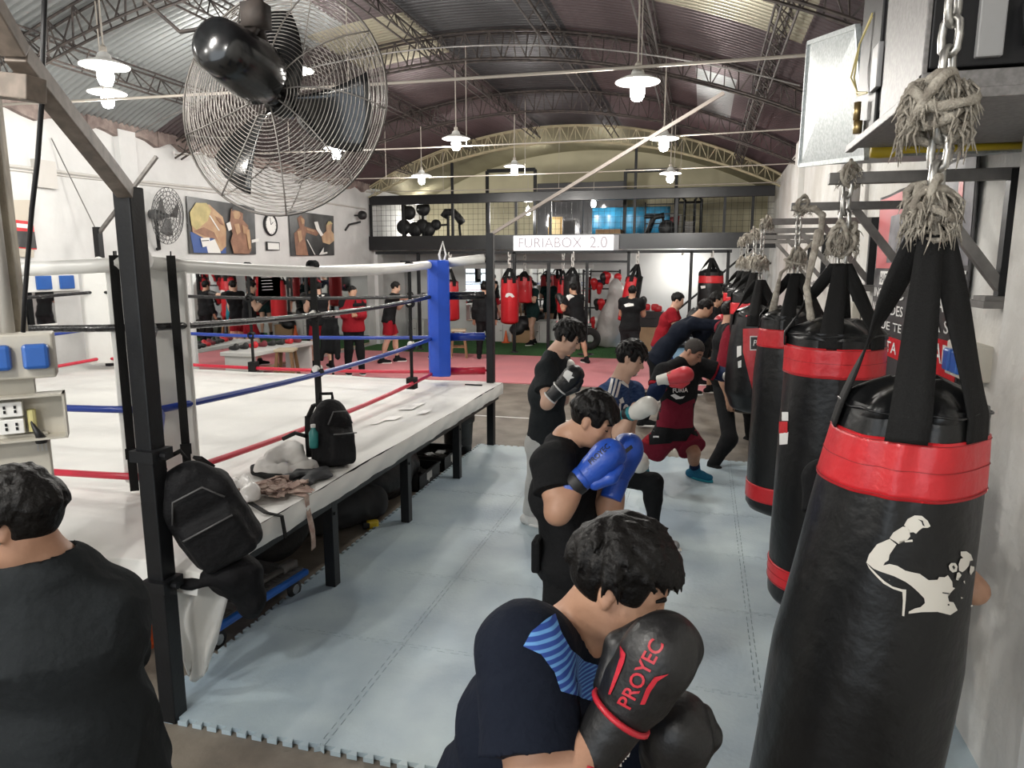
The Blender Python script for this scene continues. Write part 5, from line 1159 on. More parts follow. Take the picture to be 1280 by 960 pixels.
M_pst = mat('poster_black', (.02, .02, .022), .3, col2=(.07, .07, .07), vscale=3)
flat('boxing_poster', 'large poster of two sparring boxers on the left wall behind the fan', 'poster', ((232, 245), (317, 259), (319, 318), (236, 317)),
     [('ring_print', PBL, [(.02, .62), (.5, .6), (.5, .98), (.05, .98)]), ('shorts_print', M_text_w, [(.22, .8), (.38, .7), (.42, .98), (.24, .98)]), ('boxer_print', SK1, [(.04, .3), (.12, .12), (.3, .1), (.48, .3), (.52, .52), (.5, .85), (.42, .95), (.34, .7), (.2, .72), (.05, .62)]), ('hair_print', PB, [(.03, .28), (.12, .1), (.26, .08), (.32, .2), (.26, .4), (.1, .58), (.04, .5)]), ('muscle_print', SK2, [(.06, .6), (.2, .52), (.34, .6), (.4, .8), (.36, .72), (.2, .68)]), ('fold_print', M_text_w, [(.28, .3), (.3, .3), (.42, .56), (.4, .56)]), ('muscle_print', SK2, [(.36, .3), (.44, .34), (.48, .46), (.44, .44)]), ('trim_print', M_text_w, [(.14, .72), (.26, .7), (.27, .84), (.16, .88)]), ('text_print', M_pst, [(.15, .76), (.25, .745), (.25, .76), (.155, .775)]),
      ('boxer_print', SK2, [(.58, .3), (.6, .14), (.7, .1), (.78, .18), (.77, .32), (.85, .42), (.88, .9), (.84, .98), (.6, .98), (.56, .75), (.6, .6), (.56, .42)]), ('face_print', SK1, [(.62, .2), (.66, .16), (.72, .17), (.74, .24), (.7, .32), (.64, .31)]), ('hair_print', M_pst, [(.6, .18), (.62, .11), (.7, .08), (.77, .13), (.78, .2), (.72, .16), (.64, .15)]), ('chest_print', SK1, [(.62, .42), (.7, .4), (.72, .56), (.66, .62)]), ('chest_print', SK1, [(.75, .42), (.83, .46), (.82, .6), (.76, .58)]), ('arm_print', SK1, [(.8, .5), (.86, .5), (.87, .86), (.83, .9)]), ('glove_print', M_text_w, [(.5, .42), (.56, .38), (.58, .52), (.53, .56)]), ('rope_print', M_text_w, [(.88, .7), (1, .66), (1, .72), (.88, .76)])], M_pst)
flat('boxing_poster', 'smaller poster of two fighting boxers on the left wall right of the clock', 'poster', ((360, 263), (416, 270), (417, 319), (363, 320)),
     [('boxer_print', SK2, [(.1, .98), (.08, .5), (.2, .36), (.16, .16), (.24, .08), (.32, .18), (.3, .32), (.55, .38), (.62, .46), (.56, .52), (.34, .46), (.3, .6), (.36, .98)]), ('boxer_print', SK1, [(.98, .6), (.98, .44), (.92, .36), (.94, .2), (.86, .14), (.8, .24), (.8, .38), (.68, .5), (.7, .66), (.86, .7)]), ('glove_print', M_text_w, [(.52, .2), (.6, .18), (.64, .34), (.72, .48), (.66, .52), (.56, .36)]), ('chest_print', SK1, [(.14, .45), (.22, .42), (.24, .62), (.17, .7)]), ('arm_print', SK1, [(.34, .36), (.5, .4), (.5, .43), (.34, .4)]), ('face_print', SK1, [(.22, .14), (.29, .16), (.29, .26), (.24, .28)]), ('hair_print', PB, [(.8, .24), (.84, .15), (.9, .14), (.95, .2), (.9, .2)]), ('rope_print', M_text_w, [(.32, .62), (.34, .62), (.5, .96), (.48, .96)]), ('scribble', M_text_w, [(.58, .96), (.66, .84), (.7, .78), (.69, .9), (.78, .88), (.78, .92), (.66, .95)])], M_pst)
t = thing('wall_clock', 'round white wall clock with dark rim between the two boxing posters', 'clock', tuple(atx(338, 281, XL+.03)))
RY = Matrix.Rotation(PI/2, 3, 'Y'); b = MB(); b.lathe([(.001, -.02), (.21, -.02), (.22, .0), (.21, .03), (.19, .03), (.185, .005)], (0, 0, 0), 32, RY, cap=False); b.build('rim', M_dark, t, True)
b = MB(); b.lathe([(.001, .008), (.188, .008), (.188, 0)], (0, 0, 0), 32, RY); fc_ = b.build('clock_face', M_shade, t)
b = MB(); b.bar((.014, 0, 0), (.014, .075, .055), .012, .004); b.bar((.014, 0, 0), (.014, -.02, .14), .010, .004); [b.cbox((.012, .163*math.cos(a), .163*math.sin(a)), (.002, .006, .006)) for a in [i*PI/6 for i in range(12)]]; b.build('clock_hands', M_text_k, t)
t = flat('picture_frame', 'small black framed paper on the left wall under the clock', 'picture', ((332, 302), (348.5, 303), (348.5, 313), (332.5, 313)), [('paper', M_shade, [(.08, .12), (.92, .12), (.92, .88), (.08, .88)])], M_dark)
flat('notice_sheet', 'large white paper notice stuck on the long left mirror', 'notice', ((322, 335), (349, 336), (350, 372), (322, 373)), [('text_line', mat('faint_ink', (.55, .56, .57), .6), [(.15, .1+.1*k), (.6, .1+.1*k), (.6, .115+.1*k), (.15, .115+.1*k)]) for k in range(7)], M_text_w, .012)
flat('wall_panel', 'cream panel with a small red poster on the left wall at the left edge', 'panel', ((9, 250), (39, 250), (41, 322), (12, 320)), [('poster_red', M_red, [(.2, .36), (.92, .38), (.95, .86), (.2, .84)]), ('poster_photo', M_pst, [(.2, .55), (.93, .55), (.95, .84), (.2, .82)]), ('poster_text', M_text_w, [(.3, .42), (.85, .43), (.86, .5), (.3, .49)])], mat('cream_panel', (.55, .5, .42), .7))
t = thing('wall_socket', 'blue wall sockets and a drooping cable on the left wall beyond the ring ropes', 'socket', tuple(atx(62, 353, XL+.0))); b = MB(); b.box(0, -.4, -.12, .06, .5, .12); b.build('socket_box', M_shade, t, bevel=.01)
for dy in (-.15, .2): b = MB(); b.box(.055, dy-.11, -.09, .09, dy+.11, .09); b.build('outlet', M_bsock, t, bevel=.01)
b = MB(); b.tube([(.05, .3, .12), (.06, .6, .2), (.06, .85, -.2), (.05, .9, -.9), (.05, 1.0, -1.4), (.05, .9, -1.6)], .014, 6); b.tube([(.06, .6, .2), (.05, 1.4, -.25), (.05, 1.9, -.7)], .01, 5); b.build('cable', M_dark, t, True)
# wall fan
p = atx(210, 270, XL+.36); wf = thing('wall_fan', 'grey wall-mounted fan with round cage left of the boxing posters', 'fan', tuple(p))
fa = Vector((.985, .16, -.10)).normalized(); FM = fa.to_track_quat('Z', 'Y').to_matrix(); M_wf = mat('fan_grey', (.10, .10, .10), .4); RR = .43
b = MB()
for sg_ in (-1, 1):
    for k in range(5): r = RR*(.3+.7*(k+1)/5); b.tube([FM @ Vector((r*math.cos(a), r*math.sin(a), sg_*.07*(1-((k+1)/5)**2))) for a in [2*PI*i/36 for i in range(36)]], .005, 4, closed=True)
    for j in range(24): a = 2*PI*j/24; b.tube([FM @ Vector((RR*f*math.cos(a), RR*f*math.sin(a), sg_*.07*(1-f*f))) for f in (.15, .5, .8, 1)], .0032, 4)
b.build('cage', M_wf, wf, True, recalc=False)
for j in range(3):
    b = MB(); a0 = 2*PI*j/3+.4; b.grid(lambda u, v: FM @ Vector(((.04+.26*v)*math.cos(a0+(u-.5)*.9), (.04+.26*v)*math.sin(a0+(u-.5)*.9), (u-.5)*.06)), 6, 8); o = b.build('blade', M_wf, wf, True); o.modifiers.new('s', 'SOLIDIFY').thickness = .004
b = MB(); b.lathe([(.001, -.30), (.07, -.29), (.085, -.2), (.08, -.1), (.03, -.06), (.03, .02)], (0, 0, 0), 18, FM); b.build('motor_housing', M_wf, wf, True)
b = MB(); b.tube([FM @ Vector((0, 0, -.2)), FM @ Vector((0, 0, -.2))+Vector((0, 0, -.25)), Vector((-.3, .1, -.5)), Vector((-.34, .1, -.5))], .028, 8); b.build('wall_arm', M_dark, wf, True)
# low white bench with shoes between ring and mirror, stools
t = thing('low_bench', 'low white bench in front of the left mirror beyond the ring', 'bench', (-7.75, 11.3, 0)); b = MB(); b.box(-.3, -.9, .55, .35, 1.15, .62); b.build('bench_top', M_cab, t, bevel=.01); 
for y in (-.8, 1.05): b = MB(); b.box(-.25, y-.04, 0, .3, y+.04, .56); b.build('leg', M_cab, t)
def stool(loc, lab):
    t = thing('wooden_stool', lab, 'stool', loc, .3, 'wooden stools'); b = MB(); b.box(-.17, -.17, .60, .17, .17, .65); b.build('seat', mat('pale_wood', (.5, .42, .3)), t, bevel=.012)
    for sx in (-1, 1):
        for sy in (-1, 1): b = MB(); b.bar((sx*.18, sy*.18, 0), (sx*.12, sy*.12, .60), .05); b.build('leg', M_wood, t)
    b = MB(); [b.bar((-.16, s*.16, .25), (.16, s*.16, .25), .03) for s in (-1, 1)]; b.build('stretcher', M_wood, t); return t
stool((-7.1, 10.95, 0), 'wooden stool standing just beyond the ring ropes in front of the left mirror'); stool((-5.35, 15.2, .022), 'wooden stool on the pink mat behind the blue corner pad, seen in the mirror')
for k, (px, py) in enumerate(((281, 457), (289, 458), (310, 459), (333, 459), (341, 455), (349, 452), (356, 455), (362, 458))):
    p = aty(px, py, 10.7+.2*k); p.x = -7.98+.055*k; tag(sdf_obj('shoe', [ell((p.x, p.y, .66), (.11, .05, .045)), ell((p.x+.05, p.y, .69), (.05, .045, .06))], [M_dark, M_dark, M_red, mat('maroon_cloth', (.16, .02, .03), .7)][k % 4], None, vox=.02), '%s shoe on the low white bench before the left mirror, %s from its left end' % (('black', 'black', 'red', 'maroon')[k % 4], ('first', 'second', 'third', 'fourth', 'fifth', 'sixth', 'seventh', 'eighth')[k]), 'shoe', 'shoes on the low white bench')
# ================================================================== people
SKIN = [mat('skin_tan', (.50, .29, .19), .5, col2=(.44, .24, .155), vscale=9, bump=.05), mat('skin_light', (.60, .38, .275), .5, col2=(.53, .32, .225), vscale=9, bump=.05), mat('skin_brown', (.36, .19, .12), .5, col2=(.31, .155, .095), vscale=9, bump=.05)]
M_hair = mat('black_hair', (.005, .0043, .004), .5, bump=.3, bscale=70, spec=.22); M_hair2 = mat('cropped_hair', (.03, .024, .02), .7, bump=.6, bscale=260)
def fab(n, c, **k): return mat('cloth_'+n, c, k.pop('rough', .85), bump=k.pop('bump', .25), bscale=k.pop('bscale', 34), spec=.12, **k)
C_blk = fab('black', (.011, .0115, .0125)); C_char = fab('charcoal', (.020, .023, .025)); C_gry = fab('light_grey', (.52, .52, .50), var=.12, vscale=9); C_navy = fab('navy', (.010, .018, .05)); C_red = fab('red', (.26, .012, .02)); C_dkred = fab('dark_red', (.17, .012, .022)); C_teal = fab('teal', (.02, .17, .22)); C_white = fab('white', (.7, .7, .68)); C_jersey = fab('jersey_navy', (.014, .035, .11), col2=(.05, .09, .20), vscale=22, stretch=(1, 1, 3)); C_blue = fab('blue_short', (.03, .06, .25))
C_dnavy = fab('deep_navy', (.008, .011, .02)); C_green = fab('dark_green', (.012, .03, .03))
def lerp(a, b, t): return Vector(a)+(Vector(b)-Vector(a))*t
def J3(d): return {k: (aty(*v) if isinstance(v, tuple) and len(v) == 3 and abs(v[0])+abs(v[1]) > 60 else Vector(v)) for k, v in d.items()}
def torso(J, s, inf=0.0, w=1.0, dpt=1.0):
    sU = J['SL']-J['SR']; sD = J['HL']-J['HR']; k = .05*s; up = (J['N']-J['C']).normalized()
    P, W, C, N = J['P'], J['W'], J['C'], J['N']
    q = [ecap(lerp(W, P, 1.12), W, sD, (.158*s*w+inf, .112*s*dpt+inf), (.140*s*w+inf, .102*s*dpt+inf), k=k), ecap(W, C, (sU+sD)/2, (.140*s*w+inf, .102*s*dpt+inf), (.168*s*w+inf, .118*s*dpt+inf), k=k),
         ecap(C, N-up*.05*s, sU, (.168*s*w+inf, .118*s*dpt+inf), (.085*s+inf, .07*s+inf), k=k)]
    for S in ('SL', 'SR'):
        q += [cap(lerp(N, J[S], .25)-up*.01, J[S], .050*s+inf*.9, .066*s+inf, k=.04*s), cap(lerp(C, J[S], .35), lerp(J[S], C, .15), .08*s+inf*.6, .06*s+inf*.6, k=.05*s)]
    for h in ('HL', 'HR'): q.append(ell(J[h]+(P-W).normalized()*.0, (.105*s*w+inf, .105*s*dpt+inf, .11*s+inf), k=.05*s))
    return q
def arm(J, a, s, inf=0.0, fat=1.0):
    S, E, W = J['S'+a], J['E'+a], J['W'+a]
    return [cap(S, E, .056*s*fat+inf, .043*s*fat+inf, k=.03*s), ell(lerp(S, E, .5), (.05*s*fat+inf, .05*s*fat+inf, .08*s+inf), (E-S).to_track_quat('Z', 'Y').to_matrix(), k=.03*s), cap(E, W, .045*s*fat+inf, .029*s*fat+inf, k=.025*s), ell(lerp(E, W, .28), (.046*s*fat+inf, .046*s*fat+inf, .085*s+inf), (W-E).to_track_quat('Z', 'Y').to_matrix(), k=.03*s)]
def leg(J, a, s, inf=0.0):
    h, K, A, T = J['H'+a], J['K'+a], J['A'+a], J['T'+a]; sh = (A-K).normalized(); f = (T-A); f = (f-sh*f.dot(sh)); f = f.normalized() if f.length > 1e-4 else Vector((1, 0, 0))
    return [cap(h, K, .086*s+inf, .056*s+inf, k=.04*s), cap(K, A, .054*s+inf, .036*s+inf, k=.03*s), ell(lerp(K, A, .30)-f*.018*s, (.054*s+inf, .056*s+inf, .12*s), sh.to_track_quat('Z', 'Y').to_matrix(), k=.03*s), cap(A-Vector((0, 0, .03*s)), lerp(A, T, .35)-Vector((0, 0, .03*s)), .038*s, .036*s, k=.03), cap(lerp(A, T, .3)-Vector((0, 0, .03*s)), T, .036*s, .03*s, k=.03)]
def hand(W, d, bk, s=1.0, curl=.5, side=1):
    """palm, five bent fingers and a thumb; d towards the fingertips, bk out of the back of the hand"""
    d = Vector(d).normalized(); bk = (Vector(bk)-d*Vector(bk).dot(d)).normalized(); y = bk.cross(d)*side
    q = [ecap(W, W+d*.075*s, y, (.030*s, .016*s), (.040*s, .014*s), k=.012)]
    for i, (o, L) in enumerate(((-.030, .062), (-.010, .075), (.010, .082), (.030, .076))):
        p = W+d*.082*s+y*(o*s); dirv = d
        for j, f in enumerate((.45, .32, .25)):
            an = curl*(.5+.6*j); e = p+(d*math.cos(an)-bk*math.sin(an))*L*f*s; q.append(cap(p, e, (.0098-.0012*j)*s, (.0092-.0012*j)*s, k=.004)); p = e
    t0 = W+d*.02*s+y*.03*s-bk*.004; t1 = t0+(d*.6+y*.55-bk*.35)*.042*s; t2 = t1+(d*.85+y*.1-bk*.3)*.034*s
    q += [cap(t0, t1, .015*s, .0115*s, k=.01), cap(t1, t2, .0115*s, .0095*s, k=.006)]
    return q
def headf(c, f, u, s):
    f = Vector(f).normalized(); u = Vector(u); u = (u-f*u.dot(f)).normalized(); l = u.cross(f); R = Matrix((f, l, u)).transposed()
    return R, (lambda x, y, z: Vector(c)+R @ Vector((x*s, y*s, z*s)))
def head_prims(c, f, u, s, J, lod=0):
    R, T = headf(c, f, u, s); e = lambda p, r, **k: ell(T(*p), [q*s for q in r], R, **k)
    q = [e((-.012, 0, .032), (.099, .077, .094), k=.02), e((.035, 0, -.028), (.060, .060, .085), k=.03), e((.052, 0, -.088), (.034, .036, .030), k=.03), e((.012, .04, -.06), (.05, .022, .045), k=.03), e((.012, -.04, -.06), (.05, .022, .045), k=.03),
         cap(T(-.022, 0, -.05), lerp(J['N'], c, .05), .057*s, .062*s, k=.03), cap(T(.01, 0, -.07), lerp(J['N'], c, .1)+R @ Vector((.03, 0, 0)), .045*s, .05*s, k=.03)]
    if lod: q += [e((.1, 0, -.025), (.016, .014, .025), k=.02)]; 
    else:
        q += [cap(T(.088, 0, .012), T(.112, 0, -.030), .007*s, .0125*s, k=.016), e((.104, .012, -.036), (.012, .008, .008), k=.01), e((.104, -.012, -.036), (.012, .008, .008), k=.01),
              cap(T(.083, .012, .026), T(.072, .045, .022), .012*s, .010*s, k=.012), cap(T(.083, -.012, .026), T(.072, -.045, .022), .012*s, .010*s, k=.012),
              e((.094, .032, .004), (.014, .015, .009), k=.012, op='s'), e((.094, -.032, .004), (.014, .015, .009), k=.012, op='s'), e((.078, .031, .003), (.013, .014, .011), k=.004), e((.078, -.031, .003), (.013, .014, .011), k=.004),
              e((.060, .046, -.028), (.022, .016, .018), k=.02), e((.060, -.046, -.028), (.022, .016, .018), k=.02),
              e((.090, 0, -.060), (.011, .023, .0055), k=.008), e((.089, 0, -.072), (.011, .020, .0065), k=.008), e((.1, 0, -.0655), (.006, .03, .0016), k=.004, op='s'), e((.086, 0, -.080), (.008, .02, .004), k=.008, op='s')]
    for sg in (1, -1):
        q += [ell(T(-.012, sg*.079, -.004), (.021*s, .0085*s, .033*s), R @ Matrix.Rotation(sg*.25, 3, 'Z') @ Matrix.Rotation(-.15, 3, 'Y'), k=.006)]
        if not lod: q += [ell(T(-.006, sg*.089, -.002), (.011*s, .006*s, .018*s), R, k=.005, op='s'), e((-.004, sg*.078, -.03), (.009, .008, .010), k=.006)]
    return q
def hair_prims(c, f, u, s, style, seed):
    R, T = headf(c, f, u, s); rg = np.random.default_rng(seed); th = style.get('th', .012); e = lambda p, r, **k: ell(T(*p), [q*s for q in r], R, **k)
    hl = style.get('line', .062); nape = style.get('nape', -.07)
    q = [e((-.014, 0, .035), (.1+th, .078+th*.9, .095+th), k=.01)]
    if style.get('back'): q.append(e((-.045, 0, .01), (.060+th*.5, .068+th*.7, .075), k=.03))
    q += [rbox(T(.16, 0, hl-.2), (.1*s, .2*s, .2*s), R, .02*s, k=.01, op='s'), rbox(T(.105, 0, -.012-.2), (.1*s+.02*s, .2*s, .2*s), R, .02*s, k=.01, op='s'), rbox(T(0, 0, nape-.2), (.3*s, .3*s, .2*s), R, .02*s, k=.01, op='s')]
    for sg in (1, -1): q.append(e((-.008, sg*.088, -.012), (.03, .022, .036), k=.008, op='s'))
    comb = Vector(style.get('comb', (1, 0, 0)))
    for i in range(style.get('locks', 120)):
        a = rg.uniform(-PI, PI); b_ = math.acos(rg.uniform(.0, 1)); n = Vector((math.sin(b_)*math.cos(a), math.sin(b_)*math.sin(a), math.cos(b_)))
        p = Vector((-.014+n.x*(.1+th*.8), n.y*(.078+th*.7), .035+n.z*(.095+th*.8)))
        if p.x > .06 and p.z < hl: continue
        if p.z < .035 and p.x > .03: continue
        dv = comb*max(0, n.z+.2)*1.0+Vector((n.x*.7 if n.x < .2 else n.x, n.y*.5, -.9*(1-n.z)))+Vector(rg.normal(0, style.get('mess', .35), 3)); dv = (dv-n*dv.dot(n)*.92).normalized()
        L = style.get('len', .05)*rg.uniform(.6, 1.2); r = style.get('lr', .011)*rg.uniform(.7, 1.2); m = p+dv*L*.55+n*L*.06; z = m+dv*L*.5-n*L*.10
        if z.x > .02 and z.z < hl-.012: continue
        q += [cap(T(*p), T(*m), r*s, r*.85*s, k=.006), cap(T(*m), T(*z), r*.85*s, r*.35*s, k=.005)]
    for i in range(style.get('fringe', 0)):
        y = rg.uniform(-.062, .062); p = (.055, y, .108-abs(y)*.35); m = (.092+rg.uniform(0, .008), y*1.1+rg.uniform(-.01, .01), .070-abs(y)*.3); z = (.1+rg.uniform(0, .006), y*1.1+rg.uniform(-.012, .012), style.get('fz', .035)+rg.uniform(-.012, .012)-abs(y)*.2)
        q += [cap(T(*p), T(*m), .014*s, .012*s, k=.008), cap(T(*m), T(*z), .012*s, .005*s, k=.006)]
    return q
def shirt_prims(J, s, inf, w, dpt, sl, loose, hem, long_=False, drop=0.0, fat=1.0):
    q = torso(J, s, inf, w, dpt); dn = (J['P']-J['W']).normalized()
    q.append(ecap(lerp(J['W'], J['P'], .1), J['P']+dn*.14*s, J['HL']-J['HR'], (.150*s*w+inf+.004, .108*s*dpt+inf+.006), (.168*s*w+inf+.012, .128*s*dpt+inf+.014), k=.05))
    for a in 'LR':
        S, E, W = J['S'+a], J['E'+a], J['W'+a]
        if long_: q += [cap(S, E, .064*s*fat+loose, .052*s*fat+loose, k=.03), fcone(lerp(E, W, -.05), lerp(E, W, sl), .054*s*fat+loose, .044*s*fat+loose, k=.03)]
        elif sl > 0: q += [cap(S, lerp(S, E, sl*.55), .062*s*fat+loose, .058*s*fat+loose, k=.035), fcone(lerp(S, E, sl*.35), lerp(S, E, sl), .060*s*fat+loose, .058*s*fat+loose*1.5, k=.02)]
    q.append(plane(J['P']+dn*hem*s, dn, k=.006))
    upn = (J['N']-J['C']).normalized()
    q.append(cap(J['N']+upn*.015*s+(J['HD']-J['N'])*.12, J['N']+upn*.14*s, .064*s, .09*s, k=.008, op='s'))
    return q
def leg_cloth(J, s, kind, loose, t=.55):
    q = [ecap(lerp(J['W'], J['P'], .45), lerp(J['W'], J['P'], 1.15), J['HL']-J['HR'], (.150*s+.012, .112*s+.012), (.162*s+.016, .122*s+.016), k=.04)]
    for a in 'LR':
        h, K, A = J['H'+a], J['K'+a], J['A'+a]; q.append(ell(h, (.112*s+loose*.5,)*3, k=.04))
        if kind == 'shorts': q.append(fcone(lerp(h, K, -.02), lerp(h, K, t), .098*s+loose, .088*s+loose*2.0, k=.03))
        elif kind == 'tights': q += [cap(h, K, .096*s, .070*s, k=.04), cap(K, lerp(K, A, .3), .071*s, .062*s, k=.04), fcone(lerp(K, A, .1), lerp(K, A, .97), .067*s, .045*s, k=.03), ell(lerp(K, A, .3)-((J['T'+a]-A)*.06), (.06*s, .06*s, .12*s), k=.03)]
        else: q += [cap(h, K, .096*s+loose, .068*s+loose, k=.04), cap(K, lerp(K, A, .3), .068*s+loose, .062*s+loose, k=.04), fcone(lerp(K, A, .1), lerp(K, A, .99), .066*s+loose, .052*s+loose, k=.03)]
    q.append(plane(lerp(J['W'], J['P'], .42), J['W']-J['P'], k=.005)); return q
def shoe_prims(J, a, s):
    A, T = J['A'+a], J['T'+a]; f = Vector((T.x-A.x, T.y-A.y, 0)); f = f.normalized() if f.length > 1e-4 else Vector((1, 0, 0)); sd = Vector((-f.y, f.x, 0)); z0 = min(A.z, T.z+.05)-.085*s
    b0 = Vector((A.x, A.y, A.z-.088*s))-f*.055*s; e = Vector((T.x, T.y, T.z-.03))+f*.045*s
    return [ecap(b0+Vector((0, 0, .035)), lerp(b0, e, .5)+Vector((0, 0, .036)), sd, (.046*s, .044*s), (.050*s, .050*s), k=.02), ecap(lerp(b0, e, .45)+Vector((0, 0, .038)), e+Vector((0, 0, .034))-f*.035*s, sd, (.050*s, .046*s), (.046*s, .034*s), k=.02), cap(A-Vector((0, 0, .05*s)), A+Vector((0, 0, .018*s)), .052*s, .054*s, k=.02), plane(b0+Vector((0, 0, .0)), (0, 0, -1), k=.006)], b0, e, f, sd
def glove_frame(W, d, bk):
    d = Vector(d).normalized(); bk = (Vector(bk)-d*Vector(bk).dot(d)).normalized(); y = bk.cross(d); return Matrix((d, y, bk)).transposed()
def glove(par, W, d, bk, th, g, m, mc, ms=None, lab='boxing glove', vox=.006, thumb_m=None, piping=None):
    """boxing glove: mitt, thumb, cuff; th=+1/-1 side of the thumb"""
    R = glove_frame(W, d, bk); T = lambda x, y, z: Vector(W)+R @ Vector((x*g, y*g*th, z*g)); yv = R @ Vector((0, 1, 0)); at = par.location
    q = [ell(T(.105, 0, .006), (.100*g, .066*g, .060*g), R, k=.02), ell(T(.135, 0, .018), (.072*g, .064*g, .052*g), R, k=.02), ell(T(.07, 0, -.02), (.075*g, .058*g, .042*g), R, k=.02), ecap(T(-.015, 0, 0), T(.045, 0, 0), yv, (.050*g, .046*g), (.060*g, .052*g), k=.02), ell(T(.165, 0, -.022), (.04*g, .058*g, .04*g), R, k=.02)]
    o = sdf_obj('glove', q, m, par, vox=vox, k=.02, at=at); o['label'] = lab
    sdf_obj('glove_thumb', [cap(T(.015, .048, -.022), T(.085, .072, -.030), .027*g, .028*g, k=.01), cap(T(.085, .072, -.030), T(.140, .055, -.036), .028*g, .022*g, k=.01)], thumb_m or m, o, vox=vox, k=.01, at=at)
    sdf_obj('glove_cuff', [fcone(T(-.095, 0, 0), T(.004, 0, 0), .047*g, .053*g, k=.01)], mc, o, vox=vox, k=.01, at=at)
    if ms: sdf_obj('wrist_strap', [fcone(T(-.072, 0, 0), T(-.022, 0, 0), .0505*g, .0535*g, k=.004)], ms, o, vox=vox, k=.004, at=at)
    if piping:
        b = MB()
        for x, r in ((-.094, .050), (.002, .056)): b.tube([T(x, r*math.cos(a), r*math.sin(a))-Vector(at) for a in [2*PI*i/24 for i in range(24)]], .006*g, 6, closed=True)
        b.build('piping', piping, o, True)
    return o
def person(label, J, c, f, u, s=1.0, skin=0, hair=None, hseed=1, w=1.0, dpt=1.0, shirt=None, pants=None, shoes=(C_blk, M_text_w), vox=.008, lod=0, hands=None, fat=1.0, group=None, hmat=None, face=True, wseed=1, ground=None, hs=1.0):
    J = J3(J); c = aty(*c) if abs(c[0])+abs(c[1]) > 60 else Vector(c); J['HD'] = c
    if ground is not None:
        for a in 'LR': J['A'+a].z = ground+.088*s; J['T'+a].z = ground+.036*s
    base = Vector((J['P'].x, J['P'].y, 0)); t = thing('person', label, 'person', tuple(base), 0, group); at = base
    q = torso(J, s, 0, w, dpt)+leg(J, 'L', s)+leg(J, 'R', s)+arm(J, 'L', s, 0, fat)+arm(J, 'R', s, 0, fat)+head_prims(c, f, u, s*.90*hs, J, lod)
    for a in 'LR':
        h = (hands or {}).get(a); W = J['W'+a]; d = (W-J['E'+a]).normalized()
        if h == 'glove': q.append(cap(W, W+d*.06, .03*s, .03*s, k=.02))
        else: q += hand(W, (h or {}).get('d', d), (h or {}).get('bk', (d.cross(Vector((0, 0, 1))) if abs(d.z) < .9 else Vector((0, -1, 0)))), s*(1 if lod == 0 else 1.05), (h or {}).get('curl', .5), (h or {}).get('side', 1))
    body = sdf_obj('body', q, SKIN[skin], t, vox=vox, k=.025*s, at=at)
    if hair is not None: sdf_obj('hair', hair_prims(c, f, u, s*.90*hs, hair, hseed), hmat or M_hair, t, vox=min(vox, .006) if lod == 0 else vox*.8, k=.008, smooth=hair.get('soft', 1), at=at)
    R, T = headf(c, f, u, s*.90*hs)
    if face and lod == 0:
        b = MB()
        for sg in (1, -1): b.tube([T(.094, sg*.012, .029)-at, T(.093, sg*.030, .034)-at, T(.079, sg*.050, .028)-at], [.004*s, .005*s, .003*s], 6)
        b.build('eyebrows', M_hair, t, True); b = MB()
        for sg in (1, -1): b.tube([T(.0885, sg*.019, .001)-at, T(.0915, sg*.031, -.002)-at, T(.084, sg*.044, .001)-at], .0024*s, 6)
        b.build('eyelashes', M_hair, t, True)
    if shirt:
        inf, sl, loose, hem = shirt.get('inf', .016), shirt.get('sl', .55), shirt.get('loose', .016), shirt.get('hem', .12)
        sh = sdf_obj('shirt', shirt_prims(J, s, inf, w, dpt, sl, loose, hem, shirt.get('long', False), fat=fat), shirt['m'], t, vox=vox, k=.03, wr=(shirt.get('wr', .007), shirt.get('wf', 26), wseed), at=at); t_sh = sh
    else: sh = None
    pn = None
    if pants:
        pn = sdf_obj('shorts' if pants['kind'] == 'shorts' else 'trousers', leg_cloth(J, s, pants['kind'], pants.get('loose', .014), pants.get('t', .6)), pants['m'], t, vox=vox, k=.03, wr=(pants.get('wr', .006), 24, wseed+5), at=at)
    if shoes:
        for a in 'LR':
            pr, b0, e, f2, sd = shoe_prims(J, a, s); so = sdf_obj('shoe', pr, shoes[0], t, vox=max(vox, .008), k=.02, at=at)
            b = MB(); n = 18; out = []
            for i in range(n):
                an = 2*PI*i/n; m = lerp(b0, e, .5); L = (e-b0).length/2+.012; out.append(m+f2*L*math.cos(an)+sd*.056*s*math.sin(an)*(1 if abs(math.cos(an)) < .8 else .92))
            z = b0.z; b.prism([Vector((p.x, p.y, z))-at for p in out], (0, 0, 0), (0, 0, .022)); b.build('sole', shoes[1], so, True)
    return t, J, body, sh, pn
SHORT = dict(th=.010, locks=150, len=.035, mess=.45, lr=.010, line=.066, nape=-.062)
FRINGE = dict(th=.018, locks=190, len=.065, mess=.28, lr=.011, line=.070, nape=-.088, fringe=34, fz=.036, back=True)
CROP = dict(th=.006, locks=0, line=.062, nape=-.055)
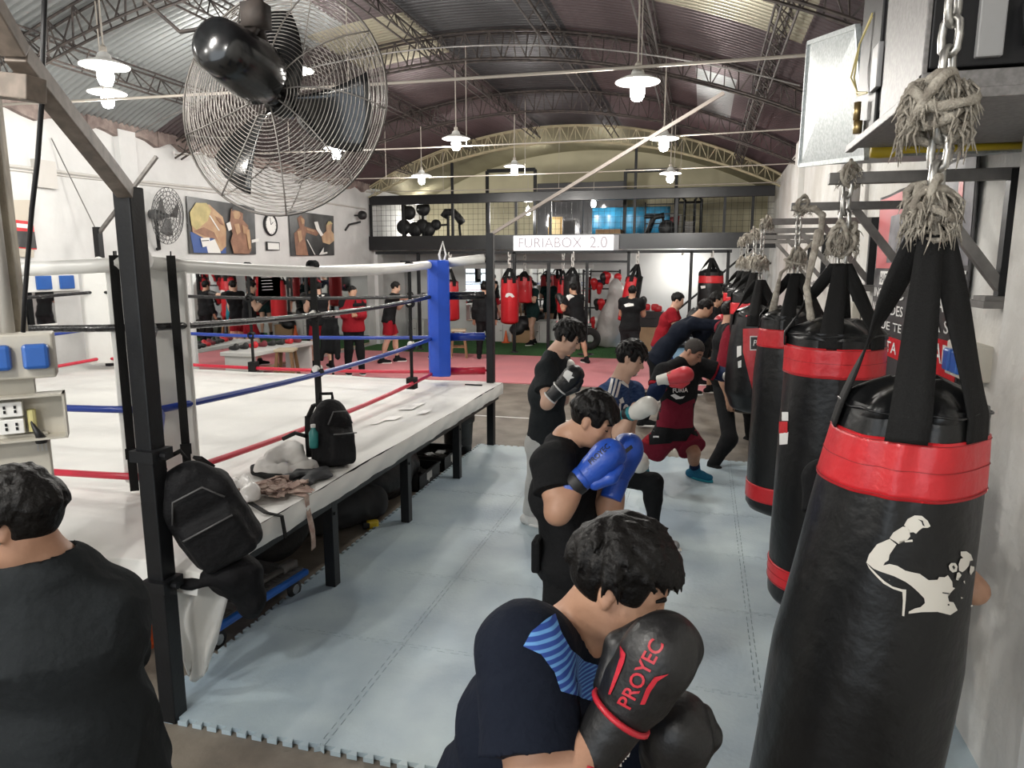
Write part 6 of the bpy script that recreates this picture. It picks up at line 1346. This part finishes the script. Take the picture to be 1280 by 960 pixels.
# ---- lower left: man in black seen from behind
c1 = (20, 652, 1.25); h1 = aty(*c1); mid = aty(66, 722, 1.29); sd = Vector((.82, .57, 0)).normalized(); fr1 = Vector((-.57, .82, 0))
P1 = dict(N=tuple(mid+Vector((-.01, 0, .05))), SR=tuple(mid+sd*.100+Vector((0, .02, -.095))), SL=tuple(mid-sd*.175+Vector((0, 0, -.04))), C=tuple(mid+Vector((.005, 0, -.17))), W=tuple(mid+Vector((.015, 0, -.38))), P=tuple(mid+Vector((.015, .0, -.56))))
def addlegs(P, pel, sd, fr, hz, ka=(0, 0), kb=(0, 0)):
    for a, g, k in (('L', -1, ka), ('R', 1, kb)):
        h = Vector(pel)+sd*(.09*g)+Vector((0, 0, -.02)); A = Vector((h.x+fr.x*k[0]+sd.x*.03*g, h.y+fr.y*k[0]+sd.y*.03*g, hz+.085)); K = (h+A)/2+fr*(.03+k[1])
        P['H'+a] = tuple(h); P['K'+a] = tuple(K); P['A'+a] = tuple(A); P['T'+a] = tuple(A+fr*.15-Vector((0, 0, .05)))
addlegs(P1, P1['P'], sd, fr1, 0.0)
P1.update(ER=tuple(Vector(P1['SR'])+Vector((-.11, .14, -.22))), WR=tuple(Vector(P1['SR'])+Vector((-.22, .22, -.28))), EL=tuple(Vector(P1['SL'])+Vector((-.03, -.05, -.28))), WL=tuple(Vector(P1['SL'])+Vector((-.12, .13, -.36))))
person('man in black long sleeved shirt seen from behind at lower left, with a small earring', P1, c1, (-.90, -.30, -.24), (-.2, 0, 1), 1.0, 0, dict(th=.016, locks=300, len=.04, mess=.35, lr=.011, line=.066, nape=-.062, soft=3), 3, 1.03, 1.0,
       dict(m=C_char, sl=.9, long=True, loose=.022, inf=.024, hem=.16, wr=.012, wf=22), dict(kind='trousers', m=C_blk), vox=.0075, wseed=3)
R_, T_ = headf(h1, (-.90, -.30, -.24), (-.2, 0, 1), .90); pp = T_(-.004, .088, -.034); b = MB(); b.lathe([(.001, -.004), (.004, 0), (.001, .004)], pp, 8); er = b.build('earring', M_chain, None, True)
pl1 = [o for o in bpy.data.objects if o.name.startswith('person')][-1]; er.parent = pl1; er.location = -Vector(pl1.location)
# ---- foreground man with black and red gloves
P2 = dict(N=(714, 788, 1.36), SR=(655, 812, 1.19), SL=(752, 828, 1.60), C=(668, 885, 1.40), W=(612, 1000, 1.40), P=(585, 1090, 1.40), ER=(668, 990, 1.06), WR=(757, 918, 1.12), EL=(812, 1010, 1.48), WL=(836, 968, 1.34))
pel = aty(*P2['P']); sd2 = Vector((.28, -.96, 0)); fr2 = Vector((.96, .28, 0)); P2['P'] = tuple(pel); addlegs(P2, pel, sd2, fr2, .024, (.18, .04), (-.22, .02))
t2, J2, b2_, sh2, _ = person('man bending forward in the foreground in navy shirt, guarding with black and red gloves', P2, (776, 728, 1.33), (.87, -.10, -.44), (.43, .02, .9), 1.02, 0, dict(th=.012, locks=320, len=.06, mess=.22, lr=.010, line=.064, nape=-.05, fringe=0, back=True), 5, 1.02, 1.0,
       dict(m=C_dnavy, sl=.76, loose=.024, inf=.018, hem=.1, wr=.006), dict(kind='shorts', m=C_blk, t=.8), shoes=(C_blk, M_text_w), vox=.007, ground=.024, hands=dict(L='glove', R='glove'), fat=1.08, wseed=8)
M_gblk = mat('glove_black', (.0095, .0095, .01), .42, bump=.15, bscale=40); M_gred = mat('glove_red', (.50, .02, .035), .35, bump=.1, bscale=40)
W = J2['WR']; tip = aty(838, 800, 1.17); gR = glove(t2, W+(tip-W).normalized()*.045, tip-W, CAM-W+Vector((-.2, 0, 0)), 1, .97, M_gblk, M_gblk, None, 'black glove with red lettering', .006, None, M_gred)
decal('lettering', text2d('PROYEC', 1, .015), txt_at(802, 843, math.radians(-62), 25, 26), gR, M_gred, gR, step=.12, off=.002)
decal('red_flash', poly2d([[(776, 807), (783, 818), (781, 828), (770, 855), (764, 868), (761, 868), (771, 838), (776, 822)], [(800, 880), (808, 860), (818, 846), (836, 842), (822, 851), (813, 864), (806, 880)]]), from_view, gR, M_gred, gR, step=3, off=.002)
decal('cuff_label', poly2d([[(772, 955), (786, 938), (792, 940), (778, 960)]]), from_view, [o for o in gR.children if o.name.startswith('glove_cuff')][0], M_text_w, gR, step=3, off=.004)
W = J2['WL']; tip = aty(850, 890, 1.28); glove(t2, W, tip-W, CAM-W+Vector((.3, 0, 0)), -1, 1.02, M_gblk, M_gred, None, 'black glove with red cuff', .007)
C_stripe = mat('stripe_blue', (.03, .10, .42), .7)
nt = C_stripe.node_tree; tc = nt.nodes.new('ShaderNodeTexCoord'); wv = nt.nodes.new('ShaderNodeTexWave'); wv.bands_direction = 'Z'; wv.inputs['Scale'].default_value = 26; wv.inputs['Distortion'].default_value = .6; wv.inputs['Detail'].default_value = 1
rp = nt.nodes.new('ShaderNodeValToRGB'); rp.color_ramp.elements[0].position = .55; rp.color_ramp.elements[1].position = .72; rp.color_ramp.elements[0].color = (.02, .065, .32, 1); rp.color_ramp.elements[1].color = (.13, .34, .68, 1)
nt.links.new(tc.outputs['Object'], wv.inputs['Vector']); nt.links.new(wv.outputs['Fac'], rp.inputs['Fac']); nt.links.new(rp.outputs['Color'], nt.nodes['Principled BSDF'].inputs['Base Color'])
decal('chest_panel', poly2d([[(654, 808), (664, 790), (682, 775), (693, 768), (700, 790), (712, 812), (730, 826), (752, 832), (752, 880), (740, 876), (700, 864), (692, 840), (676, 818)]]), from_view, sh2, C_stripe, t2, step=4, off=.003)
# ---- man with the blue gloves
P3 = dict(N=(706, 546, 2.97), SR=(692, 580, 2.82), SL=(740, 574, 3.20), C=(704, 612, 3.02), W=(712, 655, 3.02), P=(712, 690, 3.02), ER=(697, 640, 2.70), WR=(723, 602, 2.76), EL=(762, 640, 3.02), WL=(772, 598, 3.0))
pel = aty(*P3['P']); P3['P'] = tuple(pel); addlegs(P3, pel, Vector((.2, -.98, 0)), Vector((.98, .2, 0)), .024, (.16, .03), (-.1, .02))
t3, J3_, b3_, sh3, pn3 = person('man in black shirt and shorts covering up behind bright blue boxing gloves', P3, (741, 525, 2.95), (.84, -.12, -.46), (.45, 0, .9), 1.0, 0, dict(th=.014, locks=220, len=.04, mess=.4, lr=.010, line=.060, nape=-.055, fringe=10, fz=.062), 9, 1.06, .98, hs=1.0, shirt=
       dict(m=C_blk, sl=.62, loose=.022, inf=.02, hem=.10, wr=.009), pants=dict(kind='shorts', m=C_blk, t=.72, loose=.022), shoes=(C_blk, M_text_w), ground=.024, vox=.0075, hands=dict(L='glove', R='glove'), fat=1.12, wseed=12)
M_gblu = mat('glove_blue', (.022, .085, .46), .36, bump=.15, bscale=40)
W = J3_['WR']; tip = aty(779, 554, 2.84); g3 = glove(t3, W+(tip-W).normalized()*.03, tip-W, Vector((-.45, -.75, .45)), -1, .98, M_gblu, M_gblu, M_text_k, 'bright blue glove with black lettering', .007)
decal('lettering', text2d('PROYEC', 1, .015), txt_at(749, 568, math.radians(-43), 8.8, 9.5), g3, M_text_k, g3, step=.15, off=.002)
W = J3_['WL']; tip = aty(788, 550, 3.08); g3b = glove(t3, W, tip-W, Vector((.6, -.6, .3)), 1, 1.0, M_gblu, M_gblu, None, 'bright blue glove', .008)
decal('dark_patch', poly2d([[(776, 566), (789, 556), (791, 560), (779, 570)]]), from_view, g3b, M_text_k, g3b, step=2, off=.002)
b = MB(); pk = aty(672, 692, 2.88)-Vector(t3.location); b.cbox(pk, (.02, .05, .075)); b.build('cargo_pocket', C_blk, pn3, bevel=.012)
# ---- man in the striped jersey with white gloves
P4 = dict(N=(773, 475, 5.09), SR=(758, 494, 4.95), SL=(792, 490, 5.32), C=(764, 522, 5.12), W=(763, 558, 5.12), P=(760, 588, 5.12), ER=(774, 545, 4.84), WR=(789, 517, 4.84), EL=(786, 545, 5.2), WL=(789, 566, 5.0), HR=(752, 594, 5.02), HL=(770, 594, 5.22), KR=(747, 640, 5.0), KL=(817, 603, 5.02), AR=(722, 676, 5.25), AL=(817, 668, 5.10))
P4['TR'] = tuple(aty(*P4['AR'])+Vector((.16, 0, -.05))); P4['TL'] = tuple(aty(*P4['AL'])+Vector((.15, -.03, -.05)))
t4, J4, b4_, sh4, _ = person('man in navy striped jersey number 10 leaning forward with white boxing gloves', P4, (789, 448, 5.06), (.86, -.16, -.34), (.36, 0, .93), .98, 1, FRINGE, 14, .96, .96, hs=1.03, shirt=
       dict(m=C_jersey, sl=.6, loose=.02, inf=.014, hem=.10, wr=.006), pants=dict(kind='tights', m=C_blk), shoes=(fab('grey_shoe', (.3, .3, .3)), M_text_w), ground=.024, vox=.008, hands=dict(L='glove', R='glove'), wseed=15)
M_gwht = mat('glove_white', (.66, .65, .60), .4, bump=.1, bscale=40); M_gteal = mat('glove_teal', (.02, .23, .27), .45)
W = J4['WR']; tip = aty(828, 501, 4.70); glove(t4, W+(tip-W).normalized()*.02, tip-W, Vector((0, -.6, .8)), 1, 1.0, M_gwht, M_gteal, M_gblk, 'white glove with teal cuff', .009)
W = J4['WL']; tip = aty(802, 584, 4.8); glove(t4, W, tip-W, Vector((.4, -.8, .4)), 1, 1.08, M_gwht, M_gteal, None, 'white glove', .01)
decal('shoulder_stripes', poly2d([[(766, 466), (769, 465), (762, 496), (758, 495)], [(771, 468), (774, 468), (766, 497), (763.5, 496)], [(775.5, 471), (778, 472), (771, 497), (768, 497)]]), from_view, sh4, M_text_w, t4, step=3, off=.004)
decal('shirt_number', text2d('10', 1, .03), txt_at(778, 514, .05, 15, 22), sh4, M_text_w, t4, step=.15, off=.004)
decal('chest_badge', poly2d([[(773, 500), (778, 496), (780, 503), (775, 505)]]), from_view, sh4, M_text_w, t4, step=2, off=.004)
decal('collar', poly2d([[(767, 464), (769, 463), (778, 476), (785, 482), (785, 485), (777, 480)]]), from_view, sh4, M_text_w, t4, step=2, off=.005)
# ---- standing man with black gloves
P5 = dict(N=(693, 441, 5.32), SR=(683, 464, 5.17), SL=(706, 460, 5.50), C=(684, 492, 5.34), W=(684, 524, 5.34), P=(683, 550, 5.34), ER=(684, 504, 5.02), WR=(697, 488, 5.0), EL=(703, 500, 5.50), WL=(704, 478, 5.45), HR=(676, 556, 5.24), HL=(690, 556, 5.44), KR=(671, 603, 5.28), KL=(690, 603, 5.45), AR=(664, 645, 5.32), AL=(689, 645, 5.48))
for a in 'LR': P5['T'+a] = tuple(aty(*P5['A'+a])+Vector((.15, -.04, -.05)))
t5, J5, b5_, sh5, _ = person('standing man in black shirt and light grey joggers with black and white gloves', P5, (711, 422, 5.3), (.85, -.12, -.46), (.46, 0, .9), 1.0, 1, FRINGE, 24, .98, .98, hs=1.08, shirt=
       dict(m=C_char, sl=.62, loose=.026, inf=.018, hem=.06, wr=.008), pants=dict(kind='trousers', m=C_gry, loose=.02), shoes=(fab('white_shoe', (.6, .6, .58)), M_text_w), ground=.024, vox=.008, hands=dict(L='glove', R='glove'), wseed=18)
W = J5['WR']; tip = aty(722, 464, 5.02); g5 = glove(t5, W+(tip-W).normalized()*.02, tip-W, Vector((-.2, -.95, .25)), -1, 1.06, M_gblk, M_gblk, None, 'black glove with white crown', .009, None, M_text_w)
decal('crown_print', poly2d([[(x-5, y+2) for x, y in [(709, 468), (711, 463), (713.5, 465.5), (714, 460), (717, 464.5), (721, 464), (719.5, 468), (723, 470), (718, 471.5), (716, 476), (713, 472)]]]), from_view, g5, M_text_w, g5, step=2, off=.003)
W = J5['WL']; tip = aty(711, 455, 5.45); glove(t5, W, tip-W, Vector((0, .9, .3)), 1, .92, M_gwht, M_gblk, None, 'pale glove half hidden', .01)
# ---- man in the black and red club shirt
P6 = dict(N=(856, 448, 6.85), SR=(829, 466, 6.62), SL=(876, 458, 7.08), C=(848, 492, 6.88), W=(845, 520, 6.9), P=(842, 540, 6.9), ER=(818, 492, 6.50), WR=(833, 474, 6.46), EL=(903, 468, 7.1), WL=(915, 470, 6.85), HR=(831, 547, 6.80), HL=(856, 546, 7.0), KR=(812, 566, 6.92), KL=(868, 566, 6.86), AR=(790, 600, 7.15), AL=(868, 592, 6.98))
P6['TR'] = tuple(aty(*P6['AR'])+Vector((.13, -.08, -.05))); P6['TL'] = tuple(aty(*P6['AL'])+Vector((.13, -.10, -.05)))
C_club = fab('club_red', (.15, .012, .025)); M_blueshoe = fab('blue_shoe', (.02, .13, .23))
t6, J6, b6_, sh6, pn6 = person('man with cropped hair in black and red club shirt and shorts punching the tapered bag', P6, (867, 440, 6.82), (.70, -.42, -.52), (.42, -.12, .9), 1.0, 2, CROP, 2, 1.10, 1.08, hs=1.04, shirt=
       dict(m=C_blk, sl=.62, loose=.024, inf=.018, hem=.05, wr=.007), pants=dict(kind='shorts', m=C_club, t=.78, loose=.03), shoes=(M_blueshoe, fab('teal_sole', (.03, .25, .32))), ground=.024, vox=.009, hands=dict(L='glove', R='glove'), fat=1.12, wseed=21, hmat=M_hair2)
J = J6
for a in 'RL':
    E, W = J['E'+a], J['W'+a]; o = sdf_obj('arm_sleeve', [cap(lerp(J['S'+a], E, .62), E, .074, .068, k=.02), cap(E, lerp(E, W, .3), .066, .064, k=.02), fcone(lerp(E, W, .1), lerp(E, W, .92), .066, .048, k=.02)], C_navy, t6, vox=.012, at=t6.location)
    so_ = sdf_obj('sock', [fcone(lerp(J['K'+a], J['A'+a], .62), J['A'+a], .052, .046, k=.01)], C_navy, t6, vox=.011, at=t6.location); o = sdf_obj('sleeve_band', [fcone(lerp(J['S'+a], E, .45), lerp(J['S'+a], E, .72), .091, .089, k=.01)], C_red, t6, vox=.012, at=t6.location)
M_gpink = mat('glove_scarlet', (.62, .05, .065), .38)
W = J6['WR']; tip = aty(866, 466, 6.44); g6 = glove(t6, W+(tip-W).normalized()*.02, tip-W, Vector((0, -.9, .4)), -1, 1.1, M_gpink, M_gwht, None, 'red glove with white cuff', .01)
W = J6['WL']; tip = aty(935, 468, 6.6); glove(t6, W, tip-W, Vector((.2, -.6, .7)), 1, 1.05, M_gpink, M_gwht, None, 'red glove with white cuff', .011)
dk = poly2d([[(812, 500), (880, 500), (884, 560), (805, 556)]])
decal('shirt_lettering', text2d('FURIA', 1, .02), txt_at(850, 488, -.03, 7.0, 7.5), sh6, M_text_w, t6, step=.25, off=.004)
decal('shirt_red', poly2d([[(822, 506), (834, 498), (850, 506), (868, 498), (872, 534), (846, 536), (818, 533)]]), from_view, sh6, C_club, t6, step=3, off=.003)
decal('shirt_swoosh', poly2d([[(838, 494), (843, 492), (850, 496), (856, 495), (853, 498), (845, 499)]]), from_view, sh6, M_text_w, t6, step=2, off=.005)
for q in ([(812, 528), (838, 534), (845, 548), (838, 554), (811, 556)], [(868, 527), (874, 532), (872, 546), (862, 542)]): decal('shorts_panel', poly2d([q]), from_view, pn6, C_blk, t6, step=3, off=.003)
decal('shorts_logo', poly2d([[(814, 537), (819, 529), (821, 531), (817, 535.5), (826, 534), (828, 536), (822, 537.5), (820, 541)], [(817, 545), (824, 545), (824, 547), (817, 547)]]), from_view, pn6, M_text_w, t6, step=2, off=.006)
decal('side_stripe', poly2d([[(804, 540), (811, 530), (812, 556), (803, 552)]]), from_view, pn6, C_red, t6, step=2, off=.006)
# ---- people farther back
def genJ(x, y, h, face, pose='guard', lean=0.0, z0=.024):
    """face = heading angle (0 = +x); joints for a person h metres tall"""
    s = h/1.72; f = Vector((math.cos(face), math.sin(face), 0)); l = Vector((-f.y, f.x, 0)); o = Vector((x, y, z0)); U = Vector((0, 0, 1))
    P = o+U*.92*s; W = P+U*.17*s+f*lean*.12; C = P+U*.36*s+f*lean*.28; N = P+U*.53*s+f*lean*.45
    J = dict(P=P, W=W, C=C, N=N, SL=N-U*.045*s+l*.175*s, SR=N-U*.045*s-l*.175*s, HL=P+l*.09*s-U*.02, HR=P-l*.09*s-U*.02)
    st = .16 if pose in ('guard', 'punch') else .02
    for a, g in (('L', 1), ('R', -1)):
        A = o+l*g*.13*s+f*st*g+U*.085*s; J['A'+a] = A; J['K'+a] = (J['H'+a]+A)/2+f*(.05 if st > .1 else .015); J['T'+a] = A+f*.15*s-U*.05*s
        S = J['S'+a]
        if pose == 'guard' or (pose == 'punch' and g == 1): J['E'+a] = S-U*.25*s+f*.10*s+l*g*.04; J['W'+a] = J['E'+a]+f*.16*s+U*.17*s-l*g*.04
        elif pose == 'punch': J['E'+a] = S+f*.27*s-U*.02; J['W'+a] = S+f*.50*s+U*.0
        elif pose == 'chin': J['E'+a] = S-U*.26*s+f*.06*s; J['W'+a] = (N+U*.06*s+f*.12*s-l*.02) if g == -1 else J['E'+a]+f*.14*s-l*.16*s+U*.02
        else: J['E'+a] = S-U*.28*s+l*g*.05+f*.0; J['W'+a] = J['E'+a]-U*.24*s+f*.06*s+l*g*.01
    J['HDC'] = N+U*.145*s+f*(.03+lean*.12); return J, s, f
def far(label, x, y, h, face, pose, shirt, pants, skin=0, hair=SHORT, lean=0.0, gl=None, glm=None, sleeve=.55, seed=1, vox=.014, down=.15, look=None, long=False, kind='shorts', t=.7, ov=None, shoes=None, w=1.0, fat=1.0, z0=.024):
    J, s, f = genJ(x, y, h, face, pose, lean, z0)
    if ov: J.update(J3(ov))
    c = tuple(J.pop('HDC')); lf = look or (f.x, f.y, -down)
    hn = {a: 'glove' for a in 'LR'} if gl else None
    hs = dict(hair); hs['locks'] = hs['locks']//2
    r = person(label, {k: tuple(v) for k, v in J.items()}, c, lf, (f.x*down, f.y*down, 1), s, skin, hs, seed, w, 1.0, dict(m=shirt, sl=.95 if long else sleeve, long=long, loose=.018, inf=.016, hem=.08, wr=.008) if shirt else None, dict(kind=kind, m=pants, t=t), shoes=shoes or (C_blk, M_text_w), vox=vox, lod=1, ground=z0 if not (ov and 'AL' in ov) else None, hands=hn, wseed=seed, fat=fat)
    if gl:
        for a, g in (('L', 1), ('R', -1)):
            W, E = J['W'+a], J['E'+a]; glove(r[0], W, (W-E), f*.6+Vector((0, 0, .8)), -g, 1.05, gl, glm or gl, None, 'boxing glove', .016)
    return r, J
def PX(px, py, y): p = aty(px, py, y); return p.x
# man behind the tapered bag (black and red top, arm hanging)
r, J = far('man in red sleeved black shirt lunging behind the tapered red bag', PX(903, 470, 8.0), 8.0, 1.70, .25, 'guard', C_blk, C_blk, 0, SHORT, .05, seed=31, sleeve=.9, kind='trousers', vox=.011,
        ov=dict(AL=(890, 582, 7.45), KL=(912, 548, 7.55), TL=(897, 586, 7.40), AR=(938, 545, 8.85), KR=(938, 515, 8.5), TR=(944, 550, 8.8), WR=(910, 498, 7.62), ER=(902, 468, 7.62)))
for a in 'LR': sdf_obj('sleeve', [cap(J['S'+a], lerp(J['S'+a], J['E'+a], .35), .088, .084, k=.02), fcone(lerp(J['S'+a], J['E'+a], .25), lerp(J['S'+a], J['E'+a], .92), .085, .08)], C_dkred, r[0], vox=.014, at=r[0].location)
decal('back_print', poly2d([[(915, 433), (924, 432), (924, 440), (916, 441)]]), from_view, r[3], M_text_w, r[0], step=3, off=.006)
far('man in dark navy sweatshirt throwing a straight right at the bags', PX(822, 470, 9.3), 9.3, 1.66, .05, 'punch', C_dnavy, C_blk, 0, SHORT, .95, M_gred, M_gblk, seed=32, long=True, kind='trousers', down=.35, w=1.1, fat=1.1)
far('man in red shirt and blue shorts standing behind the man in navy', PX(826, 430, 11.0), 11.0, 1.68, -.05, 'guard', C_red, C_blue, 1, SHORT, .35, M_gblk, M_gwht, seed=33, down=.3)
far('person with hair in a top knot half hidden behind the line of boxers', PX(878, 420, 11.8), 11.8, 1.66, .1, 'guard', C_blk, C_blk, 0, FRINGE, .3, M_gblk, seed=34)
r, J = far('man with black headband holding a red glove up at the far right', PX(888, 420, 12.8), 12.8, 1.78, .0, 'guard', C_blk, C_blk, 0, SHORT, .4, M_gpink, seed=35, down=.35)
hc = Vector(J['N'])+Vector((.08, 0, .16)); b = MB(); p0 = Vector(r[0].location); b.lathe([(.098, -.012), (.102, -.012), (.102, .02), (.098, .02)], hc+Vector((0, 0, .05))-p0, 20, Matrix.Rotation(.3, 3, 'Y'), cap=False); b.tube([hc+Vector((-.1, 0, .06))-p0, hc+Vector((-.13, 0, .10))-p0], .015, 6); b.build('headband', C_blk, r[0], True)
b = MB(); kn = aty(872, 372, 11.8); 
r, J = far('boxer seen from behind in black shirt with red hem at the swung red bag', PX(787, 420, 13.6), 13.6, 1.70, 1.45, 'guard', C_blk, C_char, 0, SHORT, .2, M_gblk, seed=36, kind='trousers')
sdf_obj('red_hem', [ecap(J['P']+Vector((0, 0, .02)), J['P']+Vector((0, 0, .16)), J['HL']-J['HR'], (.218, .172), (.212, .168), flat=True)], C_red, r[0], vox=.016, at=r[0].location)
decal('back_print', poly2d([[(780, 381), (786, 379), (792, 380), (792, 382.5), (782, 384)]]), from_view, r[3], M_text_w, r[0], step=3, off=.008)
r, J = far('boxer in black club shirt with white emblem beside the middle black bag', PX(722, 425, 15.0), 15.0, 1.70, 2.4, 'guard', C_blk, C_blk, 0, SHORT, .3, M_gblk, seed=37)
decal('emblem', poly2d([[(708, 371), (710, 366), (712, 368), (710, 371), (715, 369), (718, 371), (713, 373), (711, 376)]]), from_view, r[3], M_text_w, r[0], step=3, off=.008)
far('bare legged person in dark green shirt behind the smaller red bag', PX(666, 400, 18.2), 18.2, 1.72, -2.2, 'guard', C_green, C_green, 1, SHORT, .1, M_gwht, seed=38, t=.45)
far('person in all black hooded clothes standing behind the far ring post', PX(606, 430, 15.1), 15.1, 1.70, 1.9, 'stand', C_blk, C_blk, 0, dict(SHORT, th=.02), .1, seed=39, long=True, kind='trousers')
r, J = far('man in red and black tracksuit top with hand at his chin beyond the ring', -6.42, 12.2, 1.70, -.9, 'chin', C_red, C_blk, 0, SHORT, .0, seed=40, long=True, kind='trousers', vox=.011, w=1.1, fat=1.2)
sdf_obj('yoke', [ecap(J['C']+Vector((0, 0, .10)), J['N']-Vector((0, 0, .05)), J['SL']-J['SR'], (.192, .142), (.115, .095), k=.03), cap(J['SR'], lerp(J['SR'], J['ER'], .25), .094, .090, k=.03), cap(J['SL'], lerp(J['SL'], J['EL'], .25), .094, .090, k=.03), cap(J['N']+Vector((.5, 0, .01)), J['N']+Vector((.5, 0, .02)), .01)][:3], C_blk, r[0], vox=.014, k=.03, at=r[0].location)
r, J = far('boxer in sleeveless black top and red shorts, left of the man in the tracksuit', PX(401, 420, 12.9), 12.9, 1.76, 2.5, 'guard', C_blk, C_red, 1, SHORT, .1, M_gblk, seed=41, sleeve=0, t=.72)
decal('back_print', poly2d([[(393, 369), (398, 369), (398, 372), (393, 372)], [(400, 368), (406, 369), (402, 372)]]), from_view, r[3], M_text_w, r[0], step=3, off=.008)
r, J = far('boxer in black shirt and red shorts punching by the grey corner door', -6.5, 13.95, 1.74, .4, 'punch', C_blk, C_red, 1, SHORT, .25, M_gblk, seed=42, t=.75)
decal('back_print', poly2d([[(472, 370), (476, 368), (480, 371), (476, 373)]]), from_view, r[3], M_text_w, r[0], step=3, off=.008)
far('person in teal shirt and shorts, seen in the long mirror', PX(549, 420, 14.85), 14.85, 1.72, 2.9, 'stand', C_teal, C_teal, 1, SHORT, .05, seed=43, t=.5)
# towel-like trousers hung on a stand near the tracksuit man
t = thing('hanging_jacket', 'black jacket hung on a thin stand beside the man in the tracksuit', 'jacket', (PX(415, 430, 11.6), 11.6, 0))
sdf_obj('jacket_cloth', [ecap((t.location.x, 11.6, .55), (t.location.x, 11.6, 1.12), (1, 0, 0), (.17, .07), (.14, .06), k=.03), cap((t.location.x-.13, 11.58, .98), (t.location.x-.2, 11.55, .40), .055, .05), cap((t.location.x+.1, 11.57, .98), (t.location.x+.13, 11.55, .45), .06, .06)], C_blk, t, vox=.016, k=.03, wr=(.014, 20, 2), at=t.location)
b = MB(); b.bar((0, 0, .02), (0, 0, 1.15), .03); b.bar((-.2, 0, .02), (.2, 0, .02), .03); b.bar((-.14, 0, 1.15), (.14, 0, 1.15), .02); b.build('stand', M_black, t)
# person steadying the nearest bag from behind: only an elbow shows
e_ = aty(1217, 738, 2.36)
J, s, f = genJ(.62, 2.95, 1.56, -PI/2+.1, 'guard', .3)
J['EL'] = e_; J['SL'] = Vector((.76, 2.78, 1.22)); J['WL'] = Vector((.72, 2.50, 1.2)); J['ER'] = Vector((.46, 2.68, 1.06)); J['WR'] = Vector((.58, 2.50, 1.2)); c = J.pop('HDC')
person('person crouching behind the nearest heavy bag, only a bare elbow showing', {k: tuple(v) for k, v in J.items()}, tuple(c-Vector((0, .0, .03))), (0, -1, -.2), (0, -.2, 1), s, 0, dict(SHORT, locks=60), 50, 1, 1, dict(m=C_blk, sl=.5, loose=.016, inf=.016, hem=.08), dict(kind='shorts', m=C_blk), vox=.010, hands={'L': dict(bk=(0, 0, 1), curl=.3), 'R': dict(bk=(0, 0, 1), curl=.3)}, face=False)
